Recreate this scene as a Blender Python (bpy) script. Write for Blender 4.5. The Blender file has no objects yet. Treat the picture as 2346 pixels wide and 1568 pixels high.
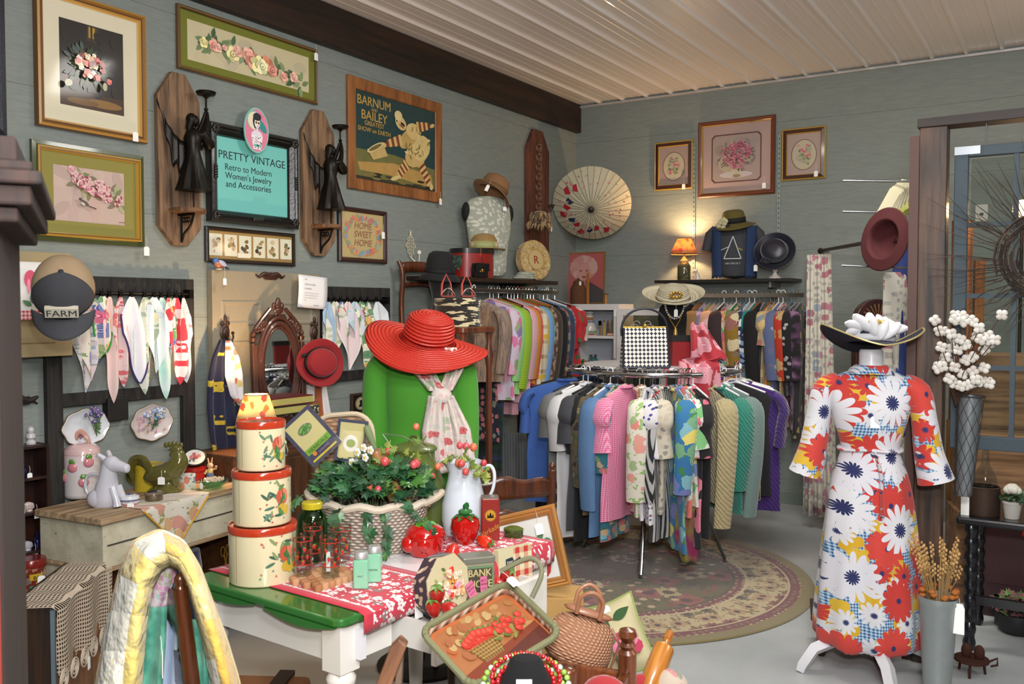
import bpy,math,random
from math import pi,sin,cos,atan2,sqrt,radians
from mathutils import Vector,Matrix,Euler
C=bpy.context.scene.collection
rnd=random.Random(7)
# ---------------------------------------------------------------- camera, light, exposure
FPX=2072.0
PITCH=math.atan(78/2072.0)
YAW=math.atan(1307/math.hypot(2072,78))
EYE=1.6
cam_d=bpy.data.cameras.new('camera')
cam_d.sensor_width=23.5
cam_d.lens=23.5*FPX/2346.0
cam_d.clip_start=0.02
cam_d.dof.use_dof=True
cam_d.dof.focus_distance=5.6
cam_d.dof.aperture_fstop=6.3
cam=bpy.data.objects.new('camera',cam_d)
C.objects.link(cam)
cam.location=(0,0,EYE)
cam.rotation_euler=(pi/2-PITCH,0,YAW)
sc=bpy.context.scene
sc.camera=cam
sc.view_settings.view_transform='Standard'
sc.view_settings.look='None'
sc.view_settings.gamma=1.0
sc.view_settings.use_curve_mapping=False
sc.view_settings.exposure=0.0

def lin1(v):
 v/=255.0
 return v/12.92 if v<=0.04045 else((v+0.055)/1.055)**2.4
def lin(h):
 if not isinstance(h,str):return tuple(h)
 return(lin1(int(h[0:2],16)),lin1(int(h[2:4],16)),lin1(int(h[4:6],16)),1.0)

world=bpy.data.worlds.new('world');sc.world=world;world.use_nodes=True
world.node_tree.nodes['Background'].inputs[0].default_value=(0.86,0.92,1.0,1)
world.node_tree.nodes['Background'].inputs[1].default_value=0.2

def area(name,loc,target,size,sy,power,col):
 l=bpy.data.lights.new(name,'AREA');l.shape='RECTANGLE';l.size=size;l.size_y=sy
 l.energy=power;l.color=col
 o=bpy.data.objects.new(name,l);C.objects.link(o);o.location=loc
 o.rotation_euler=(Vector(target)-Vector(loc)).to_track_quat('-Z','Y').to_euler()
 return o
def point(name,loc,power,col,r=0.03):
 l=bpy.data.lights.new(name,'POINT');l.energy=power;l.color=col;l.shadow_soft_size=r
 o=bpy.data.objects.new(name,l);C.objects.link(o);o.location=loc
 return o
# the photographer's flash, and the shop's ceiling lamps
area('camera_flash',(0.10,0.0,1.95),(-1.6,3.6,1.0),0.22,0.16,78,(1.0,0.98,0.97))
area('ceiling_lamp_front',(0.4,0.6,3.35),(-0.9,2.2,0.6),1.2,0.5,68,(0.97,0.98,1.0))
area('ceiling_lamp_middle',(-1.3,4.2,3.38),(-1.4,4.4,0),1.2,0.35,60,(1.0,0.97,0.9))
area('ceiling_lamp_right',(1.9,4.6,3.38),(1.2,4.4,0),1.2,0.35,45,(1.0,0.96,0.9))

area('ceiling_fill',(0.2,0.3,2.55),(-1.6,3.6,3.46),0.5,0.5,66,(1.0,.96,.95))  # unseen uplight added only to brighten the ceiling, not one of the shop's lamps
# ---------------------------------------------------------------- picture geometry -> place geometry
_CR=Euler((pi/2-PITCH,0,YAW)).to_matrix()
def ray(px,py):return _CR@Vector(((px-1173)/FPX,(784-py)/FPX,-1.0))
def D(px,py,d):return Vector((0,0,EYE))+ray(px,py)*d
def Z(px,py,z):
 r=ray(px,py);return Vector((0,0,EYE))+r*((z-EYE)/r.z)
YB=7.41
_r=ray(1319,706);XL=_r.x/_r.y*YB  # left wall x (negative)
def L(px,py,off=0.0):
 r=ray(px,py);return Vector((0,0,EYE))+r*((XL+off)/r.x)
def B(px,py,off=0.0):
 r=ray(px,py);return Vector((0,0,EYE))+r*((YB-off)/r.y)
HC=B(1335,240).z

# ---------------------------------------------------------------- materials
MC={}
def _nt(name):
 m=bpy.data.materials.new(name);m.use_nodes=True
 nt=m.node_tree;b=nt.nodes['Principled BSDF']
 return m,nt,b
class G:
 """tiny shader graph helper"""
 def __init__(s,nt):s.nt=nt
 def n(s,t,**kw):
  x=s.nt.nodes.new(t)
  for k,v in kw.items():setattr(x,k,v)
  return x
 def set(s,sock,v):
  if isinstance(v,bpy.types.NodeSocket):s.nt.links.new(v,sock)
  elif isinstance(v,str):sock.default_value=lin(v)
  elif v is not None:
   try:sock.default_value=v
   except Exception:sock.default_value=(v,v,v)
 def m(s,op,a,b=0.0,c=0.0):
  x=s.n('ShaderNodeMath',operation=op)
  s.set(x.inputs[0],a);s.set(x.inputs[1],b);s.set(x.inputs[2],c)
  return x.outputs[0]
 def v(s,op,a,b=(0,0,0)):
  x=s.n('ShaderNodeVectorMath',operation=op)
  s.set(x.inputs[0],a)
  if op=='SCALE':s.set(x.inputs[3],b)
  else:s.set(x.inputs[1],b)
  return x.outputs[0]
 def mix(s,f,a,b):
  x=s.n('ShaderNodeMix',data_type='RGBA')
  s.set(x.inputs[0],f);s.set(x.inputs[6],a);s.set(x.inputs[7],b)
  return x.outputs[2]
 def obj(s):return s.n('ShaderNodeTexCoord').outputs['Object']
 def xz(s,scale=1.0,seed=0.0,y=0.0):
  sp=s.n('ShaderNodeSeparateXYZ');s.set(sp.inputs[0],s.obj())
  c=s.n('ShaderNodeCombineXYZ')
  s.set(c.inputs[0],s.m('MULTIPLY_ADD',s.m('MULTIPLY_ADD',sp.outputs[1],y,sp.outputs[0]),scale,seed))
  s.set(c.inputs[1],s.m('MULTIPLY_ADD',sp.outputs[2],scale,seed*1.7))
  return c.outputs[0]
 def noise(s,vec,scale,detail=3,rough=.55):
  x=s.n('ShaderNodeTexNoise');s.set(x.inputs['Vector'],vec)
  x.inputs['Scale'].default_value=scale;x.inputs['Detail'].default_value=detail
  x.inputs['Roughness'].default_value=rough
  return x.outputs[0]
 def ramp(s,f,stops,const=False):
  x=s.n('ShaderNodeValToRGB');s.set(x.inputs[0],f)
  e=x.color_ramp.elements
  if const:x.color_ramp.interpolation='CONSTANT'
  for i,(p,c)in enumerate(stops):
   if i<2:el=e[i];el.position=p
   else:el=e.new(p)
   el.color=lin(c)
  return x.outputs[0]
 def bump(s,b,h,strength,dist=.002):
  x=s.n('ShaderNodeBump');x.inputs['Strength'].default_value=strength;x.inputs['Distance'].default_value=dist
  s.set(x.inputs['Height'],h);s.nt.links.new(x.outputs[0],b.inputs['Normal'])
def fin(b,rough=.6,metal=0.,coat=0.,sheen=0.):
 b.inputs['Roughness'].default_value=rough;b.inputs['Metallic'].default_value=metal
 b.inputs['Coat Weight'].default_value=coat;b.inputs['Coat Roughness'].default_value=.08
 b.inputs['Sheen Weight'].default_value=sheen
def plain(h,rough=.6,metal=0.,coat=0.,sheen=0.,bump=0.,bs=200.,var=0.,vs=12.):
 k=('p',h,rough,metal,coat,sheen,bump,bs,var,vs)
 if k in MC:return MC[k]
 m,nt,b=_nt('plain_'+h);g=G(nt);col=h
 if var:
  f=g.noise(g.obj(),vs);f=g.m('MULTIPLY_ADD',f,2*var,1-var)
  x=g.n('ShaderNodeMix',data_type='RGBA',blend_type='MULTIPLY');x.inputs[0].default_value=1
  x.inputs[6].default_value=lin(h);c=g.n('ShaderNodeCombineColor')
  for i in range(3):g.set(c.inputs[i],f)
  g.set(x.inputs[7],c.outputs[0]);col=x.outputs[2]
 g.set(b.inputs['Base Color'],col);fin(b,rough,metal,coat,sheen)
 if bump:g.bump(b,g.noise(g.obj(),bs),bump)
 MC[k]=m;return m
def paint(rough=.6,metal=0.,coat=0.,sheen=0.,bump=0.,bs=150.,var=.0,vs=20.):
 """reads each mesh's own flat colours (the colour of the thing itself)"""
 k=('v',rough,metal,coat,sheen,bump,bs,var)
 if k in MC:return MC[k]
 m,nt,b=_nt('painted');g=G(nt)
 a=g.n('ShaderNodeAttribute',attribute_name='Col');col=a.outputs['Color']
 if var:
  f=g.m('MULTIPLY_ADD',g.noise(g.obj(),vs),2*var,1-var)
  x=g.n('ShaderNodeMix',data_type='RGBA',blend_type='MULTIPLY');x.inputs[0].default_value=1
  c=g.n('ShaderNodeCombineColor')
  for i in range(3):g.set(c.inputs[i],f)
  g.set(x.inputs[6],col);g.set(x.inputs[7],c.outputs[0]);col=x.outputs[2]
 g.set(b.inputs['Base Color'],col);fin(b,rough,metal,coat,sheen)
 if bump:g.bump(b,g.noise(g.obj(),bs),bump)
 MC[k]=m;return m
def wood(dark='3a2314',light='6d4526',scale=1.,axis=2,rough=.5,coat=.1,knots=0.):
 k=('w',dark,light,scale,axis,rough,knots)
 if k in MC:return MC[k]
 m,nt,b=_nt('wood');g=G(nt)
 sc_=[14*scale]*3;sc_[axis]=1.1*scale
 v=g.v('MULTIPLY',g.obj(),tuple(sc_))
 n=g.noise(v,2.2,5,.62)
 col=g.ramp(n,[(.36,dark),(.62,light)])
 if knots:
  vo=g.n('ShaderNodeTexVoronoi');vo.inputs['Scale'].default_value=knots
  g.set(vo.inputs['Vector'],g.v('MULTIPLY',g.obj(),(2.2,1,.8)))
  kn=g.ramp(vo.outputs['Distance'],[(.05,'000000'),(.42,'ffffff')])
  n2=g.noise(g.obj(),5,2)
  col=g.mix(g.m('MULTIPLY',g.m('SUBTRACT',1.0,kn),g.m('MULTIPLY',n2,1.5)),col,'120c09')
 g.set(b.inputs['Base Color'],col);fin(b,rough,0,coat)
 g.bump(b,n,.25,.003)
 MC[k]=m;return m
def glass(h='ffffff',rough=.02,ior=1.45):
 k=('g',h,rough,ior)
 if k in MC:return MC[k]
 m,nt,b=_nt('glass');g=G(nt);nt.nodes.remove(b)
 tr=g.n('ShaderNodeBsdfTransparent');tr.inputs[0].default_value=lin(h)
 gl=g.n('ShaderNodeBsdfGlossy');gl.inputs['Roughness'].default_value=rough
 f=g.n('ShaderNodeLayerWeight');f.inputs[0].default_value=.3
 x=g.n('ShaderNodeMixShader');g.set(x.inputs[0],g.m('MULTIPLY_ADD',g.m('POWER',f.outputs[1],2.5),.7,.04));g.set(x.inputs[1],tr.outputs[0]);g.set(x.inputs[2],gl.outputs[0])
 nt.links.new(x.outputs[0],nt.nodes['Material Output'].inputs[0])
 MC[k]=m;return m
def emit(h,s):
 k=('e',h,s)
 if k in MC:return MC[k]
 m,nt,b=_nt('glow');b.inputs['Base Color'].default_value=lin(h)
 b.inputs['Emission Color'].default_value=lin(h);b.inputs['Emission Strength'].default_value=s
 MC[k]=m;return m
def clothfin(g,b,rough=.85,weave=.25):
 fin(b,rough,0,0,.15);b.inputs['Sheen Roughness'].default_value=.5
 if weave:g.bump(b,g.noise(g.obj(),260,2),weave,.0015)
def vor(g,vec,scale,rand=1.):
 x=g.n('ShaderNodeTexVoronoi',voronoi_dimensions='2D');g.set(x.inputs['Vector'],vec)
 x.inputs['Scale'].default_value=scale;x.inputs['Randomness'].default_value=rand
 return x
def flowers(g,col,vec,scale,cols,rad=.42,petals=0,dep=.3,centre=None,crad=.26,rand=1.,keep=1.):
 """overlay one layer of flowers on colour socket/hex col"""
 x=vor(g,vec,scale,rand)
 rel=g.v('SUBTRACT',g.v('SCALE',vec,scale),g.v('SCALE',x.outputs['Position'],scale))
 sp=g.n('ShaderNodeSeparateXYZ');g.set(sp.inputs[0],rel)
 r=x.outputs['Distance']
 cc=g.n('ShaderNodeSeparateColor');g.set(cc.inputs[0],x.outputs['Color'])
 if petals:
  ang=g.m('ARCTAN2',sp.outputs[1],sp.outputs[0])
  w=g.m('ABSOLUTE',g.m('COSINE',g.m('MULTIPLY_ADD',ang,petals/2.,g.m('MULTIPLY',cc.outputs[1],6.))))
  w=g.m('POWER',w,.6)
  lim=g.m('MULTIPLY_ADD',w,rad*dep,rad*(1-dep))
 else:
  lim=g.m('MULTIPLY_ADD',g.noise(vec,scale*3,1),rad*1.2,rad*.4)
 if keep<1:lim=g.m('MULTIPLY',lim,g.m('LESS_THAN',cc.outputs[2],keep))
 mask=g.m('LESS_THAN',r,lim)
 n=len(cols);stops=[(i/n,c)for i,c in enumerate(cols)]
 fc=g.ramp(cc.outputs[0],stops,True)if n>1 else cols[0]
 if centre:
  fc=g.mix(g.m('LESS_THAN',r,g.m('MULTIPLY',lim,crad)),fc,centre)
 elif not petals:
  ring=g.m('LESS_THAN',g.m('FRACT',g.m('MULTIPLY',r,7.5/max(rad,.1))),.32)
  fc=g.mix(g.m('MULTIPLY',ring,.38),fc,'fff4ee')
 return g.mix(mask,col,fc)
def floral(key,base,cols,scale=14.,rad=.42,leaf=None,petals=0,centre=None,seed=0.,keep=.85,second=None,rough=.85,lscale=None):
 k=('f',key)
 if k in MC:return MC[k]
 m,nt,b=_nt('print_'+key);g=G(nt)
 vec=g.xz(1,seed,1.)
 col=base
 if leaf:
  nz=g.noise(vec,(lscale or scale*1.8),2,.6)
  col=g.mix(g.m('GREATER_THAN',nz,.585),col,leaf)
 if second:col=flowers(g,col,g.v('ADD',vec,(3.3,1.7,0)),scale*1.9,second,.36,0,keep=.7)
 col=flowers(g,col,vec,scale,cols,rad,petals,.35,centre,keep=keep)
 g.set(b.inputs['Base Color'],col);clothfin(g,b,rough)
 MC[k]=m;return m
def stripes(key,c1,c2,scale,frac=.5,ang=0.,c3=None,check=False,rough=.85):
 k=('s',key)
 if k in MC:return MC[k]
 m,nt,b=_nt('stripe_'+key);g=G(nt)
 sp=g.n('ShaderNodeSeparateXYZ');g.set(sp.inputs[0],g.xz(scale,.37,1.))
 u,w=sp.outputs[0],sp.outputs[1]
 if ang:u,w=w,u
 su=g.m('LESS_THAN',g.m('FRACT',u),frac)
 if check:
  sw=g.m('LESS_THAN',g.m('FRACT',w),frac)
  f=g.m('MULTIPLY',g.m('ADD',su,sw),.5)
 else:f=su
 col=g.mix(f,c1,c2)
 if c3:
  s3=g.m('LESS_THAN',g.m('FRACT',g.m('MULTIPLY',w if check else u,.37)),.12)
  s4=g.m('LESS_THAN',g.m('FRACT',g.m('MULTIPLY',u,.37)),.12)
  col=g.mix(g.m('MAXIMUM',s3,s4),col,c3)
 g.set(b.inputs['Base Color'],col);clothfin(g,b,rough)
 MC[k]=m;return m
def blotch(key,stops,scale=12.,detail=2,warp=0.,rough=.85,const=True):
 """camo, marbling, tie dye, tiger"""
 k=('b',key)
 if k in MC:return MC[k]
 m,nt,b=_nt('blotch_'+key);g=G(nt)
 vec=g.xz(1,.1,1.)
 if warp:vec=g.v('MULTIPLY',vec,(1,warp,1))
 n=g.noise(vec,scale,detail,.6)
 g.set(b.inputs['Base Color'],g.ramp(n,stops,const));clothfin(g,b,rough)
 MC[k]=m;return m
def knit(h,scale=90.,rough=.9,strength=.8):
 k=('k',h,scale)
 if k in MC:return MC[k]
 m,nt,b=_nt('knit_'+h);g=G(nt)
 w=g.n('ShaderNodeTexWave');g.set(w.inputs[0],g.obj());w.inputs['Scale'].default_value=scale/3;w.inputs['Distortion'].default_value=3.
 w.bands_direction='DIAGONAL'
 n=g.noise(g.obj(),scale,2)
 g.set(b.inputs['Base Color'],g.mix(g.m('MULTIPLY',n,.35),h,'000000'));fin(b,rough,0,0,.3)
 g.bump(b,g.m('ADD',w.outputs[0],n),strength,.004)
 MC[k]=m;return m
def weavem(h1,h2,su=60.,sv=60.,rough=.75,y=1.):
 """basket weave"""
 k=('wv',h1,h2,su,sv)
 if k in MC:return MC[k]
 m,nt,b=_nt('weave');g=G(nt)
 sp=g.n('ShaderNodeSeparateXYZ');g.set(sp.inputs[0],g.obj())
 u=g.m('MULTIPLY',g.m('MULTIPLY_ADD',sp.outputs[1],y,sp.outputs[0]),su)
 w=g.m('MULTIPLY',sp.outputs[2],sv)
 row=g.m('FLOOR',w)
 a=g.m('SINE',g.m('MULTIPLY_ADD',u,pi,g.m('MULTIPLY',row,pi)))
 c=g.m('SINE',g.m('MULTIPLY',g.m('FRACT',w),pi))
 h=g.m('MULTIPLY',g.m('MULTIPLY_ADD',a,.5,.5),c)
 g.set(b.inputs['Base Color'],g.mix(g.m('MULTIPLY_ADD',h,.9,.15),h1,h2));fin(b,rough)
 g.bump(b,h,.9,.006)
 MC[k]=m;return m

# ---------------------------------------------------------------- mesh builder
class MB:
 def __init__(s,c='ffffff'):s.v=[];s.f=[];s.c=[];s.col=lin(c);s.T=None;s.lay=0.0
 def add(s,vs,fs,c=None):
  c=lin(c)if c is not None else s.col
  k=len(s.v)
  if s.T is not None:vs=[s.T@Vector(p)for p in vs]
  s.v+=[tuple(p)for p in vs];s.c+=[c]*len(vs)
  s.f+=[tuple(i+k for i in f)for f in fs]
  return s
 def box(s,x,y,z,a,b,d,c=None,rz=0.,rx=0.,ry=0.,taper=1.):
  """centre x,y,z and full sizes a,b,d"""
  vs=[]
  R=Euler((rx,ry,rz)).to_matrix()
  for k in(-.5,.5):
   t=taper if k>0 else 1.
   for i,j in((-.5,-.5),(.5,-.5),(.5,.5),(-.5,.5)):
    vs.append(R@Vector((i*a*t,j*b*t,k*d))+Vector((x,y,z)))
  return s.add(vs,[(3,2,1,0),(4,5,6,7),(0,1,5,4),(1,2,6,5),(2,3,7,6),(3,0,4,7)],c)
 def b2(s,x0,x1,y0,y1,z0,z1,c=None):
  return s.box((x0+x1)/2,(y0+y1)/2,(z0+z1)/2,abs(x1-x0),abs(y1-y0),abs(z1-z0),c)
 def tube(s,pts,r,seg=8,c=None,closed=False,sq=1.):
  pts=[Vector(p)for p in pts];n=len(pts);vs=[];fs=[]
  rr=r if isinstance(r,(list,tuple))else[r]*n
  if 4<=n<=9 and seg>=8 and not closed:
   q,w_=[],[]
   for i in range(n-1):
    a,b,c_,d=pts[max(i-1,0)],pts[i],pts[i+1],pts[min(i+2,n-1)]
    for k in range(4):
     t=k/4;q.append(b+(c_-a)*(t*.5)+(a*2-b*5+c_*4-d)*(t*t*.5)+(b*3-a-c_*3+d)*(t**3*.5));w_.append(rr[i]+(rr[i+1]-rr[i])*t)
   pts=q+[pts[-1]];rr=w_+[rr[-1]];n=len(pts)
  t0=(pts[1]-pts[0]).normalized()
  up=Vector((0,0,1))if abs(t0.z)<.9 else Vector((1,0,0))
  u=t0.cross(up).normalized()
  for i,p in enumerate(pts):
   if closed:t=pts[(i+1)%n]-pts[i-1]
   elif i==0:t=pts[1]-p
   elif i==n-1:t=p-pts[i-1]
   else:t=pts[i+1]-pts[i-1]
   t.normalize();u=(u-t*u.dot(t))
   if u.length<1e-6:u=t.orthogonal()
   u.normalize();w=t.cross(u)
   for k in range(seg):
    a=2*pi*k/seg
    vs.append(p+u*(cos(a)*rr[i])+w*(sin(a)*rr[i]*sq))
  m=n if closed else n-1
  for i in range(m):
   for k in range(seg):
    a=i*seg+k;b=i*seg+(k+1)%seg;j=((i+1)%n)*seg
    fs.append((a,b,j+(k+1)%seg,j+k))
  if not closed:fs.append(tuple(range(seg))[::-1]);fs.append(tuple((n-1)*seg+k for k in range(seg)))
  return s.add(vs,fs,c)
 def cyl(s,p0,p1,r0,r1=None,seg=16,c=None):return s.tube([p0,p1],[r0,r0 if r1 is None else r1],seg,c)
 def lathe(s,prof,o=(0,0,0),seg=28,c=None,fn=None,cap=True,cols=None,ax=None):
  """prof [(r, z)...]; fn(x, y, z, a) -> point; cols one colour per ring"""
  vs=[];fs=[];n=len(prof)
  for r,z in prof:
   for k in range(seg):
    a=2*pi*k/seg;p=Vector((r*cos(a),r*sin(a),z))
    if fn:p=Vector(fn(p.x,p.y,p.z,a))
    if ax=='y':p=Vector((p.x,-p.z,p.y))
    vs.append(p+Vector(o))
  for i in range(n-1):
   for k in range(seg):
    fs.append((i*seg+k,i*seg+(k+1)%seg,(i+1)*seg+(k+1)%seg,(i+1)*seg+k))
  if cap:
   if prof[0][0]>1e-4:fs.append(tuple(range(seg))[::-1])
   if prof[-1][0]>1e-4:fs.append(tuple((n-1)*seg+k for k in range(seg)))
  k0=len(s.c);s.add(vs,fs,c)
  if cols:
   for i,cc in enumerate(cols):
    for k in range(seg):s.c[k0+i*seg+k]=lin(cc)
  return s
 def ell(s,x,y,z,a,b=None,d=None,c=None,seg=12,R=None,rings=7):
  b=a if b is None else b;d=a if d is None else d
  vs=[];fs=[]
  for i in range(rings+1):
   t=pi*i/rings
   for k in range(seg):
    f=2*pi*k/seg
    p=Vector((a*sin(t)*cos(f),b*sin(t)*sin(f),-d*cos(t)))
    if R is not None:p=R@p
    vs.append(p+Vector((x,y,z)))
  for i in range(rings):
   for k in range(seg):
    fs.append((i*seg+k,i*seg+(k+1)%seg,(i+1)*seg+(k+1)%seg,(i+1)*seg+k))
  return s.add(vs,fs,c)
 def prism(s,poly,y0,y1,c=None):
  """polygon in x,z (counterclockwise seen from the front -y), from y0 (front) to y1 (back)"""
  n=len(poly)
  vs=[(x,y0,z)for x,z in poly]+[(x,y1,z)for x,z in poly]
  fs=[tuple(range(n)),tuple(range(2*n-1,n-1,-1))]
  fs+=[(i,i+n,(i+1)%n+n,(i+1)%n)for i in range(n)]
  return s.add(vs,fs,c)
 def hprism(s,poly,z0,z1,c=None):
  n=len(poly)
  vs=[(x,y,z0)for x,y in poly]+[(x,y,z1)for x,y in poly]
  fs=[tuple(range(n))[::-1],tuple(range(n,2*n))]
  fs+=[(i,(i+1)%n,(i+1)%n+n,i+n)for i in range(n)]
  return s.add(vs,fs,c)
 def grid(s,fn,nu,nv,c=None,cu=False):
  vs=[fn(i/nu,j/nv)for j in range(nv+1)for i in range(nu+(0 if cu else 1))]
  w=nu if cu else nu+1
  fs=[(j*w+i,j*w+(i+1)%w,(j+1)*w+(i+1)%w,(j+1)*w+i)for j in range(nv)for i in range(nu)]
  return s.add(vs,fs,c)
 # flat printed shapes on the plane y = s.py facing -y (each one a hair in front of the last)
 def pl(s,pts,c,step=6e-5):
  s.lay+=step
  return s.add([(x,getattr(s,'py',0)-s.lay,z)for x,z in pts],[tuple(range(len(pts)))],c)
 def pr(s,x0,z0,x1,z1,c):return s.pl([(x0,z0),(x1,z0),(x1,z1),(x0,z1)],c)
 def pe(s,x,z,a,b=None,c='ffffff',rot=0.,n=14):
  b=a if b is None else b
  return s.pl([(x+a*cos(t)*cos(rot)-b*sin(t)*sin(rot),z+a*cos(t)*sin(rot)+b*sin(t)*cos(rot))for t in[2*pi*k/n for k in range(n)]],c)
 def ps(s,pts,w,c):
  for(x0,z0),(x1,z1)in zip(pts,pts[1:]):
   d=math.hypot(x1-x0,z1-z0)or 1;nx,nz=-(z1-z0)/d*w/2,(x1-x0)/d*w/2
   s.pl([(x0-nx,z0-nz),(x1-nx,z1-nz),(x1+nx,z1+nz),(x0+nx,z0+nz)],c,3e-5)
 def txt(s,t,x,z,size,c,align='CENTER',bold=0.,sx=1.,shear=0.,rot=0.,maxw=None):
  vs,fs=text_mesh(t,align,0,shear)
  if bold:return[s.txt(t,x+q*bold*size*.7,z,size,c,align,0,sx,shear,rot,maxw)for q in(-1,0,1)]
  xs=[p[0]for p in vs]or[0];w=(max(xs)-min(xs))*size*sx
  if maxw and w>maxw:sx*=maxw/w
  s.lay+=6e-5;y=getattr(s,'py',0)-s.lay
  cr,sr=cos(rot),sin(rot)
  return s.add([(x+(p[0]*size*sx)*cr-p[1]*size*sr,y,z+(p[0]*size*sx)*sr+p[1]*size*cr)for p in vs],fs,c)
 def rose(s,x,z,r,c,c2=None,rr=None):
  rr=rr or rnd;c=lin(c);c2=lin(c2)if c2 else tuple(min(1,v*1.5+.05)for v in c[:3])+(1,)
  dk=tuple(v*.62 for v in c[:3])+(1,)
  a0=rr.random()*6
  for k in range(5):
   a=a0+k*2*pi/5;s.pe(x+r*.45*cos(a),z+r*.42*sin(a),r*.58,r*.5,c if k%2 else c2,a,9)
  s.pe(x,z,r*.5,r*.45,dk,0,9);s.pe(x+r*.06,z+r*.05,r*.36,r*.32,c2,0,9);s.pe(x+r*.03,z-r*.02,r*.18,r*.15,dk,0,7)
 def leafp(s,x,z,l,a,c):
  n=5;up=[];dn=[]
  for i in range(n+1):
   t=i/n;w=l*.24*sin(pi*t**.8)
   px,pz=x+l*t*cos(a),z+l*t*sin(a)
   up.append((px-w*sin(a),pz+w*cos(a)));dn.append((px+w*sin(a),pz-w*cos(a)))
  return s.pl(dn+up[::-1][1:-1],c)
 def daisyp(s,x,z,r,c,cc,n=10):
  for k in range(n):
   a=2*pi*k/n+.2;s.pe(x+r*.58*cos(a),z+r*.58*sin(a),r*.42,r*.17,c,a,8)
  s.pe(x,z,r*.28,None,cc,0,9)
 def out(s,name,parent=None,mat=None,smooth=True,sub=0,bev=0.,solid=0.,ang=.7):
  me=bpy.data.meshes.new(name);me.from_pydata(s.v,[],s.f);me.update()
  ca=me.color_attributes.new('Col','FLOAT_COLOR','POINT')
  ca.data.foreach_set('color',[x for c in s.c for x in(c[0],c[1],c[2],1.0)])
  o=bpy.data.objects.new(name,me);C.objects.link(o)
  me.materials.append(mat or paint())
  if smooth:
   me.polygons.foreach_set('use_smooth',[True]*len(me.polygons))
   if ang:me.set_sharp_from_angle(angle=ang)
  if solid:
   d=o.modifiers.new('solid','SOLIDIFY');d.thickness=solid;d.offset=0
  if sub:
   d=o.modifiers.new('sub','SUBSURF');d.levels=sub;d.render_levels=sub
  if bev:
   d=o.modifiers.new('bevel','BEVEL');d.width=bev;d.segments=2;d.limit_method='ANGLE'
  if parent is not None:o.parent=parent
  return o
TXT={}
def text_mesh(t,align='CENTER',bold=0.,shear=0.):
 k=(t,align,bold,shear)
 if k not in TXT:
  cu=bpy.data.curves.new('lettering','FONT');cu.body=t;cu.align_x=align;cu.offset=bold;cu.shear=shear
  cu.resolution_u=3
  o=bpy.data.objects.new('lettering',cu);C.objects.link(o)
  dg=bpy.context.evaluated_depsgraph_get();me=bpy.data.meshes.new_from_object(o.evaluated_get(dg))
  TXT[k]=([tuple(v.co)for v in me.vertices],[tuple(p.vertices)for p in me.polygons])
  bpy.data.objects.remove(o);bpy.data.curves.remove(cu);bpy.data.meshes.remove(me)
 return TXT[k]
def tag(o,label,cat,group=None,loc=None,rz=None):
 o['label']=label;o['category']=cat
 if group:o['group']=group
 if loc is not None:o.location=loc
 if rz is not None:o.rotation_euler.z=rz
 return o
def thing(name,label,cat,loc=(0,0,0),rz=0.,group=None,rx=0.,ry=0.,s=1.):
 o=bpy.data.objects.new(name,None);o.empty_display_size=.05;C.objects.link(o)
 o.location=loc;o.rotation_euler=(rx,ry,rz);o.scale=(s,s,s)
 return tag(o,label,cat,group)
def struct(o,label=None):
 o['kind']='structure'
 return o
def place(o,loc,rz=0.,rx=0.,ry=0.):
 o.location=loc;o.rotation_euler=(rx,ry,rz);return o
def copy_tree(o,parent=None):
 c=o.copy();C.objects.link(c)
 if parent is not None:c.parent=parent
 for ch in o.children:copy_tree(ch,c)
 return c
def price_tag(parent,x,y,z,w=.022,h=.035,string=.03,name='price_tag',rz=0.,c='f2f2ee'):
 m=MB(c);m.T=Matrix.Translation((x,y,z))@Matrix.Rotation(rz,4,'Z')
 m.prism([(-w/2,-h),(w/2,-h),(w/2,-h*.15),(w*.3,0),(-w*.3,0),(-w/2,-h*.15)],-.0006,.0006)
 m.tube([(0,0,-.002),(.002,.0,string*.5),(0,.002,string)],.0007,4,'e8e8e8')
 return m.out(name,parent,paint(.7),False)
RL=pi/2  # rotation of things on the left wall (their front looks along +x)
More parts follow.
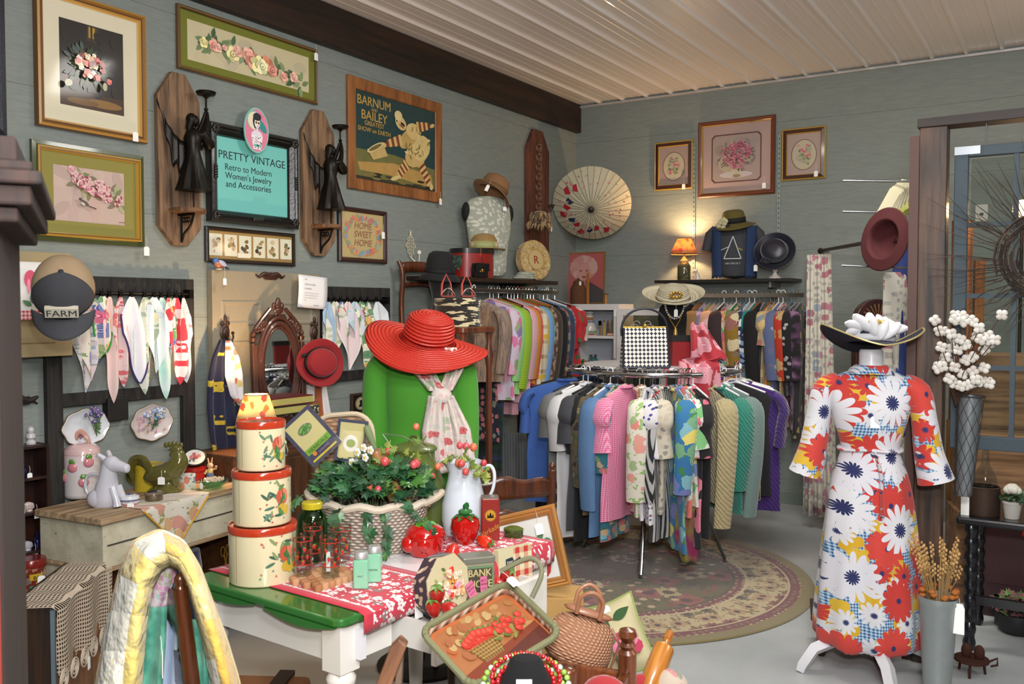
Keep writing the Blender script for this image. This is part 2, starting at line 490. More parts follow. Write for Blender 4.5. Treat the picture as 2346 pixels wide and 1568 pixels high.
# ================================================================ the room
def room():
 # floor: smooth grey concrete
 m,nt,b=_nt('concrete');g=G(nt);n=g.noise(g.obj(),1.3,6,.6);n2=g.noise(g.obj(),14,4)
 g.set(b.inputs['Base Color'],g.mix(g.m('MULTIPLY',n2,.5),g.ramp(n,[(.3,'8e9395'),(.7,'b2b6b6')]),'a2a5a6'));fin(b,.42);g.bump(b,n2,.08)
 x0,x1,y0,y1=XL,4.6,-1.6,YB
 f=MB();f.b2(x0-.1,x1+.1,y0-.1,y1+.1,-.1,0);struct(f.out('floor',None,m,False))
 # walls: painted rough sawn boards in sage
 m,nt,b=_nt('sage_wall');g=G(nt)
 sp=g.n('ShaderNodeSeparateXYZ');g.set(sp.inputs[0],g.obj())
 seam=g.m('LESS_THAN',g.m('FRACT',g.m('MULTIPLY',g.m('ADD',sp.outputs[2],g.m('MULTIPLY',g.noise(g.obj(),.7,1),.03)),1/.52)),.008)
 v=g.v('MULTIPLY',g.obj(),(3,3,30));n=g.noise(v,3,4,.7)
 fine=g.noise(g.v('MULTIPLY',g.obj(),(60,60,12)),6,3)
 col=g.ramp(n,[(.3,'777f7b'),(.7,'858d87')])
 col=g.mix(g.m('MULTIPLY',seam,.45),col,'3c423e')
 g.set(b.inputs['Base Color'],col);fin(b,.75)
 g.bump(b,g.m('SUBTRACT',g.m('ADD',fine,n),g.m('MULTIPLY',seam,2.)),.5,.003)
 wl=MB();wl.b2(x0-.1,x0,y0,y1+.1,0,HC);struct(wl.out('wall_left',None,m,False))
 wb=MB();wb.b2(x0,x1,y1,y1+.1,0,HC);struct(wb.out('wall_back',None,m,False))
 wr=MB();wr.b2(x1,x1+.1,y0,y1+.1,0,HC);struct(wr.out('wall_right',None,m,False))
 wf=MB();wf.b2(x0-.1,x1+.1,y0-.1,y0,0,HC);struct(wf.out('wall_front',None,m,False))
 # ceiling: white ribbed steel panels, ribs along y
 ce=MB('c9c6c2');x=x0;xs=[]
 while x<x1:
  for dx,dz in((0,0),(.012,-.017),(.03,-.017),(.042,0),(.10,0),(.106,-.002),(.118,-.002),(.124,0),(.17,0),(.176,-.002),(.188,-.002),(.194,0)):
   xs.append((x+dx,HC+dz+.001))
  x+=.2286
 vs=[];fs=[]
 for i,(a,z)in enumerate(xs):vs+=[(a,y0,z),(a,y1,z)]
 for i in range(len(xs)-1):fs.append((2*i,2*i+1,2*i+3,2*i+2))
 ce.add(vs,fs)
 ce.b2(x0-.1,x1+.1,y0-.1,y1+.1,HC+.03,HC+.1)
 k=ce
 for i in range(26):
  for j in range(2):pass
 struct(ce.out('ceiling',None,plain('e6dfda',.33,.0,.2),False))
 # dark beam along the top of the left wall
 zb=L(900,160).z;zb=B(1332,305).z;xb=B(1332,290).x
 bm=MB();bm.b2(x0,xb,y0,y1,zb,HC-.003)
 struct(bm.out('trim_1',None,wood('0d0805','2e1b0e',.7,1,.55,.05),False,bev=.006))
 # metal edge where the back wall meets the ceiling
 t=MB('b8b6b2');t.b2(xb,x1,y1-.03,y1,HC-.035,HC-.018);struct(t.out('trim_2',None,plain('b5b3b0',.35,.3),False))
 # corrugated steel wainscot on the left wall under the rail, with a white cap
 ya,yb=L(1120,1040).y,YB-.002;zt=L(1195,1042,.03).z
 w=MB('9a9c9e');vs=[];fs=[];n=int((yb-ya)/.03)
 for i in range(n+1):
  y=ya+(yb-ya)*i/n;xx=x0+(.022 if i%2 else.008)
  vs+=[(xx,y,0),(xx,y,zt)]
 fs=[(2*i,2*i+2,2*i+3,2*i+1)for i in range(n)]
 w.add(vs,fs);struct(w.out('trim_3',None,plain('9fa3a4',.35,.7),True))
 w=MB();w.b2(x0,x0+.035,ya,yb,zt,zt+.03);struct(w.out('trim_4',None,plain('e4e4e0',.5),False))
 # baseboard
 w=MB();w.b2(x0,x1,y1-.018,y1,0,.09);struct(w.out('baseboard_back',None,plain('6f7b74',.6),False))
 w=MB();w.b2(x0,x0+.018,y0,ya,0,.09);struct(w.out('baseboard_left',None,plain('6f7b74',.6),False))
 # perforated steel standards screwed to the back wall
 for i,(px,yt,yb_)in enumerate(((1592,330,1060),(1787,310,1060))):
  p=B(px,yt);q=B(px,yb_);s=MB('8f9a95');s.b2(p.x-.012,p.x+.012,YB-.014,YB,q.z,p.z)
  z=q.z+.03
  while z<p.z-.02:
   s.b2(p.x-.003,p.x+.003,YB-.0155,YB-.013,z,z+.014,'2a2e2c');z+=.04
  o=s.out('shelf_standard',None,paint(.45,.3),False)
  tag(o,('slotted metal shelf standard behind the lamp' if i==0 else 'slotted metal shelf standard behind the navy hat'),'shelf standard','wall standards')
 p=L(1143,655);s=MB('9aa09d');s.b2(XL,XL+.014,p.y-.012,p.y+.012,.3,p.z)
 tag(s.out('shelf_standard',None,paint(.4,.5),False),'slotted metal standard under the dark shelf on the left wall','shelf standard','wall standards')
room()

def ornamental(ms,x,z,r,rr):  # small curl
 ms.pe(x,z,r,r*.6)

# round oriental rugs
def rug(name,label,cx,cy,R,rot=0.):
 m,nt,b=_nt('oriental_rug');g=G(nt)
 sp=g.n('ShaderNodeSeparateXYZ');g.set(sp.inputs[0],g.obj())
 x,y=sp.outputs[0],sp.outputs[1]
 r=g.m('SQRT',g.m('ADD',g.m('MULTIPLY',x,x),g.m('MULTIPLY',y,y)))
 r=g.m('DIVIDE',r,R)
 ang=g.m('ARCTAN2',y,x)
 # mirrored vector for medallion like repetition
 k=12
 am=g.m('PINGPONG',ang,pi/k)
 c=g.n('ShaderNodeCombineXYZ');g.set(c.inputs[0],g.m('MULTIPLY',r,1.));g.set(c.inputs[1],g.m('MULTIPLY',am,.9))
 v2=c.outputs[0]
 xy=g.n('ShaderNodeCombineXYZ');g.set(xy.inputs[0],g.m('ABSOLUTE',x));g.set(xy.inputs[1],g.m('ABSOLUTE',y))
 field='5c5226'
 nz=g.noise(xy.outputs[0],16,2,.5)
 ln=g.m('LESS_THAN',g.m('ABSOLUTE',g.m('SUBTRACT',nz,.5)),.012)
 inner=g.mix(ln,field,'3c2f25')
 inner=flowers(g,inner,xy.outputs[0],4.2,['b8a482','8c4a40','a8946a'],.42,12,.5,'4b1d20',.4,1.,.95)
 inner=flowers(g,inner,g.v('ADD',xy.outputs[0],(1.3,.4,0)),13.,['b6a07e','7e2f35','463426'],.32,6,.5,None,.3,1.,.75)
 brd=g.mix(g.m('GREATER_THAN',g.noise(v2,26,2),.56),'b8a67c','6f5a38')
 brd=flowers(g,brd,v2,8.,['7a3336','a98a62','5a5136'],.36,10,.5,'3f1c1e',.4,.7,.9)
 g1=flowers(g,'6e2a33',v2,30.,['bfa77c','7c6c44'],.3,4,.4,None,.3,.3,.9)
 col=inner
 for lo,cc in((.615,'4d3a2a'),(.63,g1),(.675,'b9a880'),(.69,brd),(.875,'b9a880'),(.885,g1),(.935,'7c6e40')):
  col=g.mix(g.m('GREATER_THAN',r,lo),col,cc)
 # centre medallion
 c2=g.n('ShaderNodeCombineXYZ');g.set(c2.inputs[0],r);g.set(c2.inputs[1],am)
 med=flowers(g,'5d5433',c2.outputs[0],10.,['b5a27c','6e2f35'],.4,8,.5,'3c1a1d',.3,.8,1.)
 col=g.mix(g.m('LESS_THAN',r,g.m('MULTIPLY_ADD',g.m('COSINE',g.m('MULTIPLY',ang,16)),.02,.2)),col,med)
 col=g.mix(g.m('MULTIPLY',g.noise(g.obj(),220,2),.45),col,'2d2618')
 g.set(b.inputs['Base Color'],col);fin(b,.95,0,0,.3);g.bump(b,g.noise(g.obj(),300,2),.6,.004)
 s=MB('8b7d50');s.lathe([(R-.012,0.001),(R,.004),(R-.004,.011),(R-.03,.013),(.001,.013)],seg=96)
 o=s.out(name,None,m);tag(o,label,'rug','oriental rugs');place(o,(cx,cy,0),rot)
p0=Z(1867,1345,0.);p1=Z(1480,1484,0.)
RUGC=Vector((0,0,0))
# circle through the visible rim: right extreme, near extreme and right-back points
def circ(a,b,c):
 ax,ay,bx,by,cx,cy=a.x,a.y,b.x,b.y,c.x,c.y
 d=2*(ax*(by-cy)+bx*(cy-ay)+cx*(ay-by))
 ux=((ax*ax+ay*ay)*(by-cy)+(bx*bx+by*by)*(cy-ay)+(cx*cx+cy*cy)*(ay-by))/d
 uy=((ax*ax+ay*ay)*(cx-bx)+(bx*bx+by*by)*(ax-cx)+(cx*cx+cy*cy)*(bx-ax))/d
 return ux,uy,math.hypot(ax-ux,ay-uy)
RX,RY,RR=circ(Z(1867,1345,0),Z(1500,1483,0),Z(1640,1232,0))
print('RUG',RX,RY,RR,'XL',XL,'HC',HC)
rug('round_rug','round olive and cream oriental rug lying under the round clothes rack',RX,RY,RR)
# ================================================================ pictures on the walls
def rectw(W,x0,x1,tl,tr,bl,br,off=.02):
 """outer frame rectangle on wall W from its edges in the photograph -> centre, width, height"""
 a,b_,c,d=W(x0,tl,off),W(x1,tr,off),W(x0,bl,off),W(x1,br,off)
 u=(lambda p:p.y)if W is L else(lambda p:p.x)
 uc=(u(a)+u(b_))/2;w=u(b_)-u(a)
 zt=(a.z+b_.z)/2;zb=(c.z+d.z)/2
 loc=Vector((XL,uc,(zt+zb)/2))if W is L else Vector((uc,YB,(zt+zb)/2))
 return loc,w,zt-zb,(RL if W is L else 0.)
def frame_mesh(w,h,prof):
 """prof [(inset, depth towards the viewer, colour)...] swept round a rectangle with mitred corners"""
 m=MB();vs=[];
 for(i,d,c),(i2,d2,c2)in zip(prof,prof[1:]):
  def ring(ins,dd):
   a,b_=w/2-ins,h/2-ins
   return[(-a,-dd,-b_),(a,-dd,-b_),(a,-dd,b_),(-a,-dd,b_)]
  m.add(ring(i,d)+ring(i2,d2),[(k,(k+1)%4,(k+1)%4+4,k+4)for k in range(4)],c)
 return m
def picture(name,label,rect,prof,mat_w,mat_c,art,bg,group=None,tagpos=None,fmat=None,lift=.004,pmat=None,art_name='print',matlines=()):
 loc,w,h,rz=rect
 t=thing(name,label,'picture',loc,rz,group)
 t.location+=Vector((lift,0,0))if rz else Vector((0,-lift,0))
 ins=prof[-1][0]
 fm=frame_mesh(w,h,[(0,0,prof[0][2])]+prof)
 iw,ih=w/2-ins,h/2-ins
 fm.out('frame',t,fmat or paint(.35,0,.3,bump=.3,bs=90),False)
 bk=MB('5a4a38');bk.b2(-w/2+.004,w/2-.004,-.005,0,-h/2+.004,h/2-.004);bk.out('backing',t,paint(.8),False)
 pw,ph=iw,ih
 if mat_w:
  mm=MB();mm.py=-.0085;mx,mz=(mat_w if isinstance(mat_w,tuple)else(mat_w,mat_w));pw,ph=iw-mx,ih-mz
  a,b_,c,d=iw+.003,ih+.003,pw,ph
  mm.add([(-a,-.0085,-b_),(a,-.0085,-b_),(a,-.0085,b_),(-a,-.0085,b_),(-c,-.0085,-d),(c,-.0085,-d),(c,-.0085,d),(-c,-.0085,d),(-c,-.007,-d),(c,-.007,-d),(c,-.007,d),(-c,-.007,d)],
               [(k,(k+1)%4,(k+1)%4+4,k+4)for k in range(4)]+[(k+4,(k+1)%4+4,(k+1)%4+8,k+8)for k in range(4)],mat_c)
  mm.out('mat_board',t,paint(.85,0,.25),False)
 pm=MB();pm.py=-.0068;pm.pr(-pw-.002,-ph-.002,pw+.002,ph+.002,bg)
 art(pm,pw,ph);pm.out(art_name,t,pmat or paint(.5,0,.2),False)
 if tagpos:price_tag(t,tagpos[0]*w/2,-.04,tagpos[1]*h/2,.03,.045,.05)
 return t
GOLD=[(0,.02,'5b3d18'),(.004,.03,'a97e3a'),(.014,.034,'8a6026'),(.022,.026,'5d3a18'),(.030,.027,'b88b42'),(.038,.018,'d3ad62'),(.042,.010,'6d4c1e')]
rr=random.Random(3)
def art_dark(m,w,h):
 R_=random.Random(5)
 m.pr(-w*.15,h*.62,w*.22,h*.98,'3a2c1c');m.pr(-w*.1,h*.7,w*.1,h*.96,'a5832f');m.pr(-w*.04,h*.6,w*.02,h*.98,'2a1c12')
 m.pr(-w,-h,w,-h*.62,'3b2514');m.pe(-w*.55,-h*.38,w*.45,h*.13,'4a1d12')
 m.pe(w*.35,-h*.82,w*.6,h*.1,'80602c');m.pe(-w*.3,-h*.85,w*.5,h*.08,'6d4e24')
 for k in range(26):m.pe((R_.random()*1.6-.8)*w,(R_.random()*1.4-.6)*h,w*.18,h*.1,R_.choice(['17120e','1d1713','221812','141414']),R_.random()*3)
 m.prism([(-w*.16,-h*.6),(w*.1,-h*.6),(w*.14,-h*.3),(-w*.2,-h*.3)],m.py-.002,m.py,'2c2a1c')
 m.lay=.0025
 for k in range(60):
  a=R_.random()*6.3;q=R_.random()**.6
  m.leafp(-w*.15+q*w*.6*cos(a),-h*.02+q*h*.42*sin(a),w*.25,a,R_.choice(['2b3a26','1f2c22','3d4a30','43514e']))
 for k in range(46):
  a=R_.random()*6.3;q=R_.random()**.7
  m.rose(-w*.13+q*w*.42*cos(a),h*.02+q*h*.34*sin(a),w*(.06+.06*R_.random()),R_.choice(['8e2222','c04a3e','d9c9a0','e6dfc8','6c1a1c','c7986a','b65a52','4a5a72']),None,R_)
 m.rose(w*.42,-h*.28,w*.09,'c2544a');m.pe(-w*.84,-h*.5,w*.12,h*.08,'b9b49a',.5);m.pe(w*.28,-h*.42,w*.07,h*.1,'a8a382')
picture('framed_still_life','large gold framed dark still life of flowers in a wide cream mat',rectw(L,78,331,-14,14,287,328),GOLD,(.075,.075),'d3cdb4',art_dark,'1c1511',tagpos=(.72,-.86))
def art_blossom(m,w,h):
 R_=random.Random(8)
 for k in range(18):m.pe((R_.random()*1.8-.9)*w,(R_.random()*1.7-.8)*h,w*.3,h*.2,R_.choice(['bba096','bfa69c','b69f98','c0aa9c','ae9a90']),R_.random()*3)
 m.ps([(w*.98,-h*.32),(w*.5,0),(w*.1,h*.3),(-w*.5,h*.6)],w*.02,'6b5c4c')
 for k in range(40):
  t=R_.random();m.leafp(-w*.55+t*w*1.4,h*.7-t*h*.8+R_.uniform(-.3,.25)*h,w*.26,R_.random()*6.3,R_.choice(['8c8f62','767a4c','a3a47c','7c6f5a']))
 for k in range(34):
  t=R_.random();m.rose(-w*.55+t*w*1.4,h*.72-t*h*.75+R_.uniform(-.28,.22)*h,w*R_.uniform(.07,.14),R_.choice(['a5455a','b8607a','c98a92','8f3348','d3a5a2']),'d8b3b2',R_)
 m.pe(-w*.22,-h*.3,w*.13,h*.075,'5a4a48',-.5);m.pe(-w*.34,-h*.17,w*.05,h*.045,'4c3f3e');m.pe(-w*.27,-h*.34,w*.07,h*.05,'b9bdb2',-.5)
 m.ps([(-w*.12,-h*.4),(w*.1,-h*.48)],w*.03,'4a3d3a');m.ps([(w*.75,-h*.9),(w*.93,-h*.9)],w*.015,'4a3d3a')
picture('framed_bird_print','gold framed print of pink blossom and a bird in a wide olive mat',rectw(L,72,328,318,358,551,564),
  [(0,.018,'3c4420'),(.018,.02,'4a5026'),(.022,.028,'a8812e'),(.030,.03,'6d4b16'),(.036,.03,'c0953c'),(.042,.01,'6d4b16')],(.06,.055),'85803f',art_blossom,'b9a49a',tagpos=(.98,-1.0))
def art_roses(m,w,h):
 R_=random.Random(11)
 for k in range(14):m.pe(R_.uniform(-.9,.9)*w,R_.uniform(-.8,.8)*h,w*.12,h*.3,R_.choice(['c6ba96','c9bf9f','bfb597']),0)
 def path(t):return-w*.8+t*w*1.7,h*(.05+.15*sin(t*5))-t*h*.55
 for k in range(64):
  t=R_.random();x,z=path(t);m.leafp(x,z+R_.uniform(-.3,.35)*h,h*.6,R_.random()*6.3,R_.choice(['4f6a48','6d8458','3f5a3f','86976a','8a9a78']))
 for t,r,c in((.02,.2,'cfc486'),(.11,.24,'c98c7c'),(.15,.17,'d5a192'),(.28,.3,'ccc48c'),(.33,.22,'cf9d8b'),(.42,.3,'d69c8b'),(.46,.34,'c88876'),(.52,.36,'d1cf92'),(.6,.34,'b9724f'),(.56,.3,'d8d6a4'),(.66,.26,'c27f6c'),(.78,.2,'cf9484'),(.88,.22,'d0a090'),(.3,.13,'cf9a8c'),(.2,.12,'d2a090')):
  x,z=path(t);m.rose(x,z+R_.uniform(-.15,.2)*h,r*h*1.45,c,None,R_)
picture('framed_rose_print','long wide framed print of pink and cream roses in a green mat',rectw(L,406,727,8,113,155,240),
  [(0,.018,'5b4220'),(.006,.024,'6e5228'),(.014,.022,'4d3a1a'),(.02,.014,'3d3112')],(.045,.04),'6f7426',art_roses,'c9bf9a',tagpos=(.93,.82))
def sign(m,w,h):
 m.txt('PRETTY VINTAGE',0,h*.42,.062,'16292b',bold=.01,maxw=w*1.92)
 for i,s in enumerate(('Retro to Modern',"Women's Jewelry",'and Accessories')):
  m.txt(s,-w*.12,h*(.12-.23*i),.05,'16292b',bold=.008,maxw=w*1.3)
BLK=[(0,.03,'121110'),(.008,.042,'1b1917'),(.022,.046,'0e0d0c'),(.03,.038,'1c1a18'),(.04,.042,'141210'),(.052,.03,'0f0e0d'),(.06,.022,'1a1816'),(.066,.01,'0c0c0c')]
t=picture('framed_shop_sign','teal shop sign with black serif lettering in an ornate black frame',rectw(L,474,678,278,319,508,524),BLK,0,'ffffff',sign,'6fc0b9',fmat=paint(.32,0,.3,bump=.8,bs=60))
_w=MB('151311')
lw,lh=rectw(L,474,678,278,319,508,524)[1:3]
for sx in(-1,1):
 for sz in(-1,1):
  _w=MB('151311')
  for k in range(7):
   a=k*.9;_w.ell(sx*(lw/2-.035+.014*cos(a)),-.045,sz*(lh/2-.035+.014*sin(a)),.014,.012,.011)
  _w.out('corner_carving',t,paint(.32,0,.3))
for x,z in((0,lh/2-.03),(0,-lh/2+.03),(lw/2-.03,0),(-lw/2+.03,0)):
 _w=MB('151311')
 for k in(-2,-1,0,1,2):_w.ell(x+(k*.014 if abs(x)<.01 else 0),-.045,z+(k*.014 if abs(z)<.01 else 0),.013,.012,.011)
 _w.out('edge_carving',t,paint(.32,0,.3))
# oval lady medallion hung on the sign
p=L(587,299,.06)
t=thing('oval_plaque','pink and teal oval plaque of a lady in a wide hat and sunglasses','plaque',p,RL)
m=MB('86c4bd');a,b_=.088,.125
m.prism([(a*cos(k*pi/20),b_*sin(k*pi/20))for k in range(40)],-.004,.004);m.py=-.0042
m.pe(0,0,a*.93,b_*.94,'dd7f9c',n=40)
m.pe(-.022,.055,.05,.055,'7fb9ae',.3);m.pe(-.016,.05,.046,.05,'e9dfc0',.3);m.pe(.0,.05,.028,.046,'1c1a22')
m.pe(.035,.03,.05,.022,'2f8d8c',-.8);m.pe(.004,.04,.02,.028,'e9e2e6');m.pe(.004,.075,.03,.022,'20262e')
m.pe(-.003,.043,.008,.008,'c9a23a');m.pe(.014,.041,.008,.008,'c9a23a');m.pe(-.003,.043,.005,.005,'141414');m.pe(.014,.041,.005,.005,'141414');m.pe(.008,.024,.004,.0025,'c22a3a')
m.pr(-.004,-.01,.01,.02,'dcd5e2');m.pe(.0,-.028,.04,.028,'e4dcea');m.pl([(-.04,-.03),(.042,-.03),(.03,-.105),(-.026,-.105)],'f1edf0')
for k in range(60):
 x,z=rr.uniform(-.034,.034),rr.uniform(-.1,-.036)
 m.pe(x,z,.0022,.0022,'17171c',n=6)
m.pr(-.024,-.09,.028,-.078,'6db8a8');m.pe(.002,-.084,.007,.005,'243c44')
m.out('plaque_face',t,paint(.4,0,.4),False)
# six small cards
def cards(m,w,h):
 R_=random.Random(2)
 for i in range(6):
  x=-w*.84+i*w*.335;m.pr(x-w*.145,-h*.78,x+w*.145,h*.8,'cfd0bc')
  for k in range(9):m.pe(x+R_.uniform(-.07,.07)*w,R_.uniform(-.5,.5)*h,w*R_.uniform(.02,.05),h*R_.uniform(.08,.22),R_.choice(['4c4436','7a5f3a','3a3128','9a8358','b99a86','6d6a3e','c2b089']),R_.random()*3)
 m.pr(-w*.36,-h*.86,-w*.06,-h*.5,'d9d6c4')
picture('framed_card_set','black framed row of six small antique fashion cards',rectw(L,472,677,515,538,598,613),[(0,.014,'1a1410'),(.006,.02,'241a14'),(.018,.018,'120e0b'),(.022,.008,'0e0b09')],0,'',cards,'9a7b45')
# circus poster
def circus(m,w,h):
 R_=random.Random(4);Y='b99a52';Dk='1b1812'
 m.pl([(-w,-h*.95),(w,-h*.95),(w,-h*.45),(w*.2,-h*.34),(-w*.1,-h*.3),(-w,-h*.32)],'6c6a3a')
 m.pl([(-w*.95,-h*.62),(-w*.1,-h*.5),(w*.9,-h*.6),(w*.95,-h*.92),(-w*.2,-h*.8),(-w*.9,-h*.8)],'b08c4c')
 m.pr(-w,-h,w,-h*.93,'2c2a1c')
 for k in range(14):m.pe(R_.uniform(-.9,.9)*w,-h*R_.uniform(.82,.95),w*.1,h*.03,R_.choice(['3a3520','1f1c14','7a6a38']))
 for s,x,z,sz,mw in(('BARNUM',-.56,.70,.085,.78),('AND',-.56,.60,.028,.2),('BAILEY',-.56,.38,.085,.68),('GREATEST',-.56,.25,.042,.55),('SHOW on EARTH',-.56,.10,.042,.8)):
  m.txt(s,w*x,h*z,sz,'c29a48',bold=.012,maxw=mw*w)
 # a plain clown in a ruffled suit, bowing
 def striped(p,q,r0,r1,n=9):
  for i in range(n):
   t0,t1=i/n,(i+1)/n;a=(p[0]+(q[0]-p[0])*t0,p[1]+(q[1]-p[1])*t0);b2=(p[0]+(q[0]-p[0])*t1,p[1]+(q[1]-p[1])*t1)
   m.ps([a,b2],2*(r0+(r1-r0)*t0),'7c3a22' if i%2 else 'cbb070')
 striped((w*.3,-h*.35),(w*.02,-h*.78),w*.1,w*.06);striped((w*.6,-h*.35),(w*.85,-h*.85),w*.1,w*.06)
 m.pe(-w*.05,-h*.84,w*.13,h*.05,'cdb87e',.3);m.pe(w*.9,-h*.9,w*.05,h*.08,'cdb87e')
 m.pe(w*.5,-h*.15,w*.33,h*.3,'c4a868',.5);m.pe(w*.62,h*.02,w*.26,h*.3,'d0b97c',.5);m.pe(w*.3,h*.2,w*.3,h*.2,'b89a5a',.6);m.pe(w*.42,h*.38,w*.2,h*.2,'cfb676')
 for k in range(26):m.pe(w*R_.uniform(.2,.85),h*R_.uniform(-.3,.45),w*.05,h*.03,R_.choice(['8f7a44','d8c48c','a58c50']),R_.random()*3)
 striped((w*.5,h*.5),(w*.85,h*.62),w*.09,w*.05,6);m.pe(w*.92,h*.64,w*.07,h*.05,'cbb070',.4)
 striped((w*.1,h*.1),(-w*.28,-h*.08),w*.09,w*.05,6);m.pe(-w*.34,-h*.12,w*.06,h*.06,'cbb070')
 m.pe(w*.08,h*.5,w*.15,h*.16,'cbb27a',-.4);m.pe(w*.02,h*.66,w*.1,h*.12,'d9c48e');m.pe(w*.13,h*.48,w*.06,h*.035,Dk,-.4);m.pe(w*.1,h*.43,w*.07,h*.02,'7c2a1c',-.4)
 m.pe(-w*.02,h*.53,w*.02,h*.02,Dk)
 m.pl([(-w*.75,-h*.3),(-w*.35,-h*.12),(-w*.25,-h*.36),(-w*.6,-h*.52)],'c0a468');m.pe(-w*.55,-h*.22,w*.22,h*.07,'d4bf88',.45);m.pe(-w*.55,-h*.22,w*.17,h*.045,'6f6236',.45)
t=picture('circus_poster','old circus poster of a bowing clown in a wide honey pine frame',rectw(L,797,1012,167,240,431,466),[(0,.016,'7a4a24'),(.004,.022,'8a5a30'),(.07,.018,'9a6636'),(.076,.010,'5a3418')],0,'',circus,'173a3c',tagpos=(.9,-.92),fmat=wood('6b3d1c','9a6334',.8,2,.5,.1),pmat=paint(.5,0,.2,var=.2))
def hsh(m,w,h):
 R_=random.Random(6)
 for k in range(70):
  a=2*pi*k/70+R_.uniform(-.05,.05);q=R_.uniform(.9,1.1)
  m.pe(w*.8*q*cos(a),h*.82*q*sin(a),w*.085,w*.085,R_.choice(['c9776a','c98a4c','7f9aa8','8a9a72','d0a05c','b8706c','95a79a']),0,7)
 for s,z in(('HOME',.3),('SWEET',-.08),('HOME',-.46)):m.txt(s,0,h*z,.06,'9a6a52',maxw=w*.85,shear=.15)
picture('cross_stitch_sampler','dark framed cross stitch sampler with a wreath of flowers around three words',rectw(L,776,886,470,486,598,606),[(0,.016,'2c1412'),(.008,.026,'3a1c18'),(.022,.022,'28100f'),(.03,.01,'1c0b0a')],0,'',hsh,'b9a575',tagpos=(.72,.2))
# dark picture edges at the far left
p=L(4,150)
t=picture('dark_framed_picture','navy edged dark picture cut off by the left border',(Vector((XL,L(12,150,.03).y-.25,L(8,150).z)),.5,.62,RL),[(0,.03,'0e1220'),(.02,.034,'151a2a'),(.04,.02,'0b0d16')],0,'',lambda m,w,h:m.pe(0,0,w*.6,h*.5,'2a3040'),'1c2230')
p=L(20,365)
t=picture('small_black_framed_picture','black framed picture mostly hidden behind the blurred dark cornice at left',(Vector((XL,L(37,365,.03).y-.14,p.z-.04)),.28,.2,RL),[(0,.02,'0a0a0c'),(.02,.026,'14141a'),(.03,.02,'08080a')],0,'',lambda m,w,h:m.pe(0,0,w*.6,h*.5,'3a3a40'),'24242a')
# three rose pictures on the back wall
BRW=[(0,.018,'a8852c'),(.006,.024,'b5902f'),(.01,.022,'3c1f12'),(.034,.026,'4a2616'),(.038,.022,'b5902f'),(.044,.01,'8a6a24')]
def oval_roses(spec):
 def f(m,w,h):
  m.pe(0,-h*.04,w*.78,h*.76,'5a3034',n=40);m.pe(0,-h*.04,w*.74,h*.73,'b5ab92',n=40)
  R_=random.Random(int(spec[0][0]*100)+7)
  for k in range(12):m.pe(R_.uniform(-.3,.3)*w,R_.uniform(-.4,.3)*h,w*.2,h*.16,R_.choice(['a8a288','b3aa94','a09c86']),R_.random()*3)
  for k in range(22):m.leafp(R_.uniform(-.3,.3)*w,R_.uniform(-.45,.35)*h,w*.2,R_.random()*6.3,R_.choice(['5f7048','7c8a5c','8c9170']))
  for x,z,r,c in spec:m.rose(w*x,h*z,w*r,c,'cf9a92',R_)
 return f
picture('small_rose_picture','small oval picture of three pink roses, hung left of the big bouquet picture',rectw(B,1500,1587,328,320,438,431),BRW,0,'',oval_roses([(-.15,.35,.12,'8a5a66'),(.2,.05,.2,'b8646a'),(-.2,-.32,.18,'b05a60')]),'a08a80','pair of oval rose pictures',tagpos=(.6,-.82))
picture('small_rose_picture','small oval picture of pink roses, hung right of the big bouquet picture',rectw(B,1792,1893,298,287,415,408),BRW,0,'',oval_roses([(-.05,.18,.2,'b8646a'),(.25,-.08,.18,'b05a60'),(.22,.42,.11,'b8605c'),(-.35,.42,.07,'b8706c')]),'a49086','pair of oval rose pictures',tagpos=(.6,-.72))
def bouquet(m,w,h):
 R_=random.Random(9);x0,z0=0,0
 def oct_(a,b_,c,col):m.pl([(-a+c,-b_),(a-c,-b_),(a,-b_+c),(a,b_-c),(a-c,b_),(-a+c,b_),(-a,b_-c),(-a,-b_+c)],col)
 oct_(w*.74,h*.72,w*.09,'5a3a3e');oct_(w*.70,h*.68,w*.085,'a09088');oct_(w*.69,h*.67,w*.085,'9c8c84')
 for k in range(24):m.pe(R_.uniform(-.45,.45)*w,R_.uniform(-.45,.45)*h,w*.2,h*.17,R_.choice(['9c8a86','8f8278','a5958c','8a7880','a39a86']),R_.random()*3)
 m.pe(0,-h*.5,w*.5,h*.1,'b5adae');m.pl([(-w*.1,-h*.55),(w*.12,-h*.55),(w*.18,-h*.3),(-w*.14,-h*.3)],'b3ab98');m.pe(w*.02,-h*.54,w*.12,h*.05,'8a7a60')
 for k in range(60):
  a=R_.random()*6.3;q=R_.random()**.6;m.leafp(q*w*.5*cos(a),h*.06+q*h*.42*sin(a),w*.1,a,R_.choice(['5f6a4a','6f7454','7c6a66','55603f']))
 for k in range(75):
  a=R_.random()*6.3;q=R_.random()**.6
  m.rose(q*w*.47*cos(a),h*.06+q*h*.4*sin(a),w*R_.uniform(.035,.075),R_.choice(['8e3a52','a04862','a5566a','7c3048','b26a7a']),R_.choice(['b26a80','c08a92']),R_)
picture('framed_bouquet_picture','large brown framed picture of a mauve rose bouquet in a cut corner mat',rectw(B,1600,1777,284,260,455,443),[(0,.02,'5a2c18'),(.01,.03,'6a3620'),(.028,.026,'4a2414'),(.034,.024,'b08a34'),(.04,.01,'7a5a24')],0,'',bouquet,'a58e88',tagpos=(.75,-.72))

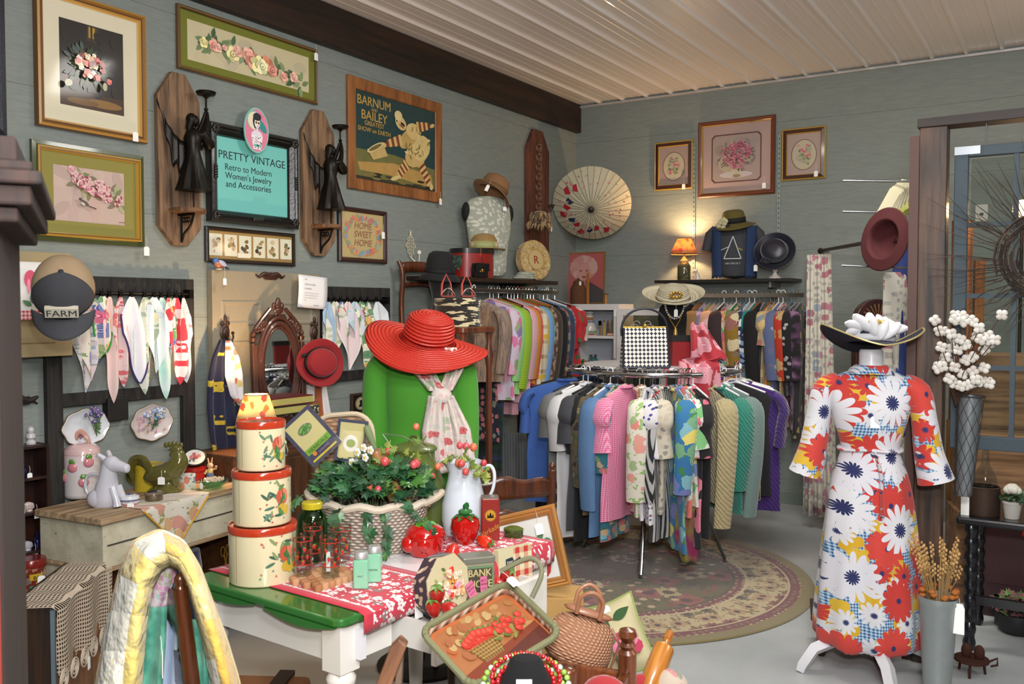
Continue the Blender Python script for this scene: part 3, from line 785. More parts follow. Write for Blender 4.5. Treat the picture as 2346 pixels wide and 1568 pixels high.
# ---------------------------------------------------------------- angel sconces
BARN=wood('46362a','8a6c50',1.,2,.8,0.)
IRON=paint(.42,.6,0,bump=.35,bs=60)
def angel(label,x0,x1,zt,zb,ax,dishx,dishy,ay,headp,hem,dish_at):
 a,b_=L(x0,(zt+zb)/2,.03),L(x1,(zt+zb)/2,.03);top=L((x0+x1)/2,zt,.03).z;bot=L((x0+x1)/2,zb,.03).z
 w,h=b_.y-a.y,top-bot;cy=(a.y+b_.y)/2;cz=(top+bot)/2
 t=thing('angel_sconce',label,'wall sconce',(XL,cy,cz),RL,'pair of angel sconces')
 m=MB();c=w*.34;poly=[(-w/2,-h/2+c*1.1),(-w/2+c,-h/2),(w/2-c,-h/2),(w/2,-h/2+c*1.1),(w/2,h/2-c*1.5),(w/2-c,h/2),(-w/2+c,h/2),(-w/2,h/2-c*1.5)]
 m.prism(poly,-.035,-.002);m.out('board',t,BARN,False,bev=.003)
 sz=L(ax,450,.09).z-cz;sh=-.30*h
 m=MB();m.hprism([(-.075,-.038),(.085,-.038),(.085,-.13),(.03,-.175),(-.05,-.16),(-.075,-.13)][::-1],sh-.012,sh+.012);m.out('shelf',t,wood('4a2f1c','8a6240',1.,0,.7,0.),False,bev=.003)
 m=MB('15120f')
 m.tube([(0,-.04,sh-.015),(0,-.04,sh-.16)],.006);m.tube([(0,-.045,sh-.018),(0,-.14,sh-.018)],.006)
 m.tube([(0,-.135,sh-.02),(0,-.11,sh-.075),(0,-.06,sh-.115),(0,-.042,sh-.15)],.006)
 for k in range(3):m.tube([(0,-.06-.018*k+.012*cos(q*.7),sh-.045+.012*sin(q*.7))for q in range(9)],.0035,6,closed=True)
 m.tube([(-.02,-.04,sh-.02),(.02,-.04,sh-.02)],.005)
 m.out('bracket',t,IRON)
 # figure: pleated gown, torso, head with hair, arms lifting a candle dish
 fx,fy=.03,-.10;gz=sh+.014
 m=MB('1a1611')
 H=.46*h
 m.cyl((fx,fy,gz),(fx,fy,gz+.12),.004,.004,8)
 z0=gz+.09
 def gown(x,y,z,a):k=1+.12*cos(9*a)*max(0,1-(z-z0)/(H*.55));return(x*k,y*k,z)
 gp=[(.085,z0),(.078,z0+.02),(.062,z0+H*.2),(.045,z0+H*.38),(.034,z0+H*.5),(.04,z0+H*.58),(.046,z0+H*.66),(.036,z0+H*.74),(.016,z0+H*.78),(.0,z0+H*.79)]
 m.lathe(gp,(fx,fy,0),36,fn=gown);m.out('gown',t,IRON)
 m=MB('1a1611');hz=z0+H*.88
 m.ell(fx+.01,fy,hz,.024,.026,.032);m.ell(fx-.006,fy+.004,hz+.005,.028,.028,.034);m.tube([(fx-.012,fy,hz),(fx-.026,fy,hz-.04),(fx-.02,fy,hz-.08)],[.022,.016,.006])
 m.ell(fx+.034,fy,hz-.002,.005,.004,.007);m.tube([(fx+.005,fy,hz-.03),(fx,fy,z0+H*.74)],[.011,.013])
 m.out('head',t,IRON)
 m=MB('1a1611');hx,hzz=fx+.085,z0+H*1.02
 for dy in(-.02,.02):
  m.tube([(fx+.01,fy+dy,z0+H*.7),(fx+.045,fy+dy*1.6,z0+H*.72),(fx+.075,fy+dy,z0+H*.88),(hx,fy+dy*.3,hzz)],[.02,.018,.012,.008],10)
  m.tube([(fx+.035,fy+dy*1.5,z0+H*.74),(fx+.075,fy+dy*1.5,z0+H*.62),(fx+.085,fy+dy,z0+H*.6)],[.02,.028,.03],10)
  for k in range(5):m.tube([(hx,fy+dy*.3,hzz),(hx+.004*k-.008,fy+dy*.2,hzz+.022)],.003,5)
 m.out('arms',t,IRON)
 m=MB('1a1611')
 def wing(u,v):  # one swept wing behind the shoulder
  x=fx-.02-u*.15;z=z0+H*.6+u*u*.2-v*(.15*sin(pi*min(1,u*1.05+.12))+.008)*(1+.18*cos(u*26)*v)
  return(x,fy+.018+u*.04+.004*sin(u*30),z)
 m.grid(wing,22,5);m.out('wing',t,IRON,solid=.006)
 m=MB('1a1611')
 m.grid(lambda u,v:(fx+.01+u*.07,fy+.03+u*.06,z0+H*.62+u*.12-v*.1*sin(pi*min(1,u+.12))),12,4);m.out('wing',t,IRON,solid=.006)
 m=MB('1a1611');dz=hzz+.05
 m.cyl((hx,fy,hzz-.16),(hx,fy,dz+.03),.005,.005,8)
 m.lathe([(.004,dz+.02),(.02,dz+.035),(.045,dz+.04),(.052,dz+.055),(.048,dz+.058),(.043,dz+.046),(0,dz+.044)],(hx,fy,0),24)
 m.out('candle_dish',t,IRON)
 return t
angel('tall barn wood sconce with a bronze winged angel, left of the teal sign',362,458,168,563,430,0,0,0,0,0,0)
angel('tall barn wood sconce with a bronze winged angel, right of the teal sign',694,766,253,587,748,0,0,0,0,0,0)
# carved board near the corner
a,b_=L(1205,450,.02),L(1256,450,.02);top,bot=L(1230,300).z,L(1230,600).z
t=thing('carved_wooden_board','tall narrow brown board with carved vines beside the paper parasol','wall board',(XL,(a.y+b_.y)/2,(top+bot)/2),RL)
w,h=b_.y-a.y,top-bot;c=w*.3
m=MB();m.prism([(-w/2,-h/2),(w/2,-h/2),(w/2,h/2-c*1.5),(w/2-c,h/2),(-w/2+c,h/2),(-w/2,h/2-c*1.5)],-.03,-.002);m.out('board',t,wood('3c2018','6a3c2a',1.,2,.75,0),False,bev=.003)
m=MB('6a4c3a')
for k in range(9):
 z=h*(.36-.075*k);m.tube([(0,-.036,z+.04),(.02,-.04,z+.02),(.0,-.036,z),(-.02,-.04,z-.02),(0,-.036,z-.04)],.006,6)
 for s_ in(-1,1):m.ell(s_*.035,-.036,z,.02,.006,.03,R=Matrix.Rotation(s_*.7,3,'Y'));m.ell(s_*.018,-.042,z+.03,.012)
m.out('carving',t,paint(.7))

# ---------------------------------------------------------------- old window frames hung with handkerchiefs
OLDW=wood('0c0b0b','2a2724',1.,2,.7,0.)
def hanky_frame(label,x0,x1,ztl,ztr,rail_y,zbot,px_rod,leg_to=None):
 a,b_=L(x0,ztl,.03),L(x1,ztr,.03);y0,y1=a.y,b_.y;top=(a.z+b_.z)/2;w=y1-y0
 t=thing('weathered_window_frame',label,'window frame',(XL,(y0+y1)/2,0),RL)
 s_=.075;bz=zbot
 for i,x in enumerate((-w/2+s_/2,w/2-s_/2)):
  m=MB();m.b2(x-s_/2,x+s_/2,-.034,-.002,bz,top);m.out('stile',t,OLDW,False,bev=.003)
 m=MB();m.b2(-w/2+s_,w/2-s_,-.034,-.002,top-.085,top);m.out('rail',t,OLDW,False,bev=.003)
 zr=rail_y;m=MB();m.b2(-w/2+s_,w/2-s_,-.034,-.002,zr-.03,zr+.03);m.out('rail',t,OLDW,False,bev=.003)
 if leg_to:
  m=MB();m.b2(-w/2+s_,w/2-s_,-.034,-.002,bz,bz+.08);m.out('rail',t,OLDW,False,bev=.003)
 return t,y0,y1,top
t1,fy0,fy1,ftop=hanky_frame('tall weathered black window frame hung with handkerchiefs, left of the beige door panel',102,443,630,640,L(280,905).z,.32,0,True)
t2,gy0,gy1,gtop=hanky_frame('weathered black window frame behind the red sun hat',722,893,654,662,L(800,860).z,L(800,860).z-.035,0)
def rod(label,y0,y1,z,group='handkerchief rods'):
 t=thing('curtain_rod',label,'curtain rod',(XL,(y0+y1)/2,z),RL,group);w=y1-y0
 m=MB('141414');m.cyl((-w/2,-.075,0),(w/2,-.075,0),.006,None,10);m.out('rod',t,paint(.4,.6))
 for s_ in(-1,1):
  m=MB('141414');m.box(s_*w/2,-.06,0,.025,.05,.045);m.out('bracket',t,paint(.4,.6),False)
rz1=L(300,672,.075).z;rod('thin black curtain rod carrying the longer row of handkerchiefs',L(178,672,.075).y,L(436,678,.075).y,rz1)
rz2=L(810,688,.075).z;rod('thin black curtain rod carrying the shorter row of handkerchiefs',L(742,685,.075).y,L(888,690,.075).y,rz2)
HM={}
def hk(px,ptop,pbot,wpx,mat,label,border=None,off=.075,seed=0,lop=.55,hem=None):
 """a square of cloth held at one point: narrow at the clip, wide lower down, ending in corners"""
 a=L(px,ptop,off);b_=L(px,pbot,off);h=a.z-b_.z;w=(L(px+wpx/2,ptop,off).y-L(px-wpx/2,ptop,off).y)
 R_=random.Random(seed+int(px));ph=R_.random()*6;sh=R_.uniform(-.02,.02)
 t=thing('handkerchief',label,'handkerchief',(a.x+.0,a.y,a.z),RL,'hanging handkerchiefs')
 def fn(u,v):
  q=2*u-1
  ww=(w/2)*(.1+.9*min(1,v/lop)**.8)
  bottom=1-abs(q-.25*sin(ph))**1.1*(1-lop)*1.1
  z=-h*v*bottom
  y=-.006+.016*sin(q*5+ph)*min(1,v*2.4)-.014*v
  return(q*ww+sh*v,y,z)
 m=MB('ffffff');m.grid(fn,18,22);o=m.out('cloth',t,mat)
 if hem:
  e=MB(hem);pts=[Vector(fn(i/18,1))+Vector((0,-.002,0))for i in range(19)]
  pts=[Vector(fn(0,.5+j*.05))+Vector((0,-.002,0))for j in range(10)]+pts+[Vector(fn(1,1-j*.05))+Vector((0,-.002,0))for j in range(10)]
  e.tube(pts,.0045,5);e.out('hem',t,paint(.8))
 c=thing('curtain_clip','black clip on the '+label,'clip',(a.x,a.y,a.z),RL,'curtain clips')
 m=MB('0c0c0c');m.box(0,-.002,.008,.016,.014,.026);m.lathe([(.009,-.002),(.009,.002)],(0,0,.026),12,ax='y',cap=False);m.out('jaw',c,paint(.3,.2))
 return t
def F(*a,**k):return floral(*a,**k)
hs=[
 (182,905,60,F('hk1','c9c5c2',['8a6a7a','7a8ea0','b0a0a8'],30,.3,'9a9a9a'),'pale grey lilac sprigged handkerchief at the left end of the rod',None),
 (205,875,76,F('hk2','d8cfc4',['c23a6a','8aa05a','4a5a9a','d87a9a'],13,.5,'7a9a6a'),'handkerchief with big pink flowers and a navy corner',None),
 (232,815,60,F('hk3','e6e4d8',['c23a2a','3a8a4a','d8a83a','5a8ac0'],16,.42,None),'small handkerchief with a bright green edge','2f8d3c'),
 (250,925,42,plain('dfc3bd',.85,bump=.2),'long plain blush pink chiffon handkerchief',None),
 (275,890,40,F('hk5','d8c0c0',['c22a3a','b83a4a','d05a5a'],40,.42,None),'narrow handkerchief covered in tiny red flowers',None),
 (300,882,66,plain('e6e4ea',.85,bump=.2),'white handkerchief with a purple lace edge','3a2c66'),
 (330,905,56,F('hk7','d0d2c4',['7aa0a0','8aa08a','c8c8a0'],20,.36,'8aa68a'),'pale green sprigged sheer handkerchief',None),
 (352,858,58,F('hk8','dfe6ea',['c8d4e0','6a9ac0'],14,.26,None,keep=.4),'white handkerchief with tiny blue dots and a paper label',None),
 (368,918,44,blotch('hk9',[(.3,'a8d8cc'),(.6,'d8ece6')],9,const=False),'pale mint green handkerchief reaching lowest',None),
 (385,800,40,F('hk10','e8e2d4',['d0a82a','c83a3a','3a9a4a','5a7ac0'],20,.46,'3a9a4a'),'small handkerchief with yellow and red figures',None),
 (402,885,54,F('hk11','d23a4a',['e8c8c8','e8dcdc'],15,.4,None,keep=.8),'coral red handkerchief with a white leafy border',None),
 (418,880,34,F('hk12','dadada',['b87a8a','a8a8b8'],26,.26,None,keep=.6),'white handkerchief with faint pink dots at the right end',None)]
for px,pb,w,mt,lb,hem in hs:hk(px,676+(px-180)*.02,pb,w,mt,lb,hem=hem,seed=1)
hs=[
 (752,800,34,plain('9ab4cc',.85,bump=.2),'plain light blue handkerchief beside the price sheet',None),
 (766,838,52,F('gk2','d9d6c8',['b0b890','9aa87a'],22,.25,None,keep=.6),'cream handkerchief with tiny green clover',None),
 (780,780,34,F('gk3','e0dcd8',['c03a3a','3a5ab0','4a6a3a'],22,.5,None),'handkerchief with red and blue figures',None),
 (796,850,46,plain('dcc8c8',.85,bump=.2),'pale pink handkerchief with white lace','e8e4e2'),
 (812,790,36,F('gk5','c8ccd8',['c8a0c0','9ac0c8','e0e0f0'],14,.42,None),'lilac and aqua handkerchief',None),
 (826,845,44,F('gk6','dfe0cc',['c0302a','2a7a3a','d8a02a'],16,.46,'3a8a4a'),'green and red flowered handkerchief with a paper label',None),
 (842,800,30,F('gk7','d8d8cc',['2a7a3a','b8a03a'],18,.4,'4a8a3a'),'green leafy narrow handkerchief',None),
 (862,815,40,plain('d5dade',.85,bump=.2),'white handkerchief nearest the red sun hat',None)]
for px,pb,w,mt,lb,hem in hs:hk(px,690,pb,w,mt,lb,hem=hem,seed=5)
t=tag(MB('0d0c0c').b2(-.055,.055,-.05,-.002,-.055,.055).out('wall_bracket',None,paint(.6),False,bev=.004),'small black square wooden block under the frame rail','block',None,L(257,937),RL)
# ================================================================ left wall: door panel, mirror, scarves
def basis(rz,o):return Matrix.Translation(o)@Matrix.Rotation(rz,4,'Z')
BEIGE=plain('8f8672',.55,0,.1,bump=.2,bs=40,var=.06)
a,b_=L(487,620,.05),L(734,628,.05);dw=b_.y-a.y;dh=(a.z+b_.z)/2;dy=(a.y+b_.y)/2
t=thing('old_door_panel','old beige painted door leaning flat against the wall behind the oval mirror','door panel',(XL,dy,0),RL)
m=MB();m.b2(-dw/2,dw/2,-.045,-.003,0,dh);m.out('slab',t,BEIGE,False,bev=.003)
for x in(-dw*.25,dw*.25):
 for z0,z1 in((.2,.78),(.9,1.42),(1.5,dh-.16)):
  m=frame_mesh(dw*.36,z1-z0,[(0,0,''),]*0 or[(0,.0,'8f8672'),(.008,.006,'8f8672'),(.018,.006,'8f8672'),(.03,.0,'8f8672')])
  m.v=[(p[0]+x,p[1]-.045,p[2]+(z0+z1)/2)for p in m.v];m.out('panel_moulding',t,BEIGE,False)
m=MB('3a1e14');z=L(620,633,.05).z;x0=L(620,633,.05).y-dy
m.ell(x0,-.05,z,.03,.01,.022)
for s_ in(-1,1):
 m.tube([(x0,-.05,z),(x0+s_*.05,-.052,z+.012),(x0+s_*.085,-.05,z-.006),(x0+s_*.11,-.05,z+.008)],[.016,.012,.008,.003],8)
 m.tube([(x0,-.05,z-.01),(x0+s_*.04,-.052,z-.012),(x0+s_*.06,-.05,z-.004)],[.01,.008,.003],8)
m.out('carved_applique',t,paint(.5))
def hook(label,px,py):
 p=L(px,py,.05);t=thing('ornate_hook',label,'coat hook',(XL+.046,p.y,p.z),RL,'carved hooks on the door')
 m=MB('4a3228');m.ell(0,-.006,0,.032,.01,.05);m.ell(0,-.012,.0,.02,.01,.03)
 for k in(-1,1):m.ell(k*.018,-.008,.05,.012,.008,.014);m.ell(k*.02,-.008,-.045,.01,.008,.012)
 m.ell(0,-.01,.075,.01,.008,.02);m.ell(0,-.01,-.062,.012,.008,.014)
 m.out('plate',t,paint(.4,.4))
 m=MB('2a201c');m.tube([(0,-.01,-.03),(0,-.05,-.05),(0,-.07,-.03),(0,-.068,-.005)],[.006,.006,.005,.004]);m.ell(0,-.068,-.002,.009);m.out('peg',t,paint(.4,.6))
 return p
h1=hook('ornate dark metal hook holding the navy and gold scarf',515,762);h2=hook('ornate dark metal hook above the red felt hat',719,762)
def drape(name,label,pts,mat,loc,rz=RL,folds=6,amp=.014,cat='scarf',parts=(),seed=1):
 """hanging cloth; pts = [(z, xl, xr)...] from the top down, local to loc"""
 t=thing(name,label,cat,loc,rz);ph=seed*1.3
 def fn(u,v):
  q=v*(len(pts)-1);i=min(int(q),len(pts)-2);f=q-i
  z,xl,xr=[pts[i][k]*(1-f)+pts[i+1][k]*f for k in range(3)]
  return(xl+(xr-xl)*u,amp*sin(u*folds*2*pi/2+ph+v*1.5)*min(1,.35+v*2)-.012*sin(pi*u),z)
 m=MB();m.grid(fn,36,24);o=m.out('cloth',t,mat,solid=.002)
 return t
def on(P,q):return q.y-P.y  # local x on the left wall
P=L(515,790,.1)
def prof(rows,P,W=L,off=.1):return[(W((x0+x1)/2,y,off).z-P.z,W(x0,y,off).y-P.y,W(x1,y,off).y-P.y)for y,x0,x1 in rows]
navy=blotch('navygold',[(.0,'141a38'),(.565,'141a38'),(.572,'b8a22e'),(.64,'9a8428'),(.67,'141a38')],9.,2)
drape('draped_scarf','navy silk scarf with yellow gold scrolls hanging from the left hook on the beige door',prof([(778,503,522),(820,486,530),(870,476,540),(930,474,548),(1000,480,552),(1060,492,556),(1110,508,560)],P),navy,P,seed=2)
drape('draped_scarf','narrow white scarf with yellow figures beside the navy and gold scarf',prof([(780,508,520),(820,508,538),(860,508,546),(905,520,548),(930,540,549)],P),F('whsc','d8d8dc',['c8b04a','b0502a','d0c060'],18,.32,None,keep=.6),P+Vector((.03,0,0)),folds=3,amp=.006)
P=L(735,890,.1)
drape('draped_scarf','royal blue and white scarf with brown horse straps hanging under the red felt hat',prof([(880,700,745),(930,697,752),(980,695,762),(1010,694,765)],P),stripes('horse','d8d4d2','1c2d74',5.4,.42,0,'a0532c'),P,seed=4)
# ornate oval mirror
P0=L(620,800,.1);ztop,zbot=L(620,690,.1).z,L(620,960,.1).z;yl,yr=L(567,800,.1).y,L(683,800,.1).y
cx=(yl+yr)/2;W2=(yr-yl)/2
MW=paint(.35,.15,.4,bump=.3,bs=70)
t=thing('oval_mirror','tall oval dressing mirror in a carved dark copper frame with scrolled crest','mirror',(XL+.14,cx,(ztop+zbot)/2-.03),RL,rx=-.03)
zc=(L(620,745,.1).z+L(620,940,.1).z)/2-t.location.z;hh=(L(620,742,.1).z-L(620,945,.1).z)/2;ow=W2*.72
m=MB('4c2c22')
for r_,rad in((1.0,.016),(1.16,.012),(.9,.008)):
 m.tube([(ow*r_*cos(k*pi/20),-.01,zc+hh*r_*(1.0 if r_<1.1 else.97)*sin(k*pi/20))for k in range(40)],rad,8,closed=True)
m.out('oval_rim',t,MW)
for s_ in(-1,1):
 m=MB('4c2c22');x=s_*W2*.95;zt=L(567,775,.1).z-t.location.z
 m.tube([(x,0,zt-.52),(x,0,zt-.03)],.015,10);m.lathe([(.016,-.02),(.02,0),(.01,.008),(.018,.02),(.012,.035),(0,.05)],(x,0,zt),12)
 for k in range(3):m.tube([(x+(k-1)*.008,-.015,zt-.5),(x+(k-1)*.008,-.015,zt-.04)],.004,6)
 m.out('post',t,MW)
m=MB('4c2c22');zt=L(620,700,.1).z-t.location.z;zb2=zc+hh*.75;R_=random.Random(3)
for s_ in(-1,1):
 m.tube([(s_*W2*.3,-.005,zt-.02),(s_*W2*.62,-.005,zt-.075),(s_*W2*.9,-.005,zt-.13)],.012,8)
 for k in range(16):
  u=R_.random();x=s_*W2*(.05+.8*u);z=zb2+(zt-.04-zb2)*R_.uniform(.1,1-u*.7)
  m.tube([(x+.016*cos(q*.8)*(1-q*.08),-.01,z+.016*sin(q*.8)*(1-q*.08))for q in range(9)],.0055,6)
m.ell(0,-.01,zt+.01,.02,.012,.035);m.ell(0,-.01,zt-.03,.035,.014,.02)
for s_ in(-1,1):m.ell(s_*.03,-.008,zt-.005,.014,.01,.022)
m.prism([(-W2*.6,zb2-.03),(W2*.6,zb2-.03),(W2*.3,zt-.05),(-W2*.3,zt-.05)],-.004,.008)
m.out('carved_crest',t,MW)
m=MB();m.prism([(ow*1.0*cos(k*pi/20),zc+hh*sin(k*pi/20))for k in range(40)],-.006,.004)
m.out('mirror_glass',t,plain('d8dcda',.02,1.),False)
m=MB('4c2c22');zb=zc-hh
for s_ in(-1,1):
 m.tube([(s_*ow*.5,-.004,zb+.06),(s_*W2*.6,-.004,zb-.03),(s_*W2*.95,-.004,zb-.09)],[.02,.016,.02],8)
m.prism([(-W2*1.05,zb-.14),(W2*1.05,zb-.14),(W2*.9,zb-.04),(-W2*.9,zb-.04)],-.02,.012);m.b2(-W2*1.1,W2*1.1,-.09,.06,zb-.16,zb-.135)
m.out('base',t,MW,False)
mz=t.location.z+zb-.16
# low cabinet the mirror stands on
m=MB();yy=cx
t=thing('low_cupboard','low dark wooden cupboard under the oval mirror, mostly hidden by the stack of tins','cupboard',(XL+.16,cx+.1,0),RL)
m=MB();m.b2(-.62,.62,-.2,.12,.05,mz-.002);m.out('body',t,wood('3a2414','5c3a20',1.,0,.5,.1),False,bev=.006)
for s_ in(-1,1):
 m=MB();m.b2(s_*.04,s_*.58,-.212,-.2,.1,mz-.06);d_=m.out('door',t,wood('3a2414','5c3a20',1.,2,.5,.1),False,bev=.004)
 k=MB('a08850');k.ell(s_*.08,-.22,mz*.55,.012);k.out('knob',d_,paint(.3,.8))
CUPZ=mz
# paper price sheet
a=L(715,670,.09);t=thing('price_sheet','white paper sheet describing the pair of angel sconces, taped to the beige door','paper sheet',a,RL,rx=0,ry=.06)
w,h=L(748,670,.09).y-L(682,670,.09).y,L(715,634,.09).z-L(715,708,.09).z
m=MB('e6e6e8');m.grid(lambda u,v:((u-.5)*w,-.004-.006*sin(pi*v),(.5-v)*h),6,8);m.py=-.011
m.out('sheet',t,paint(.7),solid=.0006)
m=MB();m.py=-.0115
for s_,z,q in(('#34',.36,.011),('PAIR OF ANGEL',.2,.0125),('SCONCES',.07,.0125)):m.txt(s_,-w*.3,z*h,q,'5a5a60','LEFT')
for i,s_ in enumerate(('HANDCRAFTED ANGEL WING SCONCES','MADE FROM RECLAIMED BARN WOOD','HOTEL IN GEORGETOWN, CA 1937','1886')):m.txt(s_,-w*.3,h*(-.05-.075*i),.0062,'6a6a70','LEFT',maxw=w*.68)
m.txt('PAIR $195',w*.02,-h*.42,.0105,'5a5a60','LEFT');m.out('lettering',t,paint(.7),False)
# bluebird on top of the door panel
p=L(500,606,.05);t=thing('bluebird_figurine','small bluebird figurine with a rust breast perched on top of the beige door','bird figurine',(XL+.055,p.y,dh),RL)
m=MB('4a6ea8');R1=Matrix.Rotation(.5,3,'Y')
m.ell(0,0,.03,.032,.02,.022,'b0705a',R=R1);m.ell(-.022,0,.05,.017,.016,.016,'3f72b8');m.tube([(-.036,0,.049),(-.046,0,.045)],[.004,.001],6,'222222')
m.ell(.012,0,.036,.034,.018,.014,'8a90b0',R=R1);m.tube([(.02,0,.025),(.066,0,.008)],[.014,.006],8,'23242e',sq=.5);m.out('body',t,paint(.35,0,.4))
m=MB('a8b0c8');m.ell(.012,-.018,.036,.028,.005,.013,R=R1);m.out('wing',t,paint(.4))
m=MB('c8b8a0');m.lathe([(.018,0),(.016,.008),(0,.01)],(0,0,0),12);m.out('base',t,paint(.5))
price_tag(t,-.004,-.05,-.045,.022,.036,.06)
# ---------------- cupboard door, tulip towel, farm cap at the far left
pa,pb=L(60,700,.12),L(165,700,.12)
t=thing('cupboard_door','cream painted cupboard door hung high behind the farm cap and tulip towel','cupboard door',(XL+.10,L(165,700,.1).y,L(100,818,.1).z),RL)
ww=L(165,700,.1).y-L(-40,700,.1).y;hh2=L(100,578,.1).z-L(100,818,.1).z
m=MB();m.b2(-ww,0,-.0,.03,0,hh2);m.out('slab',t,plain('9a8a66',.5,bump=.2,bs=30,var=.08),False,bev=.003)
m=frame_mesh(ww*.6,hh2*.75,[(0,.0,'8a7a58'),(.006,.006,'96865f'),(.02,.006,'96865f'),(.028,.0,'8a7a58')]);m.v=[(p[0]-ww*.5,p[1],p[2]+hh2*.5)for p in m.v];m.out('moulding',t,plain('93835f',.5),False)
p=L(80,667,.13);t=thing('tulip_towel','white tea towel with a painted pink tulip and red gingham hem','tea towel',p,RL)
w,h=L(130,660,.13).y-L(28,660,.13).y,L(80,600,.13).z-L(80,732,.13).z
m=MB('dddcd8');m.grid(lambda u,v:((u-.5)*w,-.004+.003*sin(u*9),(.5-v)*h),12,8);m.out('cloth',t,paint(.85),solid=.002)
m=MB();m.py=-.009
m.pe(-w*.12,h*.2,w*.14,h*.16,'c8506a');m.pe(-w*.16,h*.08,w*.04,h*.13,'e08a9c');m.pe(-w*.07,h*.08,w*.04,h*.13,'e08a9c')
m.leafp(-w*.05,-h*.22,w*.2,1.9,'3f6a4a');m.leafp(-w*.1,-h*.26,w*.24,2.6,'4a7a52');m.pe(w*.14,h*.02,w*.13,h*.09,'2a4a9a',.3);m.ps([(w*.1,-h*.05),(-w*.03,-h*.25)],.004,'4a7a52')
m.out('painted_tulip',t,paint(.8),False)
m=MB('c23a4a');m.b2(-w*.5,w*.5,-.011,-.007,-h*.5,-h*.34);m.out('gingham_hem',t,stripes('gh','e0c8c8','b02a3c',60,.5,0,None,True),False)
def cap(label,loc,rz,tilt,s=1.):
 t=thing('trucker_cap',label,'cap',loc,rz,rx=tilt,s=s)
 m=MB('a89478')
 def fn(u,v):
  a=u*2*pi;e=v*pi/2;r=.095*cos(e)**.8;return(r*cos(a)*.92,r*sin(a)*1.08,.105*sin(e)+.004*abs(cos(3*a))*cos(e))
 m.grid(fn,30,9,cu=True);m.out('crown',t,plain('a08a6c',.9,bump=.6,bs=400),solid=.003)
 m=MB('3c3c40')
 m.grid(lambda u,v:tuple(Vector(fn(.5+.25+(u-.5)*.42,v))*1.02+Vector((0,-.001,.001))),14,9);fp=m.out('front_panel',t,plain('3c3d42',.9,bump=.5,bs=300,var=.1),solid=.003)
 m=MB('3c3d42');m.grid(lambda u,v:((u-.5)*.175*(1-.12*v*v),-.095*sqrt(max(0,1-((u-.5)*1.6)**2))-.075*v*(1-.35*(2*u-1)**2),.004-.022*(2*u-1)**2-.014*v),18,7)
 m.out('visor',t,plain('3f4045',.9,bump=.5,bs=300,var=.1),solid=.004)
 m=MB();m.T=Matrix.Translation((0,-.098,.042))@Matrix.Rotation(-.35,4,'X')
 m.b2(-.045,.045,-.012,.004,-.016,.018,'c9c2b0');m.py=-.0125;m.txt('FARM',0,-.011,.034,'2f3a3c',bold=.01,maxw=.08);m.out('patch',t,paint(.85),False)
 m=MB('2a2a2e');m.ell(0,0,.107,.008,.008,.005);m.out('button',t,paint(.8));return t
cap('worn tan and charcoal cap with a cloth patch, hung on the cream cupboard door',D(146,665,3.6),.95,1.05,1.3)
p=L(40,918,.04);t=MB('1c1614');
t.tube([(-.1,-.02,0),(-.03,-.025,.012),(.03,-.02,-.004),(.08,-.015,.012)],[.02,.026,.016,.006],8)
for k in range(4):t.tube([(-.02+k*.02,-.02,0),(.04+k*.012,-.02,.016-k*.012)],[.012,.003],6)
tag(t.out('carved_applique',None,paint(.6)),'dark carved wood applique on the wall under the cream cupboard door','applique',None,L(42,918),RL)
# ---------------- wall plates
def plate(label,x0,x1,y0,y1,mat,rimc,deco):
 a,b_,tz,bz=L(x0,(y0+y1)/2,.05),L(x1,(y0+y1)/2,.05),L((x0+x1)/2,y0,.05).z,L((x0+x1)/2,y1,.05).z
 w,h=(b_.y-a.y)/2,(tz-bz)/2;loc=(XL+.012,(a.y+b_.y)/2,(tz+bz)/2)
 t=thing('china_plate',label,'plate',loc,RL)
 m=MB('d8dade');n=40
 def rim(k):aa=2*pi*k/n;return 1+.035*cos(8*aa)
 rings=[(1.,-.03),(.97,-.033),(.75,-.016),(.5,-.014),(.01,-.014)]
 vs=[(w*r*(rim(k)if r>.9 else 1)*cos(2*pi*k/n),y,h*r*(rim(k)if r>.9 else 1)*sin(2*pi*k/n))for r,y in rings for k in range(n)]
 m.add(vs,[(i*n+k,i*n+(k+1)%n,(i+1)*n+(k+1)%n,(i+1)*n+k)for i in range(4)for k in range(n)]+[tuple(4*n+k for k in range(n))])
 m.out('dish',t,mat,solid=.004)
 m=MB(rimc);m.tube([(w*rim(k)*cos(2*pi*k/n),-.031,h*rim(k)*sin(2*pi*k/n))for k in range(n)],.0028,5,closed=True);m.out('gilt_rim',t,paint(.3,.6))
 m=MB();m.py=-.0165;deco(m,w,h);m.out('painted_spray',t,paint(.3,0,.4),False)
 return t,w,h,loc
R_=random.Random(12)
def deco1(m,w,h):
 for k in range(9):m.rose(w*R_.uniform(-.35,.0),-h*R_.uniform(.35,.6),.008,R_.choice(['7a4a5a','8a6a7a']))
def deco2(m,w,h):
 for k in range(26):m.rose(w*R_.uniform(-.7,.7),h*R_.uniform(-.7,.7),.009,R_.choice(['c08a9a','a88aa0','b89a8a']))
t_,pw,ph,pl1=plate('white oval china plate with a dark gilt rim, behind the lavender sprig',144,252,938,1022,plain('d4d7dc',.12,0,.6),'8a7040',deco1)
t_,pw2,ph2,pl2=plate('oval china plate sprigged with pink flowers, behind the blue flower sprig',303,397,928,1010,plain('cfc6c2',.12,0,.6),'9a8a60',deco2)
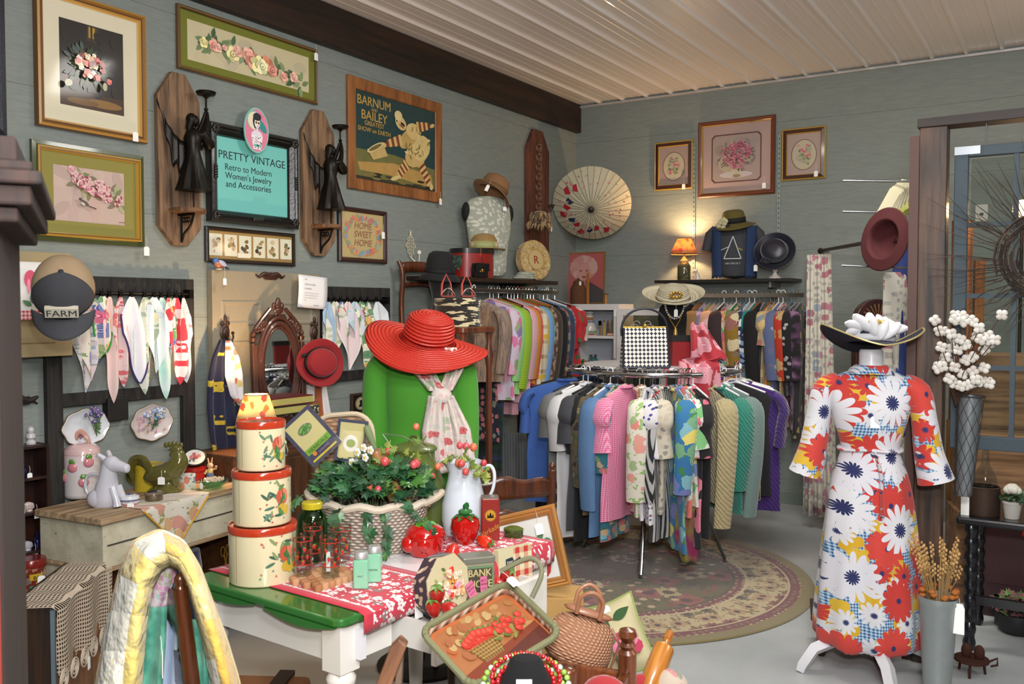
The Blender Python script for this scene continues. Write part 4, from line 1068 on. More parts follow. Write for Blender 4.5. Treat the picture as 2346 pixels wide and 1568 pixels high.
def sprig(label,base,top,cols,leafc,n,spread,name='flower_sprig'):
 t=thing(name,label,'artificial flowers',base);R_=random.Random(n);top=Vector(top)-Vector(base)
 m=MB('4f6a48');st=[]
 for k in range(6):
  e=top*R_.uniform(.7,1.05)+Vector((R_.uniform(-.2,.2),R_.uniform(-1,1),R_.uniform(-.4,.4)))*spread
  m.tube([(0,0,0),tuple(e*.5+Vector((0,0,.01))),tuple(e)],.0016,5);st.append(e)
 m.out('stems',t,paint(.7))
 m=MB(leafc)
 for k in range(26):
  e=R_.choice(st)*R_.uniform(.2,.9);d=Vector((R_.uniform(.1,.8),R_.uniform(-1,1),R_.uniform(-.4,1))).normalized()*.022;s_=d.cross(Vector((1,.2,.3))).normalized()*.006
  m.add([tuple(e),tuple(e+d*.5+s_),tuple(e+d),tuple(e+d*.5-s_)],[(0,1,2,3)])
 m.out('leaves',t,paint(.7),False,solid=.0008)
 m=MB()
 for k in range(n):
  e=R_.choice(st);q=e+Vector((R_.uniform(0,.5),R_.uniform(-1,1),R_.uniform(-1,1)))*spread*.45;r=R_.uniform(.005,.01)
  for j in range(5):aa=j*1.257;m.ell(q.x,q.y+r*.8*cos(aa),q.z+r*.8*sin(aa),r*.35,r*.6,r*.6,R_.choice(cols),6,rings=4)
  m.ell(q.x+r*.3,q.y,q.z,r*.4,None,None,'d8c860',6,rings=4)
 m.out('blossoms',t,paint(.8));return t
sprig('sprig of lavender and tiny green leaves tied across the left oval plate',L(222,1000,.06),L(208,945,.07),['5a4a8a','6f5aa0','3c3470'],'4f6e3e',26,.035)
sprig('sprig of blue and white flowers standing in front of the right oval plate',L(350,985,.06),L(355,930,.07),['6a8ac8','8aa0d8','dcdce0'],'4a6a52',44,.04)
# ---------------- white distressed chest and what stands on it
CT=.72;cA=Z(235,1187,CT);crz=RL+.1;CM=basis(crz,(cA.x,cA.y,0))
CW,CD=.92,.40
def onchest(px,py):return Z(px,py,CT)
t=thing('painted_chest','chalky white distressed chest with a worn wooden top against the left wall','chest',(cA.x,cA.y,0),crz)
DIST=None
m_,nt_,b__=_nt('distressed_white');g_=G(nt_);n_=g_.noise(g_.obj(),9,5,.7);n2_=g_.noise(g_.v('MULTIPLY',g_.obj(),(6,6,40)),3,4,.7)
g_.set(b__.inputs['Base Color'],g_.mix(g_.m('GREATER_THAN',n2_,.66),g_.ramp(n_,[(.3,'a39c84'),(.6,'c3bda6'),(.75,'aab0a0')]),'4c3c30'));fin(b__,.7);g_.bump(b__,n_,.3);DIST=m_
TOPW=wood('7a5c40','b09a78',1.,0,.65,0)
m=MB();m.b2(0,CW,.0,CD,.50,CT-.028);m.out('body',t,DIST,False,bev=.003)
m=MB();m.b2(-.025,CW+.02,-.022,CD+.0,CT-.028,CT);m.out('top',t,TOPW,False,bev=.004)
m=MB();m.b2(-.012,CW+.01,-.012,CD,.485,.50);m.out('lower_moulding',t,TOPW,False,bev=.003)
m=MB();m.b2(.02,CW-.0,-.006,0,.595,.599,'2c2620');m.out('drawer_gap',t,paint(.8),False)
m=MB();m.b2(0,.03,.0,CD,0,.485);m.b2(CW-.03,CW,0,CD,0,.485);m.out('side',t,DIST,False)
m=MB();m.b2(.03,CW-.03,CD-.03,CD-.01,.03,.485);m.b2(.03,CW-.03,.02,CD,.03,.06);m.out('inner_back',t,wood('5a3218','8a542c',1.,0,.5,.1),False)
# blue velvet cushion and brass scissors in the opening
p=CM@Vector((.55,.1,.06))
m=MB('141c4a');m.lathe([(.06,0),(.075,.05),(.07,.3),(.06,.38),(0,.385)],seg=24);tag(m.out('velvet_case',None,plain('141c48',.8,sheen=.5)),'dark blue cylindrical case inside the opening of the white chest','case',None,p)
for i,dx in enumerate((.42,.68)):
 p=CM@Vector((dx,-.02,.40));t2=thing('brass_scissors',('left' if i==0 else 'right')+' pair of brass scissors hanging below the white chest','scissors',p,crz+.2,'brass scissors')
 for s_ in(-1,1):
  m=MB('b08a3a');m.tube([(s_*.022+.018*cos(k*.7),0,.02+.024*sin(k*.7))for k in range(9)],.003,6,closed=True);m.tube([(s_*.014,0,0),(-s_*.006,0,-.05),(-s_*.008,0,-.1)],[.004,.005,.001],6);m.out('blade',t2,paint(.25,.9))
# floral hankie draped over the front edge
t=thing('floral_handkerchief','cream handkerchief with rust roses and a scalloped yellow edge, draped over the chest front','handkerchief',CM@Vector((.38,0,CT)),crz)
def hf(u,v):
 x=(u-.5)*.40;s_=v*.34-.16
 if s_>.0:x*=max(.05,1-s_/.2)
 return(x+.012*cos(u*20)*(v>.9),-.026-.004*sin(u*12)if s_>0 else-.024-s_,-s_ if s_>0 else.003)
m=MB();m.grid(hf,24,24);m.out('cloth',t,floral('hankrose','c8c2b4',['a86a52','b4705a','b88a4a'],14,.42,'8a8a52',seed=3.),solid=.0015)
e=[Vector(hf(i/24,1))for i in range(25)];e=[Vector(hf(0,.5+.05*j))for j in range(10)]+e[:1]+e[-1:]+[Vector(hf(1,.95-.05*j))for j in range(10)]
m=MB('c89a2a');m.tube([p+Vector((0,-.002,0))for p in e],.004,6);m.out('scalloped_edge',t,paint(.8))
CER=lambda c,v=0:plain(c,.08,0,.7,bump=.05,bs=30)
# strawberry cookie jar
p=onchest(213,1143);p.x-=.08;t=thing('strawberry_cookie_jar','white ceramic canister with raised pink strawberries and a knobbly pink lid handle','cookie jar',p,.6)
m=MB('cfc8c8');m.lathe([(.07,0),(.078,.004),(.08,.02),(.079,.15),(.08,.2),(.077,.205)],seg=32,cols=['6a5a50','8a807a','cfcaca','cfc8c8','cdb8b8','cdb8b8']);m.out('jar',t,paint(.1,0,.7,bump=.25,bs=45))
m=MB('d0b0ae');m.lathe([(.081,.205),(.078,.225),(.06,.245),(.03,.252),(0,.254)],seg=32);m.out('lid',t,paint(.1,0,.7,bump=.25,bs=45))
m=MB('c09080');m.tube([(-.03,0,.245),(-.026,0,.285),(-.005,0,.305),(.02,0,.285),(.035,0,.25)],[.01,.011,.012,.011,.009],8);m.out('handle',t,paint(.15,0,.6))
for i,(a,z)in enumerate(((-1.7,.15),(-1.1,.08),(-2.4,.1),(-.8,.17))):
 m=MB();x,y=.078*cos(a),.078*sin(a);R1=Matrix.Rotation(a,3,'Z');m.ell(x,y,z,.012,.024,.024,'c8808a',R=R1);
 for k in range(3):m.ell(x*1.05,y*1.05,z+.026,.006,.016,.008,'5a8a3a',R=R1@Matrix.Rotation(.9*(k-1),3,'X'))
 m.out('moulded_strawberry',t,paint(.12,0,.6))
# white cow / pig pitcher
p=onchest(241,1160);t=thing('white_animal_pitcher','glossy white seated pig shaped pitcher with a looped handle','pitcher',p,.35)
m=MB('c9c9d2')
m.lathe([(.05,0),(.058,.01),(.06,.05),(.05,.09),(.04,.13),(.034,.17),(.03,.19)],seg=24,fn=lambda x,y,z,a:(x+z*.12,y,z))
m.ell(.035,0,.19,.04,.034,.036);m.tube([(.045,0,.185),(.08,0,.18),(.112,0,.172)],[.034,.024,.02],14);m.ell(.114,0,.172,.008,.02,.02)
m.tube([(.05,-.02,.09),(.075,-.024,.03),(.08,-.026,.006)],[.018,.015,.019],10);m.tube([(.05,.02,.09),(.075,.024,.03),(.08,.026,.006)],[.018,.015,.019],10)
m.ell(-.02,-.04,.04,.04,.024,.04);m.ell(-.02,.04,.04,.04,.024,.04);m.out('body',t,plain('c4c4ce',.07,0,.8))
m=MB('c9c9d2')
for s_ in(-1,1):m.tube([(.015,s_*.02,.215),(-.006,s_*.035,.235),(-.016,s_*.038,.225)],[.012,.01,.003],8)
m.out('ears',t,plain('c4c4ce',.07,0,.8))
m=MB('c9c9d2');m.tube([(-.045,0,.03),(-.085,0,.05),(-.1,0,.095),(-.08,0,.135),(-.03,0,.14),(.0,0,.13)],.0075,10);m.out('handle',t,plain('c4c4ce',.07,0,.8))
# porcelain trinket box, silver box
p=onchest(297,1158);t=thing('porcelain_trinket_box','small round porcelain box with navy scallops and painted fruit','trinket box',p)
m=MB();m.lathe([(.03,0),(.038,.006),(.042,.018),(.041,.026)],seg=28,cols=['c8ccd0','b0504a','d0d2d4','242c66']);m.out('box',t,paint(.08,0,.7))
m=MB();m.lathe([(.043,.027),(.044,.032),(.04,.042),(.022,.05),(.012,.049),(.01,.052),(0,.053)],seg=28,cols=['242c66','d0d4d8','d0d4d8','d0d4d8','242c66','242c66','242c66']);m.out('lid',t,paint(.08,0,.7))
price_tag(t,.05,-.03,.02,.03,.04,.01,rz=.6)
p=onchest(353,1148);t=thing('silver_trinket_box','round tarnished silver box with a dark blue patterned lid','trinket box',p)
m=MB('8a7a68');m.lathe([(.037,0),(.039,.004),(.038,.03),(.04,.032)],seg=28);m.out('box',t,paint(.25,.8,0,bump=.8,bs=220))
m=MB('8a7a68');m.lathe([(.041,.032),(.04,.038),(.034,.042),(.03,.043),(0,.0435)],seg=28,cols=['8a7a68','8a7a68','9a8a78','2c3c52','3c4c5c']);m.out('lid',t,paint(.2,.5,.3))
# yellow tin
p=onchest(341,1122);t=thing('yellow_tin','round bright yellow tin standing behind the olive rooster','tin',p)
m=MB('b8a22a');m.lathe([(.064,0),(.065,.004),(.065,.105)],seg=32);m.out('can',t,paint(.3,.1,.3))
m=MB('b8a22a');m.lathe([(.067,.106),(.067,.124),(.064,.127),(.06,.124),(0,.124)],seg=32);m.out('lid',t,paint(.3,.1,.3))
# olive rooster
p=onchest(372,1128);p2=p;t=thing('ceramic_rooster','glossy olive green ceramic rooster with a curled tail','rooster figurine',p2,.5,s=1.0)
t.scale=(1.3,1.2,1.0)
m=MB('5c5828');gl=paint(.08,0,.7,bump=.7,bs=26)
m.lathe([(.05,0),(.056,.008),(.046,.02),(.03,.035),(.026,.05)],seg=24,fn=lambda x,y,z,a:(x*1.2+.01,y*.8,z));m.out('base',t,gl)
m=MB('5c5828');m.ell(.0,0,.085,.075,.042,.05,R=Matrix.Rotation(-.35,3,'Y'));m.tube([(.03,0,.1),(.06,0,.14),(.062,0,.18),(.058,0,.2)],[.046,.038,.026,.02],14);m.ell(.056,0,.205,.024,.018,.022)
m.tube([(.045,0,.07),(.05,0,.03)],[.022,.012],8);m.out('body',t,gl)
m=MB('5c5828')
for k in range(5):m.ell(.072-.014*k,0,.232-.003*abs(k-2),.009,.005,.014)
m.tube([(.034,0,.205),(.02,0,.2)],[.008,.001],6);m.ell(.035,0,.182,.008,.006,.014);m.out('comb_and_beak',t,gl)
m=MB('524e22')
for k in range(7):
 a=k*.22;m.tube([(-.035,(k-3)*.006,.1),(-.06-.01*k,(k-3)*.008,.165-.006*k),(-.1-.006*k,(k-3)*.009,.16-.017*k),(-.115,(k-3)*.01,.1-.013*k)],[.014,.015,.013,.004],8)
m.out('tail',t,gl);
for s_ in(-1,1):m=MB('524e22');m.ell(-.005,s_*.04,.09,.045,.01,.028,R=Matrix.Rotation(-.5,3,'Y'));m.out('wing',t,gl)
price_tag(t,.02,-.055,.085,.026,.036,.03)
# tins and boxes at the back
p=onchest(445,1100);t=thing('red_tin','round red tin behind the green glass dish','tin',p)
m=MB('8a1c1a');m.lathe([(.056,0),(.057,.05),(.06,.05),(.06,.066),(0,.067)],seg=30);m.out('can',t,paint(.3,0,.3))
t=thing('oval_floral_tin','oval tin lid painted with red roses on white, propped on the red tin','tin',p+Vector((.005,0,.0675+.048)),1.0,rx=-.3)
m=MB('2c2a20');m.lathe([(.05,-.012),(.052,0),(.05,.012),(.045,.014),(0,.014)],seg=32,ax='y',fn=lambda x,y,z,a:(x*1.15,y*.9,z));m.out('tin',t,paint(.3,.5))
m=MB();m.py=-.0145;m.pe(0,0,.05,.038,'cfd2cc',n=28)
for k in range(9):m.leafp(rr.uniform(-.02,.02),rr.uniform(-.012,.012),.02,rr.random()*6,'3f5a4a')
for x,z,c in((-.018,0,'b05a5a'),(.004,-.002,'9a3a32'),(.02,.006,'b86a5a'),(-.004,.014,'a84a4a')):m.rose(x,z,.011,c)
m.out('painted_lid',t,paint(.6),False)
p=onchest(428,1120);t=thing('round_floral_tin','small round tin with orange and blue flowers beside the rooster','tin',p);m=MB();m.lathe([(.038,0),(.04,.004),(.04,.058),(.042,.058),(.042,.07),(0,.071)],seg=28);m.out('can',t,floral('tinfl','c2c4bc',['b8542a','c87a3a','2a4a7a','c0a030'],24,.45,'4a7a8a',rough=.2))
# bunny figurine
p=onchest(494,1108);t=thing('bunny_figurine','little standing bunny figurine in blue overalls','bunny figurine',p+Vector((-.04,.0,0)),.8)
m=MB('b8957a');m.ell(0,0,.085,.016,.014,.016);m.ell(0,0,.056,.016,.013,.022,'c2a860');m.tube([(-.014,0,.066),(-.026,-.006,.045)],.006,8,'c2a860');m.tube([(.014,0,.066),(.028,-.006,.07),(.03,-.01,.084)],.006,8,'b8957a')
m.out('body',t,paint(.6))
m=MB('5a6a8a');m.ell(0,0,.04,.018,.015,.02);m.tube([(-.009,0,.035),(-.011,0,.002)],[.009,.01],8);m.tube([(.009,0,.035),(.011,0,.002)],[.009,.01],8);m.out('overalls',t,paint(.8))
for s_ in(-1,1):m=MB('b8957a');m.tube([(s_*.006,0,.098),(s_*.011,0,.125)],[.005,.003],8);m.out('ear',t,paint(.6))
# green glass dish with pearls
p=onchest(490,1120);t=thing('green_glass_dish','ribbed pale green glass dish','dish',p);m=MB()
m.lathe([(.03,0),(.032,.004),(.05,.02),(.072,.045),(.069,.045),(.048,.024),(.028,.01),(0,.009)],seg=40,fn=lambda x,y,z,a:(x*(1+.03*cos(20*a)),y*(1+.03*cos(20*a)),z),cap=False);m.out('bowl',t,glass('c8f0e4',.04));price_tag(t,-.0,-.075,.04,.022,.03,.02)
t=thing('pearl_strand','strand of tiny pearls heaped in the green glass dish','necklace',p+Vector((0,0,.028)))
m=MB('c8bca8')
for k in range(130):a=k*.38;q=.018+.028*abs(sin(k*.11));m.ell(q*cos(a),q*sin(a),.008+.012*(k%5)/5+.008*sin(k*.3)**2,.0038,None,None,None,6,rings=4)
m.out('beads',t,paint(.15,.1,.6))
# ---------------- black curio shelf, tin, red shelf at the far left
p=L(70,1140,.12);x0,x1=L(28,1140,.1).y,L(112,1140,.1).y;z0,z1=L(80,1268,.1).z,L(80,1020,.1).z
t=thing('curio_shelf','small dark brown open curio cabinet on the wall at the far left','curio shelf',(XL,(x0+x1)/2,z0),RL);w=x1-x0;h=z1-z0
BR=wood('150c0a','33190f',1.,2,.4,.1);dd=.11
for x in(-w/2,w/2-.014):m=MB();m.b2(x,x+.014,-dd,-.002,0,h);m.out('side',t,BR,False)
for z in(0,h*.36,h*.68,h-.014):m=MB();m.b2(-w/2+.014,w/2-.014,-dd,-.002,z,z+.012);m.out('shelf',t,BR,False)
m=MB();m.b2(-w/2+.014,w/2-.014,-.008,-.002,.012,h-.014);m.out('back_panel',t,BR,False)
shz=[z0+.012,z0+h*.36+.012,z0+h*.68+.012,z0+h]
def curio(name,label,cat,lz,lx,build):
 t=thing(name,label,cat,(XL+.065,(x0+x1)/2+lx,shz[lz]),RL);build(t);return t
def swan(c):
 def f(t):
  m=MB(c);m.ell(0,0,.016,.026,.014,.015);m.tube([(-.02,0,.018),(-.03,0,.03),(-.024,0,.045),(-.03,0,.048)],[.007,.005,.005,.004],8);m.ell(.0,-.008,.024,.02,.006,.015);m.ell(0,.008,.024,.02,.006,.015);m.lathe([(.016,0),(.014,.006)],(0,0,0),12);m.out('body',t,paint(.15,0,.5));price_tag(t,.015,-.035,.0,.022,.032,.03)
 return f
def bottle(c):
 def f(t):
  m=MB(c);m.lathe([(.014,0),(.016,.004),(.016,.04),(.006,.05),(.006,.062),(.009,.064),(.009,.07),(0,.071)],seg=16);m.out('bottle',t,paint(.1,0,.5));price_tag(t,.01,-.03,.02,.022,.032,.03)
 return f
def bust(c):
 def f(t):
  m=MB(c);m.lathe([(.02,0),(.021,.01),(.012,.02),(.02,.03),(.018,.045),(.01,.05)],seg=16);m.ell(0,0,.062,.015,.015,.017);m.out('figure',t,paint(.3,0,.4))
 return f
curio('cobalt_bottle','little dark bottle on the top inside shelf of the curio cabinet','bottle',2,-.01,bottle('1a1a2e'))
curio('swan_figurine','small cream swan on the middle shelf of the curio cabinet','swan figurine',1,.01,swan('b8a8a0'))
curio('cobalt_bottle','little cobalt bottle on the middle shelf behind the swan','bottle',1,-.045,bottle('141438'))
curio('swan_figurine','small white swan on the bottom shelf of the curio cabinet','swan figurine',0,.0,swan('b4b4be'))
curio('cobalt_bottle','little cobalt bottle on the bottom shelf behind the white swan','bottle',0,.045,bottle('141438'))
curio('china_figurine','small white figurine at the right on top of the curio cabinet','figurine',3,.025,bust('c0bcc0'))
curio('china_figurine','smaller tan and white figurine at the left on top of the curio cabinet','figurine',3,-.03,bust('a89a90'))
zs=L(110,1392,.2).z;p=L(70,1392,.2)
t=thing('red_shelf_unit','low dark shelf unit with a red top under the tall round red tin','shelf unit',(XL+.02,L(70,1390,.2).y-.02,0),RL)
m=MB();m.b2(-.35,.16,-.36,0,zs-.025,zs);m.out('top',t,plain('7a1c1c',.35,0,.2),False,bev=.004)
m=MB();m.b2(-.33,.14,-.33,-.01,0,zs-.025);m.out('body',t,wood('180f0c','2c1a12',1.,2,.5,.1),False)
p=Vector((XL+.17,L(72,1340,.17).y,zs));rt=(L(104,1330,.17).y-L(42,1330,.17).y)/2;ht=L(72,1278,.17).z-zs
t=thing('antique_red_tin','tall round old red and gold tin with a paper label and price tag','tin',p,.9)
m=MB('6e2212');m.lathe([(rt*.97,0),(rt,.006),(rt,ht*.84)],seg=30);m.out('can',t,floral('redtin','6e2614',['8a4a1c','4a160e','9a6a24'],26,.4,'54180e',rough=.25))
m=MB('7a1c14');m.lathe([(rt*1.03,ht*.84),(rt*1.03,ht*.97),(rt*.95,ht),(0,ht)],seg=30);m.out('lid',t,paint(.25,.1,.3))
m=MB('b89a2a');m.T=Matrix.Rotation(.5,4,'Z');m.grid(lambda u,v:(rt*1.01*sin((u-.5)*.9),-rt*1.01*cos((u-.5)*.9),ht*(.62+.12*v)),8,2);m.py=-rt*1.02;m.txt('BA',-.0,ht*.635,.022,'1a1208',bold=.02);m.grid(lambda u,v:(rt*1.01*sin((u-.5)*.9),-rt*1.01*cos((u-.5)*.9),ht*(.3+.22*v)),8,2,'3f7a7a');m.out('label',t,paint(.3),False)
price_tag(t,rt*.8,-rt*.9,ht*.7,.03,.05,.02)
# small cupboard with crochet cloth
cz=.60;pA=Z(112,1397,cz);CR=2.25
t=thing('small_wooden_cupboard','small brown cupboard with a panelled door under the crochet cloth','cupboard',(pA.x-.02,pA.y+.02,0),CR)
BRN=wood('4e2e18','7a4c2a',1.,2,.45,.1)
m=MB();m.b2(0,.56,0,.16,.03,cz-.006);m.out('body',t,wood('1c100a','35200f',1.,2,.5,.1),False,bev=.004)
m=MB();m.b2(.03,.53,-.014,0,.06,cz-.05);d_=m.out('door',t,BRN,False,bev=.003)
m=MB();m.b2(.09,.47,-.017,-.014,.12,cz-.11);m.out('door_panel',d_,wood('5a3820','8a5a34',1.,2,.4,.1),False,bev=.008)
m=MB('5a6a72');m.b2(-.012,.0,-.014,.0,.03,cz-.01);m.out('edge_strip',t,paint(.6),False)
lace_m,nt_,b__=_nt('crochet');g_=G(nt_);sp_=g_.n('ShaderNodeSeparateXYZ');g_.set(sp_.inputs[0],g_.obj())
u_=g_.m('MULTIPLY',g_.m('ADD',sp_.outputs[0],0),70);v_=g_.m('MULTIPLY',g_.m('SUBTRACT',sp_.outputs[2],sp_.outputs[1]),70)
hole=g_.m('MULTIPLY',g_.m('GREATER_THAN',g_.m('FRACT',u_),.42),g_.m('GREATER_THAN',g_.m('FRACT',v_),.42))
g_.set(b__.inputs['Base Color'],'b8aa96');g_.set(b__.inputs['Alpha'],g_.m('SUBTRACT',1.,hole));fin(b__,.9);g_.bump(b__,g_.noise(g_.obj(),240),.8)
t=thing('crochet_cloth','ecru crochet lace cloth hanging over the small brown cupboard','lace cloth',(pA.x-.02,pA.y+.02,cz),CR)
def lc(u,v):
 x=-.03+u*.55;s_=v*.37-.15
 if s_<=0:return(x,-s_-.02,.006+.002*sin(u*30))
 return(x+.01*sin(v*6),-.028-.012*sin(u*14)*v,-s_*(1+.12*abs(sin(u*5*pi))*(v>.93))-.0)
m=MB();m.grid(lc,50,26);m.out('crochet',t,lace_m,solid=.0)
m=MB('b8aa96')
for k in range(6):
 x=.0+k*.098;y,z=-.035,-.232
 for j in range(3):m.tube([(x+(.012+.012*j)*cos(q),y-.002,z-.012-j*.002+(.012+.011*j)*sin(q))for q in[2*pi*i/12 for i in range(12)]],.0032,5,closed=True)
m.out('lace_edge',t,paint(.9))
price_tag(t,.2,-.05,-.25,.024,.045,.02)
# ================================================================ out of focus tall cabinet at the far left edge
t=thing('tall_cabinet','tall dark wooden cabinet with a stepped cornice, blurred in the left foreground','cabinet',D(-60,784,1.15),1.0)
t.location.z=0
inv=t.matrix_basis.inverted()
def loc(px,py,d):return inv@D(px,py,d)
DK=wood('150b08','301c15',1.1,2,.8,0.)
c1=loc(100,470,1.2);c0=loc(-200,330,1.15)
zt,zb=loc(0,318,1.15).z,loc(60,520,1.2).z
m=MB();pe_=loc(62,784,1.15)
steps=[(zb,zb+.02,.03),(zb+.02,zb+.045,.048),(zb+.045,zb+.062,.062),(zb+.062,zb+.075,.05),(zb+.075,zt,.03)]
bx=loc(30,520,1.15).x-.008
for z0,z1,ov in steps:m.b2(bx-.5,bx+ov*.9-.012,-.005-ov,.45,z0,z1)
m.out('cornice',t,DK,False,bev=.004)
m=MB();m.b2(bx-.5,bx-.012,0,.43,0,zb);m.out('carcass',t,DK,False)
m=MB('7a2c20');m.b2(bx-.024,bx-.016,-.006,0,.2,zb-.01);m.b2(bx-.05,bx-.034,-.006,0,.2,zb-.01);m.out('red_edging',t,paint(.5),False)
m=MB('a8902c');m.b2(bx-.033,bx-.025,-.008,0,.2,zb-.01);m.out('gold_edging',t,paint(.35,.3),False)
# ================================================================ quilt on a ladder back chair
QX=D(412,1318,2.0)
CH=wood('2c140a','54280f',1.4,2,.3,.3)
def ladder_chair(label,loc,rz,H=1.0,w=.42,d=.38,rungs=3,seat=.44,mat=None,group=None,finial=True,seatm=None,arch=.02):
 mat=mat or CH
 t=thing('ladder_back_chair',label,'chair',loc,rz,group)
 for s_ in(-1,1):
  m=MB();m.tube([(s_*w/2,d/2,0),(s_*w/2,d/2,seat),(s_*w/2,d/2+.03,H*.8),(s_*w/2,d/2+.05,H)],[.014,.018,.018,.016],12)
  if finial:m.lathe([(.012,0),(.009,.006),(.013,.016),(.012,.026),(.005,.034),(0,.035)],(s_*w/2,d/2+.05,H),12)
  m.out('back_post',t,mat)
  m=MB();m.tube([(s_*w/2,-d/2,0),(s_*w/2,-d/2,seat+.02)],[.013,.018],12);m.out('leg',t,mat)
  m=MB();m.cyl((s_*w/2,-d/2,.2),(s_*w/2,d/2,.2),.009,None,8);m.out('stretcher',t,mat)
 m=MB();m.cyl((-w/2,-d/2,.25),(w/2,-d/2,.25),.009,None,8);m.out('stretcher',t,mat)
 for k in range(rungs):
  z=seat+.17+k*(H-seat-.24)/max(1,rungs-1);m=MB()
  y=d/2+.05*(z-seat)/(H-seat)
  m.grid(lambda u,v:(-w/2+u*w,y+.018*sin(pi*u),z+(v-.5)*.065+(arch*sin(pi*u)+(.008*sin(5*pi*u))if v>.5 else 0)),20,3);m.out('slat',t,mat,solid=.012)
 m=MB();m.b2(-w/2+.005,w/2-.005,-d/2,d/2,seat-.02,seat+.012);m.out('seat',t,seatm or weavem('6a4a2a','a98a5a',60,60),False,bev=.01)
 return t
qr=-.55
qa=Matrix.Rotation(qr,3,'Z')
# back posts at local y=+d/2; put the right back post (as seen) where the photo shows it
off_=qa@Vector((.21,.24,0))
qloc=Vector((QX.x-off_.x*0,QX.y,0))-Vector((off_.x,off_.y,0))
# post we see is the near right one; the chair faces away from us so its back is on this side
qr2=2.62-pi
o_=Matrix.Rotation(qr2,3,'Z')@Vector((.21,-.24,0))
t=ladder_chair('dark ladder back chair in the left foreground under the quilt',(0,0,0),0,H=QX.z-.03)
for c in t.children:pass
ch_rot=qr2+pi
o_=Matrix.Rotation(ch_rot,3,'Z')@Vector((-.21,.24,0))
t.location=(QX.x-o_.x,QX.y-o_.y,0);t.rotation_euler.z=ch_rot
CHM=Matrix.Translation(t.location)@Matrix.Rotation(ch_rot,4,'Z');CHT=t
price_tag(t,-.21,.28,QX.z-.16,.024,.06,.03)
# quilt: a thick folded cloth over the top slat, hanging on both sides; patchwork
def quilt_mat():
 m,nt,b=_nt('patchwork');g=G(nt)
 uv=g.n('ShaderNodeTexCoord').outputs['UV'];vec=g.v('MULTIPLY',uv,(11,4,1))
 x=g.n('ShaderNodeTexVoronoi',voronoi_dimensions='2D');g.set(x.inputs['Vector'],vec);x.inputs['Scale'].default_value=1;x.inputs['Randomness'].default_value=.15;x.distance='CHEBYCHEV'
 cc=g.n('ShaderNodeSeparateColor');g.set(cc.inputs[0],x.outputs['Color'])
 col=g.ramp(cc.outputs[0],[(0,'c9a94e'),(.25,'d6bf6a'),(.5,'dcd9c8'),(.62,'c29c44'),(.78,'d8c47a'),(.93,'c6c3b4')],True)
 fl=flowers(g,col,g.v('MULTIPLY',uv,(1,1.6,1)),70.,['a8a86a','8a9ab0','c0a0a0','c8b070'],.3,0,keep=.7)
 g.set(b.inputs['Base Color'],g.mix(g.m('GREATER_THAN',cc.outputs[1],.5),col,fl));fin(b,.9,0,0,.2)
 q=g.m('MULTIPLY',g.m('ABSOLUTE',g.m('SINE',g.m('MULTIPLY',g.m('FRACT',vec),1))),1)if 0 else x.outputs['Distance']
 g.bump(b,g.m('SUBTRACT',g.noise(g.obj(),30,2),q),.7,.02);return m
def uvgrid(o,nu,nv):
 me=o.data;uv=me.uv_layers.new(name='UVMap');w=nu+1
 for p in me.polygons:
  for li in p.loop_indices:
   vi=me.loops[li].vertex_index;uv.data[li].uv=((vi%w)/nu,(vi//w)/nv)
QD=2.0
q=thing('patchwork_quilt','yellow and white patchwork quilt folded over the back of the dark ladder back chair','quilt',(0,0,0))
P=[Vector(D(px,py,d))for px,py,d in()]
def qf(u,v):
 """u from the left hem over the chair back to the right hem; v round the thickness of the gathered cloth"""
 oc_=[(205,1640),(222,1560),(240,1470),(256,1390),(276,1310),(305,1242),(365,1215),(418,1240),(455,1300),(488,1390),(518,1470),(545,1560),(560,1640)]
 ic_=[(318,1640),(322,1560),(329,1470),(336,1400),(346,1345),(366,1305),(390,1290),(412,1300),(432,1340),(448,1400),(468,1470),(486,1560),(492,1640)]
 cs=[(.3,.46),(.05,.36),(0.,.22),(.12,.08),(.45,.0),(.8,.02),(1.,.10),(.9,.28)]
 s_=u*(len(oc_)-1);i=min(int(s_),len(oc_)-2);f=s_-i
 o_,n_=Vector(oc_[i]).lerp(Vector(oc_[i+1]),f),Vector(ic_[i]).lerp(Vector(ic_[i+1]),f)
 k=v*(len(cs)-1);j=min(int(k),len(cs)-2);f=k-j;w,dp=cs[j][0]*(1-f)+cs[j+1][0]*f,cs[j][1]*(1-f)+cs[j+1][1]*f
 p=o_.lerp(n_,w);fold=.012*sin(v*12+u*5)+.006*sin(v*22+u*11)
 return tuple(D(p.x,p.y,1.96+dp*.8+fold))
m=MB();m.grid(qf,36,21);o=m.out('patchwork_face',q,None,sub=1,ang=0);o.data.materials.clear();o.data.materials.append(quilt_mat());uvgrid(o,36,21)
sd=o.modifiers.new('s','SOLIDIFY');sd.thickness=.012;sd.offset=0
# inner fold showing the floral lining, teal band and pale blue backing
def pane(name,pts_l,pts_r,d,mat,amp=.012,seed=0):
 def fn(u,v):
  s_=v*(len(pts_l)-1);i=min(int(s_),len(pts_l)-2);f=s_-i
  a=Vector((pts_l[i][0],pts_l[i][1],0)).lerp(Vector((pts_l[i+1][0],pts_l[i+1][1],0)),f);b_=Vector((pts_r[i][0],pts_r[i][1],0)).lerp(Vector((pts_r[i+1][0],pts_r[i+1][1],0)),f)
  p=a.lerp(b_,u);return tuple(D(p.x,p.y,d+amp*sin(u*7+seed+v*2)))
 m=MB();m.grid(fn,14,16);return m.out(name,q,mat,solid=.012)
pane('floral_lining',[(345,1300),(338,1345),(340,1392)],[(405,1278),(400,1330),(375,1392)],2.09,floral('qlin','b8b0b4',['a05a8a','7a9a9a','8a8a5a','b06a9a'],60,.4,'9a9a8a'))
